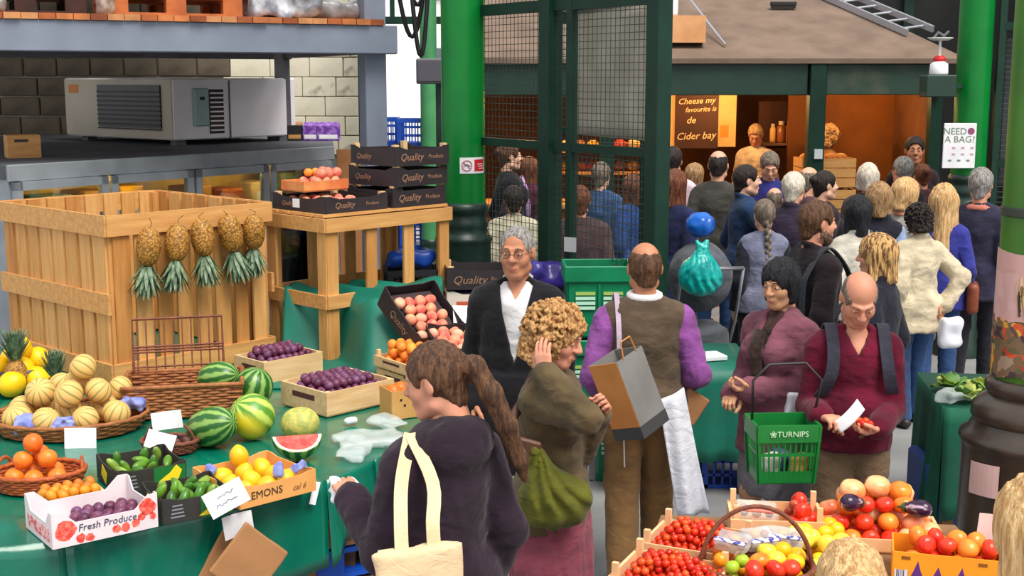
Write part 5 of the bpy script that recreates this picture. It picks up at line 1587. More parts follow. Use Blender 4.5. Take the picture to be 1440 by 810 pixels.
trestle('long fruit stall table under the teal cloth on the left', TP, ZT - .004)
cloth('tablecloth', 'shiny teal cloth covering the fruit stall table on the left', TP, ZT, [.10, .42, .40, .15, .10, .1, .1, .1, .1, .06], TEALF, skirt_edges=(0, 1, 2, 3, 4, 5, 9))
ZT += .005
# ramp of cloth rising to the back
def heightfield(name, label, cat, x0, x1, y0, y1, f, m_, n=40, zb=ZT):
    xs = np.linspace(x0, x1, n); ys = np.linspace(y0, y1, n); V = []; Fc = []
    for x in xs:
        for y in ys: V.append((x, y, f(x, y)))
    for i in range(n - 1):
        for j in range(n - 1): Fc.append((i * n + j, (i + 1) * n + j, (i + 1) * n + j + 1, i * n + j + 1))
    b = len(V); ring = [(i, 0) for i in range(n)] + [(n - 1, j) for j in range(1, n)] + [(i, n - 1) for i in range(n - 2, -1, -1)] + [(0, j) for j in range(n - 2, 0, -1)]
    for (i, j) in ring: V.append((xs[i], ys[j], zb))
    for k in range(len(ring)):
        k2 = (k + 1) % len(ring); a = ring[k][0] * n + ring[k][1]; c = ring[k2][0] * n + ring[k2][1]
        Fc.append((a, b + k, b + k2, c))
    o = MB().add(V, Fc).build(name, m_, smooth=True); return tag(o, label, cat)
def ramp(x, y):
    b = np.clip((x + 1.12) / .3, 0, 1); b = b * b * (3 - 2 * b); ys = 7.86 * (1 - b) + 7.18 * b; wd = .2 * (1 - b) + .5 * b
    t = np.clip((y - ys) / wd, 0, 1); t = t * t * (3 - 2 * t)
    fold = float(vnoise(np.array([x * 5 + y * 2 + 9, y * 4 + 3, 4.2]))) * .05 + .02 * math.sin((x * .8 + y) * 26 + 3 * math.sin(x * 5))
    return ZT + .012 + t * (.42 + fold)
heightfield('draped_cloth', 'teal cloth draped in folds over the riser behind the plums', 'cloth', -1.45, -.45, 7.1, 8.25, ramp, TEAL, 60)
# shelf goods under the table corner: wooden and blue pallets
pc = at_z(470, 745, .42)
pallet('old wooden pallet under the right corner of the fruit table', (-1.05, 6.05, .32), math.radians(31), 1.1, .75)
pallet('blue painted pallet below the wooden one under the fruit table', (-1.05, 6.05, .165), math.radians(31), 1.12, .77, BLUE)
pallet('lowest wooden pallet on the floor under the fruit table', (-1.05, 6.05, .0), math.radians(31), 1.12, .77)

# ---------------------------------------------------------------- tall slatted pallet boxes
SLATM = [WOOD, mat('pine_wood_b', (222, 170, 104), .7, (196, 140, 78), 3.5, 5, .25, .75, .15, 30, stretch=(9, 9, .9)), mat('pine_wood_c', (200, 142, 74), .7, (170, 108, 50), 3.5, 5, .25, .75, .15, 30, stretch=(9, 9, .9))]
def slat_box(label, A, yaw, L1, L2, z0, z1, n1=8, n2=8, mid=True, t1=WOOD, rails=(.12,), open_sides=False, post=.07):
    t = thing('slatted_crate', label, 'crate', (A[0], A[1], z0), yaw)
    Hh = z1 - z0
    def side(o, d, L_, n_, out):
        o = np.array(o, float); d = np.array(d, float); out = np.array(out, float); w_ = (L_ - .02) / n_
        Rm = np.stack([np.append(d, 0), np.append(out, 0), [0, 0, 1]], 1)
        for k in range(n_):
            wd = (w_ - random.uniform(.026, .05))
            if open_sides: wd = post
            p = o + d * (.01 + w_ * (k + .5) if not open_sides else .04 + k * (L_ - .08) / (n_ - 1))
            MB().box((p[0], p[1], Hh / 2), (wd, .018, Hh - .01), Rm @ rotm(0, random.uniform(-.006, .006))).build('slat', random.choice(SLATM), t)
        c = o + d * L_ / 2 + out * .019
        zr = [Hh - rails[0] / 2] + ([Hh * .48] if (mid and abs(out[0]) > .5) else []) + [.06 if not open_sides else Hh * .42]
        for z in zr: MB().box((c[0], c[1], z), (L_ + .036, .02, rails[0]), Rm).build('rail', WOODX, t)
    side((0, 0), (1, 0), L1, n1, (0, -1)); side((0, 0), (0, 1), L2, n2, (-1, 0))
    side((0, L2), (1, 0), L1, n1, (0, 1)); side((L1, 0), (0, 1), L2, n2, (1, 0))
    for (x, y) in ((.03, .03), (L1 - .03, .03), (.03, L2 - .03), (L1 - .03, L2 - .03)): MB().box((x, y, Hh / 2), (.05, .05, Hh - .02)).build('corner_post', t1, t)
    return t
PYAW = math.radians(47)
random.seed(21)
PA = at_z(162, 541, ZT)
slat_box('tall pine slatted crate pen hung with pineapples', (PA.x, PA.y), PYAW, 1.10, 1.28, ZT, 1.735)
SA = np.array([-1.14, 7.80]); SYAW = math.radians(46)
slat_box('open pine stand carrying black fruit boxes', (SA[0], SA[1]), SYAW, 1.02, .60, ZT, 1.65, n1=4, n2=2, mid=False, rails=(.085,), open_sides=True, post=.085)
se1 = np.array([math.cos(SYAW), math.sin(SYAW)]); se2 = np.array([-se1[1], se1[0]])
tb = bpy.data.objects['slatted_crate.001']
for k in range(5): MB().box((.51, .06 + k * .12, .909), (1.04, .10, .018)).build('top_board', WOODX, tb)
STZ = ZT + .919 + .001
# ---------------------------------------------------------------- black fruit boxes on the stand
BBOX = mat('black_print_card', (34, 28, 32), .6, (48, 38, 42), 6, 3)
GOLDP = mat('gold_print', (150, 110, 86), .6)
def black_box(label, u, v, z, L, W, Hh, extra=0.0, ears=.02):
    c = SA + se1 * u + se2 * v
    t, pn = carton(label, (c[0], c[1], z), SYAW + extra, L, W, Hh, BBOX, mat('dark_card_in', (70, 48, 38), .8), ears)
    text_mesh('lettering', 'Quality', Hh * .62, GOLDP, t, (-L * .2, -W / 2 - .0035, Hh * .52), (PI / 2, 0, 0), shear=.3); text_mesh('lettering', 'Produce', Hh * .36, GOLDP, t, (L * .25, -W / 2 - .0035, Hh * .52), (PI / 2, 0, 0))
    text_mesh('lettering', 'Quality', Hh * .5, GOLDP, t, (-L / 2 - .0035, W * .2, Hh * .52), (PI / 2, 0, -PI / 2), shear=.3)
    for sx in (-1, 1):
        for sy in (-1, 1): MB().box((sx * (L / 2 - .025), sy * (W / 2 - .025), Hh * .65), (.035, .035, Hh * 1.3)).build('corner_block', WOODP, t)
    return t
bA = black_box('low black printed fruit box at the front of stand top', .27, .30, STZ, .50, .54, .085)
MB().box((-.2535, .02, .05), (.002, .07, .055)).build('white_sticker', WHITEP, bA)
for i in range(3): black_box('black printed fruit box, %s of the three stacked on the stand' % ['lowest', 'middle', 'topmost'][i], .79 + .01 * i, .25 - .008 * i, STZ + .001 + i * .132, .46, .46, .105, [.0, .03, -.03][i])
c = SA + se1 * .27 + se2 * .33
heap('peach', 'red peach lying in the low black box on the stand', 'peach', 'peaches in the low black box on the stand', PEACH[:2], (c[0] - .02, c[1] + .02), SYAW, .36, .36, STZ + .009, .037, 1, .3, skip=.1)
c = SA + se1 * .26 + se2 * .44
wood_tray('small orange wooden tray of peaches above the low black box', (c[0], c[1], STZ + .11), SYAW, .36, .24, .07, mat('orange_tray_wood', (224, 150, 84), .7, (206, 110, 60), 9, 3), slot=False)
heap('peach', 'red and yellow peach in the small tray on the stand', 'peach', 'peaches in the small tray on the stand', [PEACH[0], PEACH[1], APRI[1]], (c[0] + .04, c[1] + .04), SYAW, .26, .2, STZ + .125, .037, 2, .4)
# ---------------------------------------------------------------- pineapples
def pineapple_meshes():
    V = []; Fc = []; n, m_ = 26, 24
    for i in range(m_ + 1):
        t = PI * i / m_
        for k in range(n):
            a = 2 * PI * k / n
            bump = max(0, math.sin(a * 6.5 + i * .95)) * max(0, math.sin(-a * 6.5 + i * .95 + 1.2)) 
            q = 1 + .06 * bump - .02
            V.append((.056 * math.sin(t) ** .75 * q * math.cos(a), .056 * math.sin(t) ** .75 * q * math.sin(a), .088 * math.cos(t) * (1 + .0 * q)))
    for i in range(m_):
        for k in range(n): k2 = (k + 1) % n; Fc.append((i * n + k2, i * n + k, (i + 1) * n + k, (i + 1) * n + k2))
    m = bpy.data.materials.new('pineapple_skin'); m.use_nodes = True; nt = m.node_tree; N = nt.nodes; L = nt.links
    b = N['Principled BSDF']; b.inputs['Roughness'].default_value = .6
    tc = N.new('ShaderNodeTexCoord'); vo = N.new('ShaderNodeTexVoronoi'); vo.inputs['Scale'].default_value = 88; L.new(tc.outputs['Object'], vo.inputs['Vector'])
    rp = N.new('ShaderNodeValToRGB'); e = rp.color_ramp.elements; e[0].position = .1; e[0].color = lin((206, 168, 96)); e[1].position = .8; e[1].color = lin((112, 78, 30)); k_ = e.new(.3); k_.color = lin((178, 122, 40))
    L.new(vo.outputs['Distance'], rp.inputs[0]); L.new(rp.outputs[0], b.inputs['Base Color'])
    bp = N.new('ShaderNodeBump'); bp.inputs['Strength'].default_value = .8; bp.inputs['Distance'].default_value = .004; bp.invert = True; L.new(vo.outputs['Distance'], bp.inputs['Height']); L.new(bp.outputs[0], b.inputs['Normal'])
    body = MB().add(V, Fc).mesh('pineapple_body', m, True)
    cm2 = MB(); r = random.Random(4)
    for i in range(46):
        a = i * 2.4; f = i / 46; ln = .06 + .085 * (1 - abs(f - .55)) + r.uniform(-.01, .01); sp_ = 1.0 - .85 * f
        d = np.array([math.cos(a), math.sin(a), 0]); s_ = np.array([-d[1], d[0], 0]); pts = []
        b0 = d * (.022 * (1 - f * .6)) + np.array([0, 0, .085 + .045 * f])
        for j, tt in enumerate((0, .4, .75, 1)):
            c_ = b0 + d * (ln * sp_ * .62 * tt) + np.array([0, 0, ln * (.95 * tt - .18 * sp_ * tt * tt)]); wd = (.011, .010, .006, .0008)[j]
            pts += [c_ - s_ * wd, c_ + d * -.002 - np.array([0, 0, .001]), c_ + s_ * wd]
        Fq = []
        for j in range(3):
            for q in range(2): Fq.append((j * 3 + q, j * 3 + q + 1, (j + 1) * 3 + q + 1, (j + 1) * 3 + q)); Fq.append((j * 3 + q, (j + 1) * 3 + q, (j + 1) * 3 + q + 1, j * 3 + q + 1))
        # slightly thick blade: second skin offset
        V2 = pts + [p + d * .0012 for p in pts]
        F2 = [f_ for f_ in Fq[0::2]] + [tuple(i_ + 12 for i_ in f_) for f_ in Fq[1::2]]
        cm2.add(V2, F2)
    crown = cm2.mesh('pineapple_crown', mat('pineapple_leaf', (56, 88, 60), .5, (122, 142, 112), 40, 2))
    return body, crown
PBODY, PCROWN = pineapple_meshes()
pe1 = np.array([math.cos(PYAW), math.sin(PYAW)])
for i, (px, pyb, tl, lb) in enumerate(((209, 347, .12, 'hanging pineapple nearest the pen corner, leftmost of five'), (249, 341, .22, 'second hanging pineapple from the pen corner'), (285, 334, .1, 'middle pineapple of the five hanging on the pen'), (324, 328, .18, 'fourth hanging pineapple, leaning against the last one'), (357, 326, .15, 'hanging pineapple at the right end of the pen rail'))):
    # point on the pen's right face at this pixel
    best = None
    for tt in np.linspace(0, 1.2, 600):
        p = np.array([PA.x, PA.y]) + pe1 * tt + np.array([pe1[1], -pe1[0]]) * .115
        e_ = abs(720 + p[0] / p[1] * FPX * 1.0 - px)
        if best is None or e_ < best[0]: best = (e_, p, tt)
    p = best[1]; q = at_y(px, pyb, p[1])
    t = thing('pineapple', lb, 'pineapple', (q.x, p[1], q.z), 0, 'pineapples hanging on the pen')
    t.rotation_euler = (PI, tl, i * 1.3)
    sc = 1.27 + .05 * (i == 3) - .04 * (i == 4)
    link('fruit', PBODY, t, scale=(sc,) * 3); link('crown', PCROWN, t, scale=(sc,) * 3)
    top = 1.715 - q.z
    MB().tube([(0, 0, -.108), (.005, -.01, -.108 - (top - .108) * .5), (0, .03, -top)], .0018, 5).build('string', mat('dark_string', (60, 44, 30), .9), t)
for (px, py, z, sc, lb) in ((18, 484, ZT, 1.15, 'upright pineapple at the far left behind yellow melons'), (96, 516, ZT, .95, 'upright pineapple standing behind the melon pile')):
    q = at_y(px, py - 30, 6.95); t = thing('pineapple', lb, 'pineapple', (q.x, 6.95 if px < 50 else 6.72, ZT + .088 * sc), px * .1); link('fruit', PBODY, t, scale=(sc,) * 3); link('crown', PCROWN, t, scale=(sc,) * 3)

# ---------------------------------------------------------------- baskets
def wicker_basket(label, loc, rz, rx, ry, Hh, flare=1.12, m_=WICKER, handle=None, n=40, rings=9, name='wicker_basket', weave=.006, lid=None):
    t = thing(name, label, 'basket', loc, rz)
    bt = MB(); bt.lathe([(0.0, .004), (1.0, .004), (1.0, .012), (0, .012)], 32); bt.v = [(v[0] * rx, v[1] * ry, v[2]) for v in bt.v]; bt.build('basket_floor', m_, t)
    w_ = MB()
    for i in range(rings):
        f = i / (rings - 1); k = 1 + (flare - 1) * f
        pts = [(rx * k * math.cos(a) * (1 + .018 * (-1) ** (j + i)), ry * k * math.sin(a) * (1 + .018 * (-1) ** (j + i)), .01 + (Hh - .015) * f) for j, a in enumerate(np.linspace(0, 2 * PI, n + 1)[:-1])]
        w_.tube(pts, Hh / rings * .56, 5, closed=True)
    o = w_.build('woven_wall', m_, t, smooth=True)
    st_ = MB()
    for j, a in enumerate(np.linspace(0, 2 * PI, n // 2 + 1)[:-1]): st_.tube([(rx * math.cos(a), ry * math.sin(a), .005), (rx * flare * math.cos(a), ry * flare * math.sin(a), Hh)], weave * .7, 5)
    st_.build('stakes', m_, t)
    rim = MB(); rim.tube([(rx * flare * math.cos(a), ry * flare * math.sin(a), Hh + .004 * (j % 2)) for j, a in enumerate(np.linspace(0, 2 * PI, n + 1)[:-1])], .011, 6, closed=True); rim.build('rim', m_, t, smooth=True)
    if handle:
        ax, hh, rr = handle
        pts = [(ax[0] * math.cos(a), ax[1] * math.cos(a), Hh * .6 + hh * math.sin(a)) for a in np.linspace(0, PI, 24)]
        MB().tube(pts, rr, 8).build('hoop_handle', m_, t, smooth=True)
    return t
# big rectangular hamper with open lid
hq = at_z(247, 590, ZT)
hm_ = thing('wicker_hamper', 'large wicker hamper with its lattice lid propped open', 'basket', (hq.x, hq.y + .2, ZT), math.radians(12))
hw2, hd, hh = .29, .19, .17
MB().box((0, 0, .008), (hw2 * 1.9, hd * 1.9, .012)).build('hamper_floor', WICKER, hm_)
w_ = MB()
def sq_ring(z, k, wig, n=13):
    pts = []
    for (ax, ay, bx, by) in ((-1, -1, 1, -1), (1, -1, 1, 1), (1, 1, -1, 1), (-1, 1, -1, -1)):
        for j in range(n):
            f = j / n; x = ax + (bx - ax) * f; y = ay + (by - ay) * f
            s_ = 1 + wig * (-1) ** j
            pts.append((x * hw2 * k * (s_ if abs(x) > .99 else 1), y * hd * k * (s_ if abs(y) > .99 else 1), z))
    return pts
for i in range(11): w_.tube(sq_ring(.012 + i * .015, .96 + .006 * i, .022 * (-1) ** i), .0085, 5, closed=True)
w_.build('woven_wall', WICKER, hm_, smooth=True)
w_ = MB()
for p in sq_ring(.0, .965, 0)[::2]: w_.tube([(p[0], p[1], .005), (p[0] * 1.05, p[1] * 1.05, hh)], .006, 5)
w_.build('stakes', WICKERD, hm_)
w_ = MB(); w_.tube(sq_ring(hh + .004, 1.04, .01), .013, 6, closed=True); w_.build('rim', WICKER, hm_, smooth=True)
ld_ = MB()   # lid: frame with bars
lx, lh = .25, .28
ld_.tube([(-lx, 0, 0), (-lx, .01, lh), (lx * .9, .01, lh), (lx * .9, 0, 0)], .009, 6); 
for z in (.02, .10, .115, .13): ld_.tube([(-lx, .0, z), (lx * .9, .0, z)], .006, 5)
for k in range(10): x = -lx + (k + .5) * (1.9 * lx) / 10; ld_.tube([(x, 0, 0), (x, .008, lh)], .0045, 5)
ld_.build('open_lid', WICKERD, hm_, (-.02, hd * 1.03, hh + .01), (-.18, 0, .05))
WM1 = radial_mat('watermelon_dark', (36, 92, 34), (132, 170, 84), 10, .5, .35, (.4, .85))
WM2 = radial_mat('watermelon_pale', (84, 140, 44), (182, 202, 92), 9, .45, .35, (.3, .8), c3=(236, 206, 40))
def melon_obj(label, p, r, sq, m_, rot, name='watermelon'):
    me = round_fruit(name, r, m_, sq, .02, 32, 20); o = link(name, me, None, p, rot); tag(o, label, 'watermelon')
    return o
random.seed(5)
q = at_z(292, 636, ZT)
melon_obj('long striped watermelon lying in front of the hamper', (q.x, q.y + .1, ZT + .097), .096, 1.5, WM1, (0, 1.25, -.5))
q = at_z(348, 627, ZT)
melon_obj('round green watermelon with a yellow ground patch', (q.x, q.y + .13, ZT + .112), .112, 1.0, WM2, (.35, .75, -2.0))
q = at_z(350, 582, ZT)
melon_obj('striped watermelon half hidden behind the round one', (q.x, q.y + .14, ZT + .11), .105, 1.05, WM1, (.2, .3, .4))
melon_obj('long watermelon lying inside the wicker hamper', (hq.x + .17, hq.y + .25, ZT + .165), .085, 1.45, WM1, (.0, 1.35, -.35))
o = link('melon', round_fruit('netted_melon', .095, mat('netted_melon', (206, 190, 96), .6, (160, 168, 84), 30, 4, .4, .6, .4, 60), .85, .05, 30, 16), None, tuple(at_z(418, 626, ZT) + Vector((0, .1, .082)))); tag(o, 'single netted melon on the bare cloth by the plums', 'melon')
# watermelon wedge
q = at_z(418, 652, ZT)
wg = thing('watermelon_wedge', 'cut watermelon wedge with red flesh on the cloth', 'watermelon', (q.x, q.y + .03, ZT), .25)
R_, n_ = .115, 14
V = []; Fc = []
def wedge(Rr, mat_, nm, a0, a1, off=0.0):
    V = []; Fc = []; m2 = 10
    for i in range(n_ + 1):
        t = PI * i / n_
        for k in range(m2 + 1):
            a = a0 + (a1 - a0) * k / m2
            V.append((Rr * math.cos(t), Rr * math.sin(t) * math.cos(a), Rr * math.sin(t) * math.sin(a)))
    for i in range(n_):
        for k in range(m2): Fc.append((i * (m2 + 1) + k, i * (m2 + 1) + k + 1, (i + 1) * (m2 + 1) + k + 1, (i + 1) * (m2 + 1) + k))
    c_ = len(V); V.append((Rr * .0, 0, 0))
    for i in range(n_): Fc.append((i * (m2 + 1), (i + 1) * (m2 + 1), c_)); Fc.append(((i + 1) * (m2 + 1) + m2, i * (m2 + 1) + m2, c_))
    return MB().add(V, Fc).build(nm, mat_, wg, (0, .04, R_ * 1.0), (0, 0, 0), smooth=False)
wedge(R_, WM1, 'rind', -2.65, -1.4); wedge(R_ * .965, mat('melon_pith', (236, 214, 196), .5), 'pith', -2.662, -1.388); wedge(R_ * .85, mat('melon_flesh', (226, 60, 56), .35, (240, 110, 96), 26, 3), 'flesh', -2.676, -1.374)
# ---------------------------------------------------------------- melon tray, yellow melons, oranges, kumquats
mq = at_z(72, 624, ZT)
wicker_basket('wide shallow wicker tray piled with ribbed melons', (mq.x, mq.y + .28, ZT), .1, .34, .27, .075, 1.12, WICKER, rings=6)
BLT = mat('blue_tissue', (104, 116, 196), .7, (150, 160, 220), 12, 3)
mel = [(-.22, -.12, 0), (-.06, -.17, 0), (.12, -.13, 0), (.24, -.02, 0), (-.26, .05, 0), (.0, .0, .0), (.14, .1, 0), (-.14, .14, 0), (.02, -.06, .11), (-.15, .02, .10), (.14, .03, .105), (.0, .14, .12), (.05, .08, .215), (-.1, .2, .09), (.2, .18, .08)]
for i, (x, y, z) in enumerate(mel):
    put('melon', CMEL, (mq.x + x, mq.y + .28 + y, ZT + .082 + z), 'ribbed orange-cream melon piled in the shallow wicker tray', 'melon', 'melons in the wicker tray', (random.uniform(-.9, .9), random.uniform(-.9, .9), random.uniform(0, 6)), (random.uniform(.92, 1.05),) * 3)
for (x, y, z) in ((-.15, -.2, .05), (.03, -.21, .045), (.3, .1, .07), (.22, .22, .05)):
    lump('tissue_wrap', 'blue tissue paper tucked between the melons', 'tissue', (mq.x + x, mq.y + .28 + y, ZT + .03 + z), x * 9, (.055, .04, .03), BLT, .022, 30, .006, .012)['group'] = 'blue tissue among the melons'
card_sign('blank white card on the front of the melon tray', tuple(at_y(114, 616, mq.y - .05)), .15, .098, .05, -.15)
yb = at_z(18, 560, ZT)
bw = thing('striped_bowl', 'dark striped bowl of yellow melons at the left edge', 'bowl', (yb.x - .06, yb.y + .25, ZT))
MB().lathe([(.14, 0), (.2, .06), (.225, .14), (.215, .14), (.19, .07), (.13, .015), (0, .012)], 32).build('bowl_body', mat('bowl_stripe', (44, 32, 60), .4, (170, 120, 100), 5, 1, .45, .55, wave=.1, stretch=(.01, .01, 2.4)), bw, smooth=True)
for (x, y, z) in ((-.1, -.07, .13), (.06, -.1, .13), (.1, .05, .15), (-.05, .06, .15), (.02, -.02, .235)): put('yellow_melon', YMEL[0], (yb.x - .06 + x, yb.y + .25 + y, ZT + z), 'smooth yellow melon in the dark striped bowl', 'melon', 'yellow melons in the bowl')
for (px, py, d_) in ((8, 565, 0), (42, 560, .03)):
    q = at_z(px, py, ZT); put('yellow_melon', YMEL[0], (q.x, q.y + .10 + d_, ZT + .075), 'smooth yellow melon between the bowl and the melon tray', 'melon', 'loose yellow melons')
oq = at_z(36, 703, ZT)
wicker_basket('small orange wicker basket of oranges with side handles', (oq.x, oq.y + .17, ZT), .2, .165, .13, .075, 1.15, mat('orange_wicker', (186, 92, 40), .6, (150, 66, 26), 30, 3, .3, .7, .3, 90), rings=6)
for i in range(2):
    a = [.35, 2.8][i]; pts = [(oq.x + .18 * math.cos(a) + .045 * math.cos(t) * -math.sin(a), oq.y + .17 + .14 * math.sin(a) + .045 * math.cos(t) * math.cos(a), ZT + .07 + .05 * math.sin(t)) for t in np.linspace(0, PI, 10)]
    par = bpy.data.objects['wicker_basket.001']; inv = Matrix.Translation(par.location) @ Matrix.Rotation(.2, 4, 'Z'); pts = [tuple(inv.inverted() @ Vector(p)) for p in pts]
    MB().tube(pts, .008, 6).build('side_handle', _M['orange_wicker'], par, smooth=True)
for (x, y, z) in ((-.09, -.05, 0), (.0, -.07, 0), (.09, -.04, 0), (-.05, .04, .0), (.05, .05, 0), (-.06, -.02, .07), (.045, -.015, .075), (-.01, .05, .075), (-.02, -.0, .14)):
    put('orange', random.choice(ORNG), (oq.x + x, oq.y + .17 + y, ZT + .058 + z), 'orange piled in the small orange wicker basket', 'orange', 'oranges in the small basket')
kq = at_z(92, 722, ZT)
KTY = math.radians(33)
wood_tray('flat wooden tray of small loquats behind the white box', (kq.x - .02, kq.y + .10, ZT), KTY, .30, .2, .04, slot=False)
KUM = [round_fruit('loquat', .0215, fm('loquat_%d' % i, c, dk(c, .8), .5), 1.25, .06) for i, c in enumerate(((232, 148, 30), (222, 126, 26)))]
heap('loquat', 'small orange loquat in the flat wooden tray', 'loquat', 'loquats in the flat tray', KUM, (kq.x - .02, kq.y + .10), KTY, .26, .16, ZT + .012, .0215, 2, .4)
# ---------------------------------------------------------------- white Fresh Produce carton
FY = math.radians(38)
c = corner(75, 773, ZT, FY, .41, .31)
WCARD = mat('white_card', (228, 216, 220), .75, (214, 200, 206), 6, 3)
fp, pn = carton('white carton printed Fresh Produce with red fruit pictures', c, FY, .41, .31, .088, WCARD, None, .05)
text_mesh('lettering', 'Fresh Produce', .039, mat('print_navy', (56, 54, 84), .7), fp, (.005, -.1585, .062), (PI / 2, 0, 0), shear=.15)
FR = mat('print_red_fruit', (214, 58, 48), .7, (236, 130, 110), 60, 3, .4, .65)
def blot(cx, cz, r, par, y=-.1582, seed=0):
    rr = random.Random(seed); pts = [(cx + r * (.75 + .35 * rr.random()) * math.cos(a), cz + r * (.75 + .35 * rr.random()) * math.sin(a)) for a in np.linspace(0, 2 * PI, 15)[:-1]]
    V = [(x, y, z) for x, z in pts] + [(x, y + .0006, z) for x, z in pts]; n = len(pts)
    Fc = [tuple(range(n)), tuple(range(2 * n - 1, n - 1, -1))] + [(i, n + i, n + (i + 1) % n, (i + 1) % n) for i in range(n)]
    MB().add(V, Fc).build('printed_fruit', FR, par)
for i, (x, z, r) in enumerate(((-.155, .065, .042), (-.10, .022, .02), (-.065, .018, .018), (.04, .028, .018), (.075, .028, .02), (.115, .034, .018), (.165, .09, .036), (.14, .055, .018), (.185, .05, .016))): blot(x, z, r, fp, seed=i)
MB().box((-.2082, 0, .045), (.001, .25, .05)).build('red_print_band', mat('print_pink', (214, 90, 100), .7, (236, 190, 190), 60, 2, .45, .55), fp)
heap('plum', 'dark plum lying in the white printed carton', 'plum', 'plums in the white carton', PLUM, (c[0] + .04, c[1] + .04), FY, .30, .24, ZT + .01, .024, 1, .7, skip=.3)
# ---------------------------------------------------------------- two black and green chilli boxes
GRN = [round_fruit('pepper', .02, fm('pepper_%d' % i, col, dk(col, .7), .3), 2.1, .02, 12, 10, tip=.15) for i, col in enumerate(((104, 158, 40), (70, 128, 38), (150, 186, 70)))]
GPR = mat('green_print', (20, 110, 44), .55); YPR = mat('yellow_print', (246, 214, 30), .6); GREYP = mat('grey_print', (130, 130, 140), .6)
def pepper_box(label, c, yaw, L, W, Hh, glabel, grp):
    t, pn = carton(label, c, yaw, L, W, Hh, mat('dark_veg_card', (42, 40, 38), .6, (54, 50, 46), 6, 2), mat('inner_card', (120, 108, 90), .8), .012)
    y = -W / 2 - .0032
    MB().box((L * .26, y, Hh * .5), (L * .46, .001, Hh * .96)).build('green_print', GPR, t)
    poly = [(L * .0, .12 * Hh), (L * .2, .1 * Hh), (L * .38, .3 * Hh), (L * .44, .72 * Hh), (L * .36, 1.0 * Hh), (L * .26, .66 * Hh), (L * .14, .42 * Hh)]
    V = [(x, y - .0008, z) for x, z in poly] + [(x, y - .0002, z) for x, z in poly]; n = len(poly)
    MB().add(V, [tuple(range(n)), tuple(range(2 * n - 1, n - 1, -1))] + [(i, n + i, n + (i + 1) % n, (i + 1) % n) for i in range(n)]).build('yellow_pepper_print', YPR, t)
    for q in range(4): MB().box((-L * .3, y, Hh * (.25 + .17 * q)), (L * (.2 - .02 * q), .001, .006)).build('print_line', GREYP, t)
    MB().box((-L / 2 - .0032, W * .1, Hh * .5), (.001, W * .25, Hh * .6), rotm(.4)).build('yellow_print_patch', YPR, t)
    heap('pepper', glabel, 'pepper', grp, GRN, (c[0], c[1]), yaw, L * .92, W * .9, ZT + Hh * .5, .031, 1, .25, skip=.2)
    return t
CY = math.radians(33)
pepper_box('rear black and green box of peppers near the small basket', corner(165, 697, ZT, CY, .30, .30), CY, .30, .30, .095, 'green pepper in the rear black and green box', 'peppers in the rear box')
pepper_box('front black and green box of peppers beside the white carton', corner(230, 738, ZT, CY, .29, .27), CY, .29, .27, .09, 'green pepper in the front black and green box', 'peppers in the front box')
# ---------------------------------------------------------------- lemon carton
LY = math.radians(43)
c = corner(338, 717, ZT, LY, .37, .38)
lc, pn = carton('orange card carton of lemons with black stencilled lettering', c, LY, .37, .38, .085, mat('orange_card', (232, 168, 96), .75, (220, 152, 80), 5, 3), mat('card_inner_tan', (222, 176, 120), .8), .01)
text_mesh('lettering', 'LEMONS', .046, mat('stencil_ink', (60, 44, 34), .8), lc, (-.07, -.194, .045), (PI / 2, 0, 0)); text_mesh('lettering', 'cal 6', .036, mat('stencil_ink2', (150, 100, 54), .8), lc, (.1, -.194, .038), (PI / 2, 0, 0), shear=.3)
R_ = rotz(LY)
for (x, y, z) in ((-.12, -.12, 0), (-.02, -.13, 0), (.08, -.12, 0), (-.13, -.02, 0), (-.03, -.03, 0), (.08, -.02, 0), (-.1, .1, 0), (.0, .08, 0), (.1, .1, 0), (-.0, .12, .07)):
    q = R_ @ np.array([x, y, 0]); put('lemon', random.choice(LEMON), (c[0] + q[0], c[1] + q[1], ZT + .052 + z), 'yellow lemon in the orange card carton', 'lemon', 'lemons in the orange carton')
for i, (x, y, z) in enumerate(((.02, -.16, .13), (.15, -.12, .11), (-.14, .12, .1))):
    q = R_ @ np.array([x, y, 0]); o = lump('tissue_wrap', ['blue tissue twist standing up among the lemons', 'blue tissue at the right end of the lemon carton', 'blue tissue strip at the back of the lemon carton'][i], 'tissue', (c[0] + q[0], c[1] + q[1], ZT + z - .01), i, [(.018, .018, .035), (.045, .014, .02), (.05, .012, .012)][i], BLT, .012, 44, .005, .006)
# ---------------------------------------------------------------- small dark basket with notes
q = at_z(232, 643, ZT)
wicker_basket('small dark basket of figs with two paper notes', (q.x, q.y + .09, ZT), 0, .115, .08, .055, 1.15, WICKERD, handle=((.12, .0), .12, .006), rings=5, n=28)
FIG = [round_fruit('fig', .024, fm('fig_%d' % i, c_, dk(c_, .7), .6), .95, 0, tip=.25) for i, c_ in enumerate(((96, 50, 44), (70, 38, 46)))]
for (x, y) in ((-.07, -.02), (-.02, -.035), (.04, -.03), (.08, .0), (-.05, .03), (.02, .035), (.06, .03)): put('fig', random.choice(FIG), (q.x + x, q.y + .09 + y, ZT + .05), 'brown fig in the small dark basket', 'fig', 'figs in the dark basket')
card_sign('upper white note standing in the fig basket', (q.x + .005, q.y + .05, ZT + .165), .14, .085, .1, -.1, -.12)
card_sign('lower white note leaning on the fig basket', (q.x - .01, q.y - .03, ZT + .085), .13, .085, .1, -.5, .3)
card_sign('tilted white price card in front of the lemons', tuple(at_y(318, 700, 4.93)), .165, .105, .35, -.25, -.42, 2)
card_sign('white note hanging below the table edge over paper bags', tuple(at_y(334, 738, 5.04)), .125, .10, .5, -.02, -.12)
card_sign('narrow white tag hanging at the table corner', tuple(at_y(440, 693, 5.36)), .04, .10, .9, 0, .35)
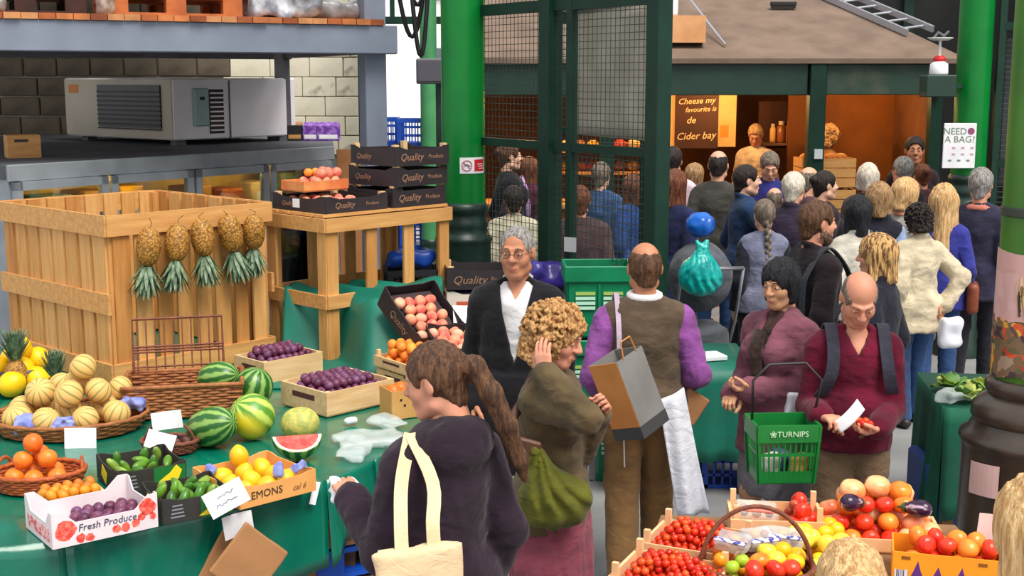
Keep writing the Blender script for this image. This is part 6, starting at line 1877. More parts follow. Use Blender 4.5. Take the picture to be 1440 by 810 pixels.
card_sign('small white tag above the pallet by the table side', tuple(at_y(497, 685, 5.66)), .04, .07, 1.0, 0, .2)
# brown paper bags hung on the table front
PB_ = mat('kraft_paper', (178, 128, 84), .85, (160, 112, 72), 5, 5, .3, .7, .15, 25)
for i, (px, py, Y_, rr, lb) in enumerate(((350, 790, 5.02, .75, 'large flat brown paper bag hanging on the table front'), (330, 792, 5.10, .55, 'second brown paper bag half behind the large one'))):
    q = at_y(px, py, Y_); s = Sdf((-.16, -.02, -.16), (.16, .02, .16), .006); s.rbox((0, 0, 0), (.122, .006 + .004 * (i == 0), .122), .004); s.noise(.002, 16, i)
    P, Q = s.mesh(); o = link('paper_bag', npmesh('paper_bag', P, Q, PB_), None, q, (0, rr, math.radians(31))); tag(o, lb, 'bag')
# ---------------------------------------------------------------- plum crates, apricots, peaches
C45 = math.radians(46)
c = corner(460, 588, ZT, C45, .46, .40)
wood_tray('pale wooden crate of plums nearest the shoppers', c, C45, .46, .40, .135, slats=1, post=.0, group=None)
heap('plum', 'purple plum in the nearer pale wooden crate', 'plum', 'plums in the nearer crate', PLUM, (c[0], c[1]), C45, .42, .36, ZT + .045, .024, 3, .8)
c = corner(372, 543, ZT, C45, .42, .30)
wood_tray('pale wooden crate of plums beside the slatted pen', c, C45, .42, .30, .14, slats=1)
heap('plum', 'purple plum in the crate beside the slatted pen', 'plum', 'plums in the crate by the pen', PLUM, (c[0], c[1]), C45, .38, .27, ZT + .065, .024, 3, .8)
AY = math.radians(38)
c = (-.52, 7.20, ZT)
wood_tray('lower empty wooden crate supporting the apricot tray', c, AY, .40, .34, .10, group=None)
wood_tray('shallow wooden tray of apricots on top of a crate', (c[0], c[1], ZT + .105), AY, .42, .36, .07, slats=1, post=.03)
heap('apricot', 'orange apricot in the shallow wooden tray', 'apricot', 'apricots in the shallow tray', APRI, (c[0], c[1]), AY, .38, .32, ZT + .12, .029, 3, .45)
q = at_z(566, 588, ZT)
sb_, _p = carton('small brown card box with punched holes by the apricots', (q.x, q.y + .08, ZT), .5, .20, .16, .15, mat('punched_card', (206, 158, 92), .8, (190, 140, 76), 6, 3), None, 0)
for (x, z) in ((-.05, .1), (-.03, .07), (.02, .1), (.04, .075)): MB().box((x, -.0832, z), (.012, .001, .012)).build('punched_hole', BLACK, sb_)
for i, (x, y) in enumerate(((-.05, -.03), (.03, -.04), (-.02, .04), (.06, .03))): put('orange', ORNG[i % 2], (q.x + x, q.y + .08 + y, ZT + .125), 'orange filling the small punched card box', 'orange', 'oranges in the punched box')
# peaches: tilted black trays
def tilted_tray(label, c, yaw, L, W, Hh, tilt, fl, grp, n_layers=1, meshes=PEACH, r=.037, extra=0.0):
    t, pn = carton(label, c, yaw, L, W, Hh, BBOX, mat('dark_card_in', (70, 48, 38), .8), .015, tilt=tilt)
    M_ = Matrix.Translation(Vector(c)) @ t.rotation_euler.to_matrix().to_4x4()
    text_mesh('lettering', 'Quality', Hh * .5, GOLDP, t, (-L / 2 - .0035, 0, Hh * .5), (PI / 2, 0, -PI / 2), shear=.3)
    for l in range(n_layers):
        Ll, Wl = L - .03 - l * r, W - .03 - l * r; nx, ny = int(Ll / (2 * r)), int(Wl / (1.85 * r))
        for j in range(ny):
            for i in range(nx - (j % 2)):
                x = -Ll / 2 + r + (i + .5 * (j % 2)) * 2.02 * r; y = -Wl / 2 + r + j * 1.85 * r
                p = M_ @ Vector((x, y, Hh - r * .75 + l * 1.5 * r + random.uniform(-.005, .006)))
                put('peach', random.choice(meshes), p, fl, 'peach', grp)
    MB().box((0, 0, Hh - r * 1.75), (L - .02, W - .02, .01)).build('liner', mat('liner_card', (60, 40, 44), .8), t)
    return t
q = at_y(590, 452, 7.42)
tilted_tray('steeply tilted black tray of peaches on the draped cloth', (q.x, 7.45, 1.05), math.radians(40), .36, .44, .13, .62, 'pink peach in the steeply tilted black tray', 'peaches in the tilted tray')
q = at_y(648, 500, 7.12)
tilted_tray('black tray of peaches below the tilted tray beside the man', (q.x + .01, 7.2, .93), math.radians(20), .36, .36, .12, .2, 'pink peach in the lower black tray', 'peaches in the lower black tray')
MB_ = MB().box((q.x + .01, 7.2, ZT + .07), (.3, .28, .14), rotz(.35)).build('support_box', BBOX); tag(MB_, 'dark box propping the lower peach tray', 'box')
q = at_z(668, 560, ZT)
wood_tray('small wooden tray of yellow plums behind the hooded woman', (-.24, 6.83, ZT), math.radians(25), .30, .28, .09)
YPL = [round_fruit('yellow_plum', .027, fm('yplum_%d' % i, c_, dk(c_, .9), .5), .98, .08) for i, c_ in enumerate(((240, 186, 60), (236, 164, 50), (228, 196, 90)))]
heap('yellow_plum', 'yellow plum in the small wooden tray', 'plum', 'yellow plums in the small tray', YPL, (-.24, 6.83), math.radians(25), .26, .24, ZT + .045, .027, 2, .4)
card_sign('white card standing behind the lower peach tray', tuple(at_y(656, 442, 7.5)), .16, .11, .1, -.5)
# clear film bags on the cloth
FILM = film_mat('clear_film', (226, 236, 236), .35, .12)
for i, (px, py, hx, hy) in enumerate(((520, 622, .17, .12), (497, 640, .12, .07), (545, 600, .1, .07))):
    q = at_z(px, py, ZT); o = lump('plastic_bag', ['large clear plastic bag flattened on the teal cloth', 'small clear plastic bag near the table corner', 'clear plastic bag beside the punched box'][i], 'bag', (q.x, q.y, ZT + .022), .4 + i, (hx, hy, .016), FILM, .018, 14, .01, .012)
q = at_z(494, 597, ZT); o = lump('paper_twist', 'crumpled white paper twist on the cloth before the plums', 'paper', (q.x, q.y, ZT + .022), .3, (.03, .02, .018), WHITEP, .012, 40, .006, .01)

# ================================================================ stacks beside the main column
RT = mat('white_tray_card', (226, 208, 196), .75); REDP = mat('red_print', (206, 86, 60), .7)
for i in range(8):
    z = i * .142
    t, pn = carton('white tray with red print, %s in the stack by the column' % (['bottom', 'second', 'third', 'fourth', 'fifth', 'sixth', 'seventh', 'topmost'][i]), (-.22 + .01 * (i % 2), 8.42, z), .12 + .03 * (-1) ** i, .46, .36, .115, RT, mat('navy_inside', (36, 44, 84), .7), .02, group='white trays stacked by the column')
    MB().box((0, -.1835, .05), (.34, .001, .035)).build('red_print', REDP, t)
    MB().box((0, 0, .118), (.42, .32, .01)).build('blue_liner', mat('navy_inside', (36, 44, 84), .7), t)
def bbox2(label, c, rz, L, W, Hh):
    t, pn = carton(label, c, rz, L, W, Hh, BBOX, mat('dark_card_in', (70, 48, 38), .8), .02)
    text_mesh('lettering', 'Quality', Hh * .6, GOLDP, t, (-L * .2, -W / 2 - .0035, Hh * .5), (PI / 2, 0, 0), shear=.3); text_mesh('lettering', 'Produce', Hh * .36, GOLDP, t, (L * .25, -W / 2 - .0035, Hh * .52), (PI / 2, 0, 0))
    for sx in (-1, 1):
        for sy in (-1, 1): MB().box((sx * (L / 2 - .025), sy * (W / 2 - .025), Hh * .6), (.035, .035, Hh * 1.2)).build('corner_block', WOODP, t)
bbox2('black printed fruit box topping the white tray stack', (-.20, 8.42, 8 * .142 + .005), .1, .48, .38, .125)
BLK2 = mat('black_crate_plastic', (30, 32, 40), .5)
for i in range(4): plastic_crate('dark plastic crate, %s of the stack behind the suited man' % ['bottom', 'second', 'third', 'topmost'][i], (-.70 + .01 * i, 8.62, i * .31), .2, .38, .3, .3, BLK2, 'dark crates behind the stand', 8)
q = at_y(560, 350, 8.6)
lump('plastic_bag', 'bright blue plastic bag on the dark crate stack', 'bag', (-.70, 8.6, 4 * .31 + .05), .3, (.15, .1, .055), BLUE, .03, 14, .012, .04)
for i in range(3): plastic_crate('black plastic crate under the purple sack, %s one' % ['lowest', 'middle', 'uppermost'][i], (.16, 8.3, i * .38), -.2, .38, .3, .37, BLK2, 'black crates under the purple sack', 8)
lump('sack', 'crumpled purple plastic sack beside the green crate', 'sack', (.16, 8.28, 3 * .38 + .085), .3, (.17, .13, .085), mat('purple_film', (62, 48, 140), .3, (40, 34, 96), 9, 4, .35, .65, .6, 14), .035, 12, .013, .05)
GCR = mat('green_crate_plastic', (0, 128, 84), .4, (0, 110, 72), 5, 3)
for i in range(3):
    z = i * .46
    t = thing('green_crate', 'green plastic crate with white print, %s of its stack' % ['bottom', 'middle', 'topmost'][i], 'crate', (.53, 7.88, z), .03, 'green crates stacked by the cage')
    MB().box((0, 0, .01), (.34, .26, .02)).build('base', GCR, t)
    for sy in (-1, 1): MB().box((0, sy * .142, .22), (.37, .012, .42), rotm(sy * -.05)).build('side_wall', GCR, t)
    for sx in (-1, 1): MB().box((sx * .187, 0, .22), (.012, .27, .42), rotm(0, sx * .05)).build('end_wall', GCR, t)
    for (cc_, sz) in (((0, -.163, .40), (.43, .02, .10)), ((0, .163, .40), (.43, .02, .10)), ((-.205, 0, .40), (.02, .33, .10)), ((.205, 0, .40), (.02, .33, .10))): MB().box(cc_, sz, bev=.006).build('rim', GCR, t)
    for x in (-.085, .085):
        for k in range(4): MB().box((x, -.158 + .004 * k * -0, .28 - k * .03), (.12, .006, .02), rotm(-.05)).build('white_print', mat('crate_print', (170, 214, 190), .6) if k else mat('crate_print2', (150, 180, 90), .6), t)
    MB().box((0, -.158, .2), (.014, .012, .28)).build('rib', GCR, t)

# ================================================================ second teal table and right-hand leafy table
T2 = [(.62, 7.45), (1.47, 7.45), (1.47, 8.25), (.62, 8.25)]
trestle('trestle table under teal cloth behind the man in the waistcoat', T2, .775)
cloth('tablecloth', 'teal cloth hanging from the table behind the waistcoat man', T2, .78, [.55, .55, .5, .5], TEAL, .022)
card_sign('white price card on the teal cloth by the woman', tuple(at_y(1051, 520, 7.40)), .07, .10, .1, -.1)
for i, (px, lb) in enumerate(((1010, 'folded white paper stack on the teal table'),)):
    o = MB().box((1.2, 7.75, .80), (.22, .16, .03), rotz(.3), bev=.005).build('paper_stack', WHITEP); tag(o, lb, 'paper')
for i in range(2): plastic_crate('blue plastic crate on the floor under the teal table, %s one' % ['left', 'right'][i], (.95 + .4 * i, 7.75, .0), 0, .36, .3, .25, BLUE)
T3 = [(2.30, 6.62), (3.0, 6.45), (3.2, 7.35), (2.42, 7.45)]
trestle('small table under dark green cloth beside the near column', T3, .765)
cloth('tablecloth', 'dark green cloth hanging in a point by the near column', T3, .77, [.62, .4, .3, .6], mat('dark_green_cloth', (0, 92, 66), .8, (0, 74, 54), 4, 4), .03)
o = MB().box((2.55, 6.95, .2), (.5, .5, .4), bev=.02).build('storage_box', mat('blue_box', (20, 66, 150), .5)); tag(o, 'blue storage box under the dark green cloth', 'box')
random.seed(9)
LEAF = [mat('leaf_%d' % i, c_, .55, dk(c_, .75), 20, 3) for i, c_ in enumerate(((130, 168, 60), (90, 140, 60), (176, 190, 90)))]
for i in range(5):
    x, y = 2.44 + (i % 3) * .17, 6.72 + (i // 3) * .2 + .04 * (i % 2)
    t = thing('lettuce', 'loose green lettuce on the dark green table by the column', 'lettuce', (x, y, .777), i, 'lettuces on the green table')
    for k in range(9):
        a = k * 2.4; ln = .1 + .03 * random.random(); el = .35 + .09 * k; Vl = []; Fl = []
        d_ = np.array([math.cos(a), math.sin(a), 0]); s_ = np.array([-d_[1], d_[0], 0])
        for j in range(5):
            f = j / 4; c_ = d_ * ln * f * math.cos(el) + np.array([0, 0, .012 + ln * f * math.sin(el) - .03 * f * f]); wd = .05 * math.sin(PI * min(.93, f * .8 + .12))
            for u in (-1, 0, 1): Vl.append(c_ + s_ * wd * u + np.array([0, 0, .012 * abs(u) + random.uniform(-.006, .006)]))
        for j in range(4):
            for u in range(2): Fl.append((j * 3 + u, j * 3 + u + 1, (j + 1) * 3 + u + 1, (j + 1) * 3 + u))
        o = MB().add(Vl, Fl).build('leaf', LEAF[k % 3], t, smooth=True); o.modifiers.new('thickness', 'SOLIDIFY').thickness = .002
lump('plastic_bag', 'clear plastic bag on the dark green table edge', 'bag', (2.38, 6.7, .81), .5, (.09, .06, .03), FILM, .02, 18, .01, .02)

# ================================================================ tomato stall at the lower right
TZ = .72
T4 = [(.30, 3.75), (1.80, 3.75), (1.80, 4.98), (.62, 5.10)]
trestle('wooden table carrying the tomato crates at lower right', T4, TZ, shrink=0)
TZ -= .011
TW = mat('tomato_crate_wood', (240, 196, 150), .75, (226, 168, 116), 5, 4, .3, .7, .1, 40)
def oriented(K, yaw, L, W):   # K = back-left corner
    e1 = np.array([math.cos(yaw), math.sin(yaw)]); b = np.array([-e1[1], e1[0]])
    return np.array(K) + e1 * L / 2 - b * W / 2
YA = math.radians(-25)
random.seed(31)
cherry_n = 0; stuff_spots = []
for (K, yaw, L, W, lb, grp) in (((.595, 4.78), YA, .36, .29, 'rear pale crate heaped with red cherry tomatoes', 'cherry tomatoes in the rear crate'), ((.452, 4.455), YA, .36, .29, 'front pale crate heaped with red cherry tomatoes', 'cherry tomatoes in the front crate')):
    c = oriented(K, yaw, L, W)
    wood_tray(lb, (c[0], c[1], TZ), yaw, L, W, .10, TW, 1, .045, slot=False)
    MB_ = MB().box((0, 0, .03), (L - .05, W - .05, .04)).build('tomato_bed', mat('tomato_bed', (190, 40, 24), .4), bpy.data.objects[[o.name for o in bpy.data.objects if o.get('label') == lb][0]])
    r = .0148; R = rotz(yaw)
    for l in range(3):
        Ll, Wl = L - .055 - l * .05, W - .05 - l * .05; nx = int(Ll / (2.05 * r)); ny = int(Wl / (1.85 * r))
        for j in range(ny):
            for i in range(nx):
                x = -Ll / 2 + r + i * 2.05 * r + (r if (j + l) % 2 else 0) + random.uniform(-.3, .3) * r; y = -Wl / 2 + r + j * 1.85 * r + random.uniform(-.3, .3) * r
                if random.random() < .12 and l: continue
                dome = .022 * (1 - (2 * x / L) ** 2) * (1 - (2 * y / W) ** 2)
                q = R @ np.array([x, y, 0]); z = TZ + .062 + l * .021 + r + dome + random.uniform(-.004, .004)
                (stuff_spots if l == 0 else stuff_spots if cherry_n >= 300 else [None]).append((c[0] + q[0], c[1] + q[1], z)) if (l == 0 or cherry_n >= 300) else None
                if l and cherry_n < 300:
                    put('cherry_tomato', random.choice(CHERRY), (c[0] + q[0], c[1] + q[1], z), 'red cherry tomato in the ' + grp.split('in the ')[1], 'tomato', grp); cherry_n += 1
if stuff_spots:
    mb = MB()
    for p in stuff_spots: mb.sphere(p, .0148, 8, 6)
    o = mb.build('cherry_tomatoes', fm('cherry_t_0', (222, 42, 18), (190, 34, 16), .2), smooth=True); tag(o, 'remaining red cherry tomatoes deep in the two pale crates', 'tomatoes', None, 'stuff')
# crate C at the back with packets
c = oriented((.868, 4.96), math.radians(-6), .36, .24)
wood_tray('pale crate with tall corner posts and tomato packets', (c[0], c[1], TZ), math.radians(-6), .36, .24, .115, TW, 1, .05, slot=False)
heap('tomato', 'dark red tomato in the crate of packets', 'tomato', 'tomatoes in the crate of packets', [TOM['red'], TOM['dark']], (c[0] + .1, c[1]), math.radians(-6), .13, .2, TZ + .05, .032, 2, .3)
def packet(label, p, rz, w_, d_, tilt, m_band):
    t = thing('tomato_packet', label, 'packet', p, rz); t.rotation_euler = (tilt, .05, rz)
    s = Sdf((-w_ / 2 - .02, -d_ / 2 - .02, -.005), (w_ / 2 + .02, d_ / 2 + .02, .06), .006); s.rbox((0, 0, .022), (w_ / 2, d_ / 2, .022), .012); s.noise(.004, 40, rz * 5); P, Q = s.mesh()
    link('film_wrap', npmesh('film', P, Q, FILM), t)
    MB().box((0, -d_ * .36, .044), (w_ * .98, d_ * .22, .004)).build('printed_band', m_band, t)
    for i in range(3):
        for j in range(2): link('packed_tomato', TOM['gold'] if i % 2 else TOM['dark'], t, (-w_ * .3 + i * w_ * .3, -d_ * .18 + j * d_ * .4, .022), scale=(.72,) * 3)
    return t
PBND = mat('packet_violet', (70, 66, 150), .4, (226, 226, 236), 40, 2, .45, .55)
packet('film packet of red tomatoes with pink band in rear crate', (c[0] - .08, c[1] - .02, TZ + .10), -.1, .16, .12, .1, mat('packet_pink', (226, 120, 110), .4))
# hoop basket
hb = (.865, 4.32)
wicker_basket('round basket with tall hoop handle full of mixed tomatoes', (hb[0], hb[1], TZ), -.08, .175, .15, .09, 1.15, WICKERD, handle=((.198, .0), .25, .0085), rings=6)
random.seed(12)
mix = ['yellow', 'gold', 'orange', 'red', 'lemony', 'green']
rows_ = [(-.12, -.1, 'green'), (-.05, -.12, 'red'), (.02, -.11, 'red'), (.09, -.1, 'red'), (-.15, -.02, 'gold'), (-.09, -.04, 'green'), (-.01, -.04, 'orange'), (.06, -.04, 'lemony'), (.13, -.02, 'yellow'), (-.12, .05, 'orange'), (-.04, .04, 'gold'), (.04, .04, 'gold'), (.1, .05, 'yellow'), (-.02, .1, 'gold'), (.05, .11, 'gold'), (-.09, .1, 'gold')]
for (x, y, k) in rows_:
    put('tomato', TOM[k], (hb[0] + x, hb[1] + y, TZ + .055), 'mixed tomato low in the hoop-handled basket', 'tomato', 'lower tomatoes in the hoop basket')
names = {'green': 'small green tomato', 'red': 'ripe red tomato', 'gold': 'small golden tomato', 'orange': 'orange tomato', 'lemony': 'pale yellow tomato', 'yellow': 'bright yellow tomato'}
for i, (x, y, z, k) in enumerate(((-.1, -.09, .115, 'green'), (-.03, -.13, .12, 'red'), (.045, -.12, .12, 'red'), (.10, -.10, .115, 'red'), (-.06, -.055, .125, 'green'), (-.13, -.02, .115, 'gold'), (.0, -.06, .12, 'orange'), (.06, -.05, .125, 'lemony'), (.13, -.04, .115, 'yellow'), (-.11, .04, .12, 'orange'), (.1, .03, .13, 'yellow'), (.04, .02, .13, 'lemony'), (.15, .03, .11, 'yellow'))):
    put('tomato', TOM[k], (hb[0] + x, hb[1] + y, TZ + z), '%s on top in the hoop-handled basket' % names[k], 'tomato', '%ss on top in the hoop basket' % names[k])
packet('film packet of golden tomatoes leaning in the hoop basket', (hb[0] + .02, hb[1] + .1, TZ + .13), .4, .13, .1, .35, PBND)
packet('film packet of small orange tomatoes in the hoop basket', (hb[0] - .08, hb[1] + .02, TZ + .145), -.5, .12, .09, .2, PBND)
packet('violet banded packet of dark tomatoes behind the hoop basket', (hb[0] + .13, hb[1] + .19, TZ + .1), -.2, .15, .1, .15, PBND)
# loose yellow tomatoes right of the basket
yt = [(1.09, 4.55), (1.15, 4.60), (1.13, 4.49), (1.08, 4.63), (1.19, 4.52), (1.2, 4.64), (1.14, 4.68), (1.22, 4.71), (1.25, 4.58), (1.1, 4.42), (1.17, 4.43), (1.05, 4.5)]
for i, (x, y) in enumerate(yt): put('tomato', TOM['yellow' if i % 3 else 'lemony'], (x, y, TZ + .035 + (.06 if i in (0, 3, 7) else 0) + .001), 'loose yellow tomato piled right of the hoop basket', 'tomato', 'loose yellow tomatoes')
for i, (x, y) in enumerate(yt[:6]): put('tomato', TOM['yellow' if i % 2 else 'lemony'], (x + .035, y + .03, TZ + .09), 'yellow tomato on top of the loose yellow pile', 'tomato', 'upper loose yellow tomatoes')
# heirloom heap
hc_ = (1.43, 4.80)
wood_tray('low pale crate under the heap of large mixed tomatoes', (hc_[0], hc_[1], TZ), math.radians(-8), .48, .30, .06, TW, slot=False)
random.seed(17)
hk = ['red', 'red', 'orange', 'pale', 'blush', 'orange', 'red', 'pale']
nm_ = {'red': 'red', 'orange': 'orange', 'pale': 'cream and orange', 'blush': 'blushed ribbed'}
ii = 0
for l in range(3):
    nx, ny = (6, 4, 4)[l], (4, 3, 2)[l]
    for j in range(ny):
        for i in range(nx):
            x = (-.2 + .4 * (i + .5 * (j % 2)) / (nx - .5)) * (1 - .18 * l); y = (-.11 + .22 * j / max(1, ny - 1)) * (1 - .2 * l) + .02 * l
            k = 'red' if (y < -.02 and x < .1) and random.random() < .75 else random.choice(['pale', 'orange', 'blush', 'red', 'orange'])
            put('tomato', TOM[k], (hc_[0] + x, hc_[1] + y, TZ + .045 + .055 * l), 'large %s tomato in the big mixed heap' % nm_[k], 'tomato', 'large %s tomatoes in the mixed heap' % nm_[k]); ii += 1
for (x, y, k, z) in ((.02, .08, 'pale', .195), (.1, .05, 'orange', .185), (-.08, .08, 'pale', .18)):
    o = put('tomato', TOM[k], (hc_[0] + x, hc_[1] + y, TZ + z), {'pale': 'large cream and orange tomato crowning the mixed heap', 'orange': 'large orange tomato crowning the mixed heap'}[k], 'tomato', 'crowning tomatoes of the heap', (.2, .1, 0), (1.15,) * 3)
def aubergine(label, p, rot):
    t = thing('aubergine', label, 'aubergine', p, 0); t.rotation_euler = rot
    s = Sdf((-.06, -.05, -.05), (.1, .05, .05), .005); s.ell((-.01, 0, 0), (.04, .034, .034), .02); s.ell((.03, 0, 0), (.03, .023, .023), .03); P, Q = s.mesh()
    link('fruit', npmesh('aubergine', P, Q, mat('aubergine_skin', (46, 20, 52), .2, (196, 170, 190), 12, 2, .55, .68, stretch=(1, 4, 4))), t)
    MB().lathe([(.021, 0), (.016, .014), (.006, .02), (.005, .035)], 10, R=rotm(0, PI / 2)).build('calyx', mat('aub_calyx', (70, 96, 50), .6), t, (.052, 0, 0))
aubergine('striped dark aubergine on the front of the tomato heap', (hc_[0] - .13, hc_[1] - .09, TZ + .185), (0, .2, .6))
aubergine('small dark aubergine at the right of the tomato heap', (hc_[0] + .13, hc_[1] - .10, TZ + .165), (0, .1, 2.5))
# orange carton with purple star print
OY = math.radians(-16)
q = at_z(1256, 770, .83)
e1 = np.array([math.cos(OY), math.sin(OY)]); b_ = np.array([-e1[1], e1[0]])
c = np.array([q.x, q.y - .02]) + e1 * .18 + b_ * .10
oc, pn = carton('bright orange carton with purple star print full of tomatoes', (c[0], c[1], TZ), OY, .37, .20, .115, mat('bright_orange_card', (244, 160, 30), .6, (236, 148, 24), 5, 2), mat('grey_inner', (176, 140, 130), .8), .0)
VP = mat('violet_print', (96, 40, 130), .6)
for (x, hgt) in ((-.10, .075), (-.03, .06), (.05, .065)):
    poly = [(x - .028, .0), (x + .028, .0), (x + .012, hgt * .5), (x + .002, hgt), (x - .012, hgt * .5)]; V = [(a, -.1032, z + .012) for a, z in poly] + [(a, -.1026, z + .012) for a, z in poly]; n = 5
    MB().add(V, [tuple(range(n)), tuple(range(2 * n - 1, n - 1, -1))] + [(i, n + i, n + (i + 1) % n, (i + 1) % n) for i in range(n)]).build('star_print', VP, oc)
MB().box((-.155, -.1035, .03), (.045, .001, .04)).build('barcode', mat('barcode', (220, 220, 230), .6, (60, 50, 90), 60, 0, .49, .51, wave=.0, stretch=(3, .01, .01)), oc)
for x in (-.14, .12): MB().box((x, -.1035, .095), (.03, .001, .012)).build('hand_hole', mat('hole_brown', (140, 80, 20), .8), oc)
heap('tomato', 'red vine tomato in the bright orange carton', 'tomato', 'tomatoes in the orange carton', [TOM['red'], TOM['orange'], TOM['red']], (c[0] + .02, c[1]), OY, .33, .17, TZ + .035, .036, 2, .2)
MB().tube([(c[0] - .05, c[1], TZ + .15), (c[0] + .02, c[1] + .03, TZ + .165), (c[0] + .1, c[1] - .01, TZ + .16)], .003, 5)
card_sign('pink paper card standing behind the orange carton', tuple(at_y(1393, 745, 4.62)), .10, .12, -.2, -.1, .1, 0, mat('pink_paper', (226, 190, 184), .8, (214, 176, 172), 5, 2))
# ================================================================ the people in the market
def TR(c, name, **k): return dict(kind='trousers', mat=fabric(name, c, .8), **k)
def SK(c, name, **k): return dict(kind='skirt', mat=fabric(name, c, .8), **k)
def TOPL(kind, c, name, **k): return dict(kind=kind, mat=fabric(name, c, .72), **k)
JEANS = TR((52, 82, 130), 'blue_jeans'); DKTR = TR((40, 40, 48), 'dark_trousers'); NAVYTR = TR((34, 40, 66), 'navy_trousers')

# ---- woman in dark purple hoodie, foreground
p1 = person('woman in dark purple hooded top with ponytail, foreground, seen from behind', 612, 484, 3.88, .72, 'f',
            [TOPL('shirt', (170, 40, 130), 'magenta', g=.010, collar=.012), TOPL('hoodie', (46, 32, 46), 'plum_fleece', g=.028, hood=True, bottom=-.17, sg=.006, fold=.008)],
            [JEANS], ('ponytail', 'brown'), 'pink', hp=.28, hy=.45, lod=0, w=1.08,
            arms=((( -.17, .25, .24), (-.25, -.6, -1), (0.3, 0, -1), .75), 'down'))
hp_ = p1['tow'](hand_point(p1, -1, (0, .09, -.045)))
s = Sdf((-.07, -.06, -.06), (.07, .06, .06), .006); s.rbox((0, 0, 0), (.045, .03, .028), .008); s.noise(.012, 34); P, Q = s.mesh()
o = link('paper_napkin', npmesh('paper_napkin', P, Q, WHITEP), None, hp_, (.3, .2, .5)); tag(o, 'crumpled white napkin in the hooded woman\'s hand', 'napkin')
# canvas tote
CAN = fabric('canvas', (232, 200, 160), .9)
tb_ = p1['tow'](p1['sp'](-.30, -.10, .04)); rz_ = .72 + PI / 2 - .75
tq = at_y(582, 766, 3.5); rz_ = .35
tt = thing('tote_bag', 'cream canvas tote bag on the hooded woman\'s shoulder', 'bag', (tq.x, 3.5, tq.z - .31), rz_)
s = Sdf((-.22, -.08, -.02), (.22, .08, .34), .011); s.econe((0, 0, .01), (0, 0, .30), (.13, .05), (.14, .03), .01); s.noise(.010, (14, 14, 5)); P, Q = s.mesh()
link('bag_body', npmesh('tote', P, Q, CAN), tt)
def to_local(root, pts):
    M_ = Matrix.Translation(root.location) @ root.rotation_euler.to_matrix().to_4x4(); Mi = M_.inverted()
    return [np.array(Mi @ Vector(p)) for p in pts]
sh_w = p1['tow'](p1['sp'](-.13, -.02, .512)); shf = p1['tow'](p1['sp'](-.225, -.10, .40)); shb = p1['tow'](p1['sp'](-.165, -.175, .40))
for q_, mid in ((.075, shb), (-.045, shf)):
    e_ = np.array(tt.location) + rotz(rz_) @ np.array([q_ * .8, 0, .29])
    mm = mid * .45 + e_ * .55 + np.array([0, -.03, 0])
    pts = to_local(tt, [sh_w, mid, mm, e_])
    ribbon_mb(smooth_pts(pts), (1, 0, 0), .04, .005).build('strap', CAN, tt)

# ---- curly haired woman in olive jacket
OLV = fabric('olive_cotton', (98, 82, 56), .7)
p2 = person('curly fair haired woman in olive jacket pressing hand to ear', 784, 434, 4.88, -1.98, 'f',
            [TOPL('shirt', (120, 110, 90), 'taupe', g=.010), dict(kind='jacket', mat=OLV, g=.027, bottom=-.14, collar=.016, fold=.010, sg=.006, rb=.185)],
            [SK((142, 70, 86), 'mauve_wool', bottom=.12, rb=.26)], ('curly', 'curl'), 'pink', hp=.32, lod=0,
            arms=(((-.05, .19, .33), (-.3, -.2, -1), (1, -.4, 0), .8), ((.195, .045, .535), (.3, 1.0, -1.0), (-1, .15, .0), .10, (-.22, -.22, 1))))
LTH = mat('brown_leather', (96, 58, 36), .5, (70, 40, 26), 10, 4)
gb = at_y(773, 690, 4.62)
bt_ = thing('shoulder_bag', 'green drawstring shoulder bag hanging behind the curly haired woman', 'bag', (gb.x, 4.64, gb.z - .15), .15)
s = Sdf((-.2, -.13, -.05), (.2, .13, .42), .009); s.ell((.02, 0, .10), (.145, .075, .11), .03); s.cap((-.02, 0, .16), (-.06, 0, .30), .085, .03, .04); P, Q = s.mesh()
th_ = np.arctan2(P[:, 0] + .06, P[:, 2] - .34); P[:, 1] += np.sign(P[:, 1]) * .009 * np.sin(th_ * 24 + 1.5 * np.sin(P[:, 2] * 25)) * np.clip(np.abs(P[:, 1]) * 40, 0, 1); P = folds(P, Q, .005, (13, 13, 6), 3)
link('bag_body', npmesh('sack', P, Q, fabric('moss_cotton', (98, 100, 30), .68)), bt_)
sp_ = p2['sp']; a0 = p2['tow'](sp_(.12, -.02, .50)); b0 = p2['tow'](sp_(.17, -.13, .3)); e_ = np.array([gb.x - .07, 4.64, gb.z + .14])
pts = to_local(bt_, [a0, b0, (b0 + e_) / 2 + np.array([-.02, -.03, 0]), e_])
MB().tube(pts, [(.004, .02)] * 4, 8).build('strap', LTH, bt_, smooth=True)
MB().box((-.085, -.01, .31), (.09, .03, .08), rotm(0, .3), bev=.008).build('leather_tab', LTH, bt_)

# ---- man in black coat facing us
p3 = person('grey haired man in black coat and white shirt with glasses', 727, 319, 6.3, PI - .12, 'm',
            [TOPL('shirt', (228, 226, 228), 'white_cotton', g=.012, collar=.011, v=.05, vw=.04), TOPL('coat', (24, 23, 28), 'black_wool', g=.032, v=.36, vw=.085, bottom=-.42, sg=.008, fold=.007)],
            [DKTR], ('crop', 'grey'), 'tan', hp=.06, hy=-.12, lod=0, glasses=True, w=1.02)

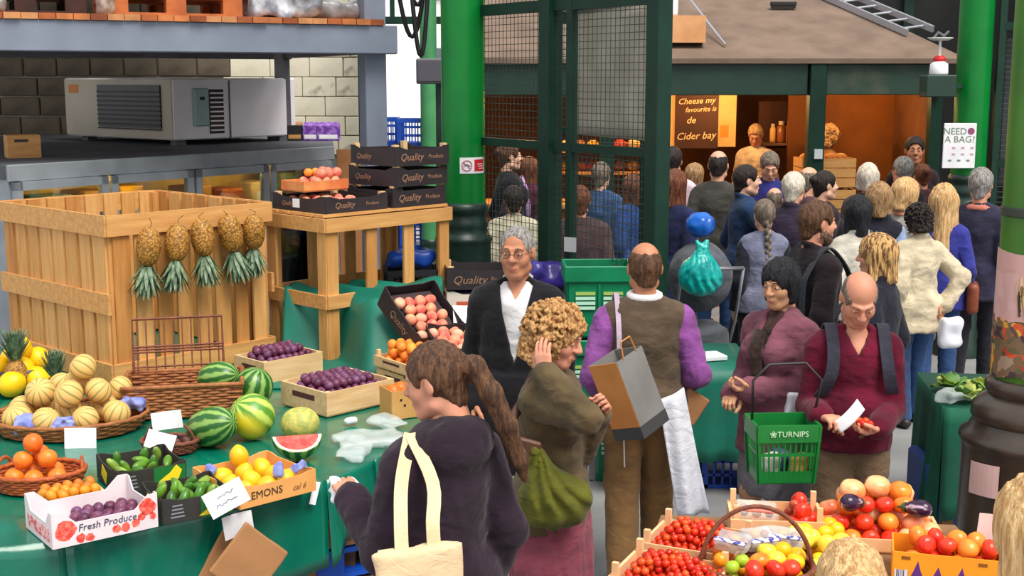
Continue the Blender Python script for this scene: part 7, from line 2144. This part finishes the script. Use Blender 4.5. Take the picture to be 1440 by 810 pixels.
# ---- man in waistcoat with bags, back to us
p4 = person('balding man in brown waistcoat and purple shirt, back turned', 907, 341, 6.1, .04, 'm',
            [TOPL('shirt', (150, 84, 160), 'purple_cotton', g=.018, sg=.014, fold=.009), TOPL('waistcoat', (96, 80, 64), 'brown_tweed', g=.032, sleeve=0, bottom=-.03, fold=.005)],
            [TR((134, 100, 62), 'tan_cord', g=.022)], ('crown', 'brown'), 'tan', hp=.02, lod=0, w=1.1, stride=.1,
            arms=(((-.2, .17, .02), (-.35, -1, 0), (1, 0, 0), .8), ((.2, .17, .02), (.4, -1, 0), (-1, 0, 0), .8)))
MB().tube([p4['nb'] + np.array([.070 * math.sin(a), .064 * math.cos(a), .022 + .006 * math.cos(a)]) for a in np.linspace(0, 2 * PI, 18)[:-1]], (.02), 8, closed=True).build('white_collar', fabric('white_collar', (228, 224, 226), .95), p4['root'], smooth=True)
# apron panels swinging out on both sides
def sheet(name, fn, m_, parent, nu=18, nv=20, th=.004):
    V = [fn(u / nu, v / nv) for u in range(nu + 1) for v in range(nv + 1)]
    Fc = [(u * (nv + 1) + v, (u + 1) * (nv + 1) + v, (u + 1) * (nv + 1) + v + 1, u * (nv + 1) + v + 1) for u in range(nu) for v in range(nv)]
    o = MB().add(V, Fc).build(name, m_, parent, smooth=True); md = o.modifiers.new('thickness', 'SOLIDIFY'); md.thickness = th; return o
WAP = fabric('apron_white', (226, 228, 240), .93)
def ap_r(u, v):
    x = .05 + .11 * v + (.13 + .03 * v) * u; y = -.175 + .05 * u * u + .02 * math.sin(u * 8 + v * 2) * (.3 + v)
    return (x, y, .99 - .58 * v + .05 * u * (1 - v))
sheet('apron', ap_r, WAP, p4['root'])
def ap_l(u, v): return (-.20 - .06 * u - .02 * v + .01 * math.sin(u * 8), .10 - .16 * u, .92 - .42 * v * (1 - .2 * u))
sheet('apron', ap_l, fabric('apron_grey', (170, 168, 180), .9), p4['root'])
MB().tube([(-.10, -.15, .93), (-.11, -.165, .8), (-.105, -.165, .66)], [(.008, .003)] * 3, 6).build('apron_string', WAP, p4['root'])
local_tube(p4, 'bag_strap', strap_path(p4, -1, True, .044, .1, .2, .125), [(.012, .004)] * 9, fabric('lilac_strap', (180, 160, 180), .9))
sbq = at_y(884, 552, 5.80)
sbg = thing('shopping_bag', 'large brown and grey paper shopping bag under the waistcoat man\'s arm', 'bag', (sbq.x, 5.80, sbq.z), .52)
sbg.rotation_euler = (Matrix.Rotation(-.36, 3, 'Y') @ Matrix.Rotation(.82, 3, 'Z')).to_euler()
KR = mat('kraft_orange', (196, 130, 66), .8, (176, 110, 50), 5, 4, .3, .7, .1, 25); GRB = mat('grey_paper', (124, 122, 120), .8, (108, 106, 104), 5, 4)
for (c_, sz, m_, nm) in (((0, -.085, .0), (.20, .005, .37), GRB, 'front_panel'), ((0, .085, 0), (.20, .005, .37), GRB, 'back_panel'), ((-.10, 0, 0), (.005, .17, .37), KR, 'side_panel'), ((.10, 0, 0), (.005, .17, .37), GRB, 'side_panel'), ((0, 0, -.165), (.206, .176, .06), mat('dark_bag_base', (56, 56, 58), .7), 'base_panel')):
    MB().box(c_, sz).build(nm, m_, sbg)
MB().tube([(-.05, -.088, .18), (-.04, -.1, .26), (.03, -.1, .26), (.05, -.088, .18)], .004, 6).build('handle', KR, sbg)
q = at_y(980, 577, 6.0)
o = MB().box((0, 0, 0), (.13, .04, .15), rotm(0, .6), bev=.006).build('paper_bag', PB_, None, (q.x - .02, 6.08, q.z), (0, 0, .2)); tag(o, 'small brown paper bag at the waistcoat man\'s right hip', 'bag')

# ---- woman in mauve cardigan with green basket
MAU = fabric('mauve_knit', (138, 82, 98), .7)
p5 = person('dark haired woman in mauve wrap holding a green basket', 1098, 366, 6.05, PI - .85, 'f',
            [dict(kind='blouse', mat=fabric('brown_print', (84, 58, 54), .5, nscale=22), g=.012), dict(kind='wrap', mat=MAU, g=.030, v=.16, vw=.05, bottom=-.22, fold=.012, sg=.014, rb=.2)],
            [SK((120, 116, 124), 'grey_skirt', bottom=.52, rb=.2)], ('asian', 'black'), 'olive', hp=.2, hy=.1, lod=0,
            arms=(((-.0, .22, .14), (-.4, -.5, -1), (0, -.3, 1), .7), ((.1, .23, .10), (.4, -.5, -1), (0, -.3, -1), .8)))
def ring_tube(p, name, zc, rx, ry, m_, r=.03, tilt=.0, y0=0.0, n=22):
    pts = [p['sp'](rx * math.sin(a), y0 + ry * math.cos(a), zc + tilt * math.cos(a)) for a in np.linspace(0, 2 * PI, n + 1)[:-1]]
    MB().tube(pts, r, 8, closed=True).build(name, m_, p['root'], smooth=True)
SCF = fabric('dark_scarf', (60, 44, 40), .5, nscale=26)
ring_tube(p5, 'scarf', .455, .085, .085, SCF, .028, -.04)
MB().tube([p5['sp'](.03, .12, .42), p5['sp'](.02, .17, .33), p5['sp'](.0, .18, .22), p5['sp'](-.02, .185, .1)], [.032, .034, .03, .02], 8).build('scarf_end', SCF, p5['root'], smooth=True)
bq = at_y(1101, 632, 5.35)
gbk = thing('shopping_basket', 'green plastic shopping basket hanging from the woman\'s arm', 'basket', (bq.x, 5.38, bq.z - .135), .06)
GB = mat('basket_green', (16, 122, 52), .35, (12, 106, 44), 5, 2)
def taper_pt(x, y, z, k=.16): f = 1 + k * (z / .29); return (x * f, y * f, z)
Lb, Wb, Hb = .235, .18, .255
MB().box((0, 0, .008), (Lb, Wb, .016)).build('basket_floor', GB, gbk)
for (sx, sy, L_) in ((0, -1, Lb), (0, 1, Lb), (-1, 0, Wb), (1, 0, Wb)):
    g_ = MB()
    nb2 = 11 if L_ > .23 else 8
    for k in range(nb2 + 1):
        f = k / nb2 - .5
        a = (f * L_, sy * Wb / 2, 0) if sy else (sx * Lb / 2, f * L_, 0)
        wd = .022 if k in (0, nb2) else .007
        g_.bar(taper_pt(a[0], a[1], .0), taper_pt(a[0], a[1], Hb), wd, .006, up=(0, -1, 0) if sy else (1, 0, 0))
    for z in (.03, .13, .19):
        a = (-.5 * L_, sy * Wb / 2) if sy else (sx * Lb / 2, -.5 * L_); b = (.5 * L_, sy * Wb / 2) if sy else (sx * Lb / 2, .5 * L_)
        g_.bar(taper_pt(a[0], a[1], z), taper_pt(b[0], b[1], z), .006, .014 if z > .05 else .05)
    g_.build('side_grid', GB, gbk)
    a = (-.5 * L_, sy * Wb / 2) if sy else (sx * Lb / 2, -.5 * L_); b = (.5 * L_, sy * Wb / 2) if sy else (sx * Lb / 2, .5 * L_)
    z = Hb - .03
    MB().bar(taper_pt(a[0], a[1], z, .2), taper_pt(b[0], b[1], z, .2), .012, .075).build('rim', GB, gbk)
text_mesh('lettering', '\u2740TURNIPS', .035, mat('basket_print', (190, 226, 190), .6), gbk, (0, -Wb / 2 * 1.22 - .006, Hb - .03), (PI / 2, 0, 0))
hl = p5['tow'](hand_point(p5, -1)); 
MB().tube([taper_pt(-Lb / 2, 0, Hb), (-.14, -.02, .44), (-.06, .02, .50), (.1, .02, .505), (.16, -.02, .44), taper_pt(Lb / 2, 0, Hb)], .006, 7).build('handle', BLACK, gbk, smooth=True)
for i, (x, y, c_, lb) in enumerate(((-.05, .0, (220, 220, 214), 'white wrapped purchase inside the green basket'), (.07, -.02, (196, 150, 70), 'brown wrapped purchase inside the green basket'), (0, .05, (60, 80, 110), 'dark blue purchase inside the green basket'))):
    lump('wrapped_purchase', lb, 'parcel', (bq.x + x, 5.38 + y, bq.z - .145 + .07), i, (.045, .035, .05), mat('parcel_%d' % i, c_, .5, dk(c_, .8), 12, 3), .012, 22, .009, .02)
q = at_y(1128, 575, 5.8)
o = lump('carrier_bag', 'white carrier bag between the woman and the man reading', 'bag', (q.x, 5.9, q.z - .02), .2, (.065, .04, .085), mat('white_film', (228, 228, 236), .35, (206, 206, 220), 9, 3), .012, 16, .009, .02)

# ---- balding man in maroon sweater
p6 = person('balding man in maroon sweater looking down at tomatoes in hand', 1210, 384, 5.58, PI - .05, 'm',
            [TOPL('sweater', (104, 14, 44), 'maroon_knit', g=.024, v=.085, vw=.06, bottom=-.07, fold=.008, sg=.008)],
            [TR((126, 102, 80), 'khaki_cotton', g=.020)], ('balding', 'greybrown'), 'pink', hp=.62, lean=.06, belly=.03, w=.98, lod=0,
            arms=(((-.06, .30, .12), (-.45, -.6, -.8), (.1, .25, 1), .45, (1, .35, -.05)), ((.19, .27, .16), (.1, -1, -.7), (0, .1, -1), .8, (-.4, .8, .1))))
STR = fabric('backpack_strap', (58, 58, 72), .7)
for sg_ in (-1, 1): local_tube(p6, 'backpack_strap', strap_path(p6, sg_, True, .038, .02, .05, .122), [(.028, .007)] * 9, STR)
s = Sdf((-.2, -.32, .0), (.2, -.05, .5), .014); s.rbox((0, -.2, .24), (.14, .075, .21), .06); s.noise(.008, 14); P, Q = s.mesh()
P = np.array([p6['sp'](*v) for v in P])
link('backpack', npmesh('backpack', P, Q, STR), p6['root'])
hl = p6['hands'][-1]
for i, (x, y, z) in enumerate(((-.012, .055, -.030), (.016, .06, -.032), (.0, .09, -.034), (-.03, .075, -.034), (.028, .085, -.030))):
    w_ = p6['tow'](hand_point(p6, -1, (x, y, z))); put('cherry_tomato', CHERRY[i % 3], w_, 'red cherry tomato in the palm of the maroon sweater man', 'tomato', 'tomatoes held in the hand', None, (1.15,) * 3)
w_ = p6['tow'](hand_point(p6, 1, (0, .10, -.04)))
o = sheet('paper_slip', lambda u, v: ((v - .3) * .10 - (u - .5) * .03, .02 * (u - .5) - .012 * math.sin(v * 3), (u - .5) * .042 + (v - .3) * .085 + .02 * v * v), WHITEP, None, 6, 12, .001); o.location = (w_[0] + .03, w_[1] - .015, w_[2] + .03); tag(o, 'curled white paper slip in the maroon sweater man\'s hand', 'paper')

# ---- bearded man
p7 = person('bearded dark haired man in black zipped top looking right', 1151, 284, 7.6, -1.25, 'm',
            [TOPL('zip_top', (34, 24, 30), 'black_fleece', g=.028, collar=.014, bottom=-.17, sg=.006)], [DKTR], ('short', 'brown'), 'pink', hp=.05, beard='stubble', lod=1, w=1.05)
for sg_ in (-1, 1): local_tube(p7, 'backpack_strap', strap_path(p7, sg_, True, .04, .05, .05, .12), [(.026, .006)] * 9, fabric('charcoal_strap', (48, 50, 60), .8))
# ---- cream jacket woman with jeans and white bag
p8 = person('dark haired woman in cream jacket and jeans, hands behind her', 1291, 290, 9.1, .35, 'f',
            [TOPL('jacket', (224, 208, 178), 'cream_cotton', g=.030, collar=.018, bottom=-.2, sg=.008, fold=.010)], [JEANS], ('curly', 'dark'), 'tan', hp=.25, lod=1, w=1.08,
            arms=(('down'), ((.19, -.12, .0), (1, -.3, 0), (0, -1, 0), .6)), headscale=.84)
q = at_y(1337, 468, 8.85)
o = lump('carrier_bag', 'white carrier bag hanging from the cream jacket woman\'s hand', 'bag', (q.x, 8.86, q.z - .0), .2, (.085, .05, .11), _M['white_film'], .02, 14, .012, .04)
# ---- crowd
CR = 'shoppers in the crowd'
def C(label, px, py, Y, face, sex, hair, top, skin='pink', legs=None, **k):
    k.setdefault('lod', 2)
    return person(label, px, py, Y, face, sex, top, legs or [DKTR], hair, skin, group=CR, **k)
p9 = C('woman with streaky blond hair in dark quilted coat', 1233, 331, 7.05, .95, 'f', ('striped', 'streak'), [TOPL('coat', (36, 36, 50), 'ink_quilt', g=.034, bottom=-.3, collar=.02)], lod=1, hp=.1)
p10 = C('dark haired shopper in white top with a dark bag strap', 1206, 277, 8.9, .25, 'f', ('shoulder', 'black'), [TOPL('top', (224, 216, 202), 'offwhite', g=.03, collar=.02)])
local_tube(p10, 'bag_strap', strap_path(p10, 1, True, .042, .0, .0, .11), [(.022, .005)] * 9, fabric('slate_strap', (66, 72, 88), .9))
C('fair haired woman in pale blue shirt and dark scarf', 1237, 258, 9.75, -.2, 'f', ('bob', 'darkblond'), [TOPL('shirt', (150, 170, 210), 'pale_blue', g=.026), TOPL('gilet', (38, 38, 52), 'navy_scarf', g=.036, sleeve=0, bottom=.36, collar=.03)], headscale=1.1)
C('woman with golden bobbed hair facing right', 1275, 252, 10.3, -.9, 'f', ('bob', 'blond'), [TOPL('top', (206, 200, 190), 'stone', g=.026, collar=.018)], hp=.15, headscale=1.14)
C('woman with pale blond hair near the stall bay', 1221, 231, 11.4, -.1, 'f', ('bob', 'white'), [TOPL('coat', (60, 62, 74), 'slate', g=.03)])
p13 = C('woman with long blond hair in bright blue cardigan', 1328, 261, 9.75, -.25, 'f', ('long', 'blond'), [TOPL('cardigan', (54, 58, 150), 'royal_blue', g=.028, bottom=-.18)], 'pale', [JEANS], lod=1, headscale=1.14)
lb_ = p13['tow'](p13['sp'](.25, -.04, -.05))
hbg = thing('handbag', 'tan leather handbag on the blond woman\'s right shoulder', 'bag', tuple(lb_ - np.array([0, 0, .16])), -.3)
s = Sdf((-.09, -.17, -.02), (.09, .17, .32), .013); s.rbox((0, 0, .13), (.045, .12, .12), .04); P, Q = s.mesh(); link('bag_body', npmesh('handbag', P, Q, mat('tan_leather', (140, 70, 40), .5, (110, 50, 28), 9, 3)), hbg)
MB().tube(to_local(hbg, [p13['tow'](p13['sp'](.15, 0, .48)), p13['tow'](p13['sp'](.24, -.03, .25)), lb_ + np.array([0, 0, .06])]), [(.014, .004)] * 3, 6).build('strap', _M['tan_leather'], hbg)
p14 = C('grey haired man in dark jacket with coral scarf at right', 1381, 237, 10.0, -.55, 'm', ('short', 'grey'), [TOPL('jacket', (52, 50, 72), 'dusk_wool', g=.03, bottom=-.2)], lod=1)
ring_tube(p14, 'scarf', .47, .085, .08, fabric('coral', (214, 130, 110), .85), .03, -.02)
C('tall dark haired man with ruddy face under stall roof', 1287, 193, 13.0, PI - .2, 'm', ('short', 'dark'), [TOPL('coat', (52, 36, 44), 'wine_dark', g=.03)], 'tan')
C('grey haired shopper in front of the tall man', 1270, 221, 12.1, .3, 'm', ('short', 'grey'), [TOPL('coat', (66, 62, 70), 'grey_coat', g=.03)])
C('shopper in dark red coat beside the grey haired one', 1297, 231, 12.6, .1, 'f', ('bun', 'auburn'), [TOPL('coat', (84, 44, 50), 'dark_red', g=.03)])
C('woman in profile with dark tied hair facing right', 1161, 241, 10.7, -1.3, 'f', ('bun', 'dark'), [TOPL('coat', (46, 38, 46), 'dark_plum', g=.028)], 'fair')
C('bald pink headed man behind the white haired man', 1139, 235, 11.3, -.9, 'm', ('balding', 'greybrown'), [TOPL('coat', (96, 70, 76), 'rose_brown', g=.03)], 'pale')
C('white haired man in dark purple jacket', 1117, 243, 10.1, -.55, 'm', ('short', 'white'), [TOPL('jacket', (62, 50, 72), 'aubergine', g=.03, collar=.02)], 'pale')
C('stooping shopper in mauve shirt behind the white haired man', 1090, 264, 11.5, -.35, 'm', ('balding', 'greybrown'), [TOPL('shirt', (134, 92, 100), 'dusty_mauve', g=.03)], 'pale', w=1.15)
C('laughing man in teal blue jacket facing right', 1051, 233, 10.9, -1.45, 'm', ('short', 'dark'), [TOPL('jacket', (36, 62, 100), 'teal_blue', g=.032, collar=.02)], 'fair', lod=1, arms=('down', ((.22, .3, .36), (1, -.2, -1), (0, 0, -1), .6)))
C('youth in blue jacket reaching forward beside the stall', 1083, 215, 12.2, PI - .1, 'm', ('short', 'greybrown'), [TOPL('jacket', (44, 46, 120), 'cobalt', g=.03, collar=.02)], 'pale', hp=.5)
p21 = C('person with long brown plait and blue grey waistcoat', 1075, 281, 9.35, .1, 'f', ('braid', 'greybrown'), [TOPL('shirt', (34, 36, 48), 'ink_shirt', g=.024), TOPL('waistcoat', (128, 132, 158), 'blue_grey', g=.036, sleeve=0, bottom=-.1)], 'pale', lod=1)
C('balding man in grey jacket seen from behind', 1011, 212, 11.5, -.35, 'm', ('crown', 'dark'), [TOPL('jacket', (78, 76, 72), 'grey_tweed', g=.034, bottom=-.25)], 'pale', [JEANS], lod=1)
C('brown haired woman in navy coat beside the green post', 950, 240, 10.2, -.7, 'f', ('shoulder', 'auburn'), [TOPL('coat', (34, 40, 76), 'navy_coat', g=.03, bottom=-.3)], 'fair')
C('dark haired man in pale pink shirt near the chalkboard', 946, 207, 12.2, -.2, 'm', ('short', 'dark'), [TOPL('shirt', (226, 200, 214), 'pale_pink', g=.026)], 'fair')
C('shopper in brown scarf facing the stall counter', 978, 231, 12.9, -.8, 'f', ('bob', 'darkblond'), [TOPL('coat', (60, 50, 60), 'umber_coat', g=.03, collar=.03)], 'fair')
C('woman in denim blue jacket behind the wire mesh', 889, 247, 11.3, .6, 'f', ('shoulder', 'auburn'), [TOPL('jacket', (46, 78, 140), 'denim_jacket', g=.032)], 'fair')
C('shopper in blue denim shirt deep behind the cage', 846, 229, 12.1, -.4, 'm', ('short', 'greybrown'), [TOPL('shirt', (62, 92, 140), 'denim_shirt', g=.028)], 'fair')
C('stout person in brown coat behind the wire mesh', 815, 262, 10.0, .1, 'm', ('short', 'auburn'), [TOPL('coat', (82, 62, 66), 'brown_coat', g=.034, bottom=-.3)], 'pink', w=1.2)
C('woman in dark coat with lilac scarf in profile', 717, 202, 12.6, -1.3, 'f', ('bun', 'brown'), [TOPL('coat', (30, 28, 38), 'night_coat', g=.03)], 'fair', lod=1)
p31 = C('person in cream shirt seen from behind at the cage', 722, 262, 10.55, .1, 'm', ('short', 'dark'), [TOPL('shirt', (206, 200, 176), 'cream_shirt', g=.03, collar=.012)], 'tan', w=1.1)
C('shopper in dark red jumper beside the lilac scarf', 745, 222, 13.0, -.7, 'f', ('shoulder', 'auburn'), [TOPL('jumper', (92, 44, 66), 'wine_jumper', g=.03)], 'pink')
C('stall keeper in cream top bending behind the counter', 1063, 176, 14.85, PI - .3, 'm', ('short', 'darkblond'), [TOPL('smock', (214, 190, 160), 'cream_smock', g=.03)], 'tan', floor=.28, hp=.5, lod=1)
C('second stall keeper beside the crate stack', 1166, 178, 14.7, -1.2, 'm', ('curly', 'blond'), [TOPL('smock', (170, 120, 80), 'tan_smock', g=.03)], 'tan', floor=.28, hp=.4)
for o in bpy.data.objects:
    if o.get('label') == 'woman in dark coat with lilac scarf in profile': sc_root = o
# lilac scarf of the far woman
m_l = fabric('lilac', (172, 140, 190), .85)
MB().tube([(.0, .10, 1.42), (.06, .13, 1.30), (.07, .15, 1.15), (.06, .15, .98)], [.03, .032, .03, .022], 8).build('scarf', m_l, sc_root, smooth=True)
# ---- two blond heads close to the camera
person('fair haired person close to the camera, top of head only', 1198, 762, 2.62, -.1, 'f', [TOPL('coat', (70, 60, 56), 'near_coat', g=.03, hood=True)], [DKTR], ('bun', 'blond'), 'pale', lod=0, expr=False)
person('blond person cut off at the lower right corner', 1466, 676, 2.5, .25, 'f', [TOPL('coat', (30, 32, 44), 'near_navy_coat', g=.03, collar=.02)], [DKTR], ('long', 'blond'), 'pale', lod=0, expr=False)

# ---- pushchair with bags
pq = at_y(985, 420, 9.0)
pc_ = thing('pushchair', 'dark pushchair with grey hood among the crowd', 'pushchair', (pq.x, 9.05, 0), .15)
fr = MB()
for sx in (-1, 1):
    fr.tube([(sx * .22, -.3, 1.2), (sx * .22, -.15, .8), (sx * .22, .25, .18)], .012, 8); fr.tube([(sx * .22, .1, .6), (sx * .22, -.28, .16)], .012, 8)
fr.tube([(-.22, -.3, 1.2), (.22, -.3, 1.2)], .014, 8); fr.build('frame', mat('pram_metal', (150, 152, 160), .3, metal=.7), pc_, smooth=True)
s = Sdf((-.28, -.3, .3), (.28, .32, 1.42), .016); s.rbox((0, .05, .55), (.2, .18, .2), .06); s.ell((0, .0, 1.10), (.23, .22, .25), .03); s.ell((0, .16, 1.05), (.17, .18, .18), .02, 's'); s.noise(.008, 12); P, Q = s.mesh()
link('seat_and_hood', npmesh('pram_seat', P, Q, fabric('pram_grey', (92, 96, 104), .7)), pc_)
for sx in (-1, 1):
    for y in (-.27, .27):
        MB().tube([(sx * .24, y + .1 * math.cos(a), .105 + .1 * math.sin(a)) for a in np.linspace(0, 2 * PI, 21)[:-1]], .018, 7, closed=True).build('wheel', BLACK, pc_, smooth=True)
TB = at_y(985, 378, 8.62)
s = Sdf((-.22, -.15, -.25), (.22, .15, .25), .012); s.ell((0, 0, -.06), (.15, .1, .13), .03); s.cap((0, 0, .02), (.01, 0, .13), .095, .045, .06); s.cap((0, 0, .13), (-.03, 0, .19), .022, .012, .02); s.cap((.01, 0, .13), (.04, 0, .19), .022, .012, .02); P, Q = s.mesh(); th_ = np.arctan2(P[:, 0], P[:, 2] - .2); P[:, 1] += np.sign(P[:, 1]) * .008 * np.sin(th_ * 30 + 2 * np.sin(P[:, 2] * 30)); P = folds(P, Q, .006, (17, 17, 8), 5)
o = link('carrier_bag', npmesh('teal_bag', P, Q, mat('turquoise_film', (20, 176, 168), .3, (0, 140, 140), 8, 4, .35, .65, .8, 14)), None, TB); tag(o, 'turquoise plastic carrier bag hanging on the pushchair', 'bag')
bb = at_y(989, 309, 8.9)
s = Sdf((-.14, -.14, -.12), (.14, .14, .14), .01); s.ell((0, 0, 0), (.105, .1, .092), 0); s.noise(.007, 26); P, Q = s.mesh()
o = link('carrier_bag', npmesh('blue_bag', P, Q, mat('bright_blue_film', (28, 106, 206), .22, (16, 80, 170), 8, 3, .35, .65, .3, 18)), None, (bb.x, 9.03, bb.z - .05)); tag(o, 'bulging bright blue bag resting on the pushchair hood', 'bag')

# ---------------------------------------------------------------- single out alike things in small groups by their order in view
from collections import defaultdict
_ord = ['leftmost', 'second from left', 'third from left', 'fourth from left', 'fifth from left', 'sixth from left', 'seventh from left', 'eighth from left', 'ninth from left', 'tenth from left', 'eleventh from left', 'twelfth from left', 'thirteenth from left', 'fourteenth from left', 'fifteenth from left', 'sixteenth from left']
_by = defaultdict(list)
for o in bpy.data.objects:
    if o.parent is None and o.get('label') and o.get('group'): _by[o['label']].append(o)
for lb, os_ in _by.items():
    if 2 <= len(os_) <= 16 and len(lb.split()) <= 13:
        os_.sort(key=lambda o: o.location.x / (o.location.y * math.cos(PITCH) + (CAM_H - o.location.z) * math.sin(PITCH)))
        for i, o in enumerate(os_): o['label'] = lb + ', ' + (_ord[i] if i < len(os_) - 1 else 'rightmost')
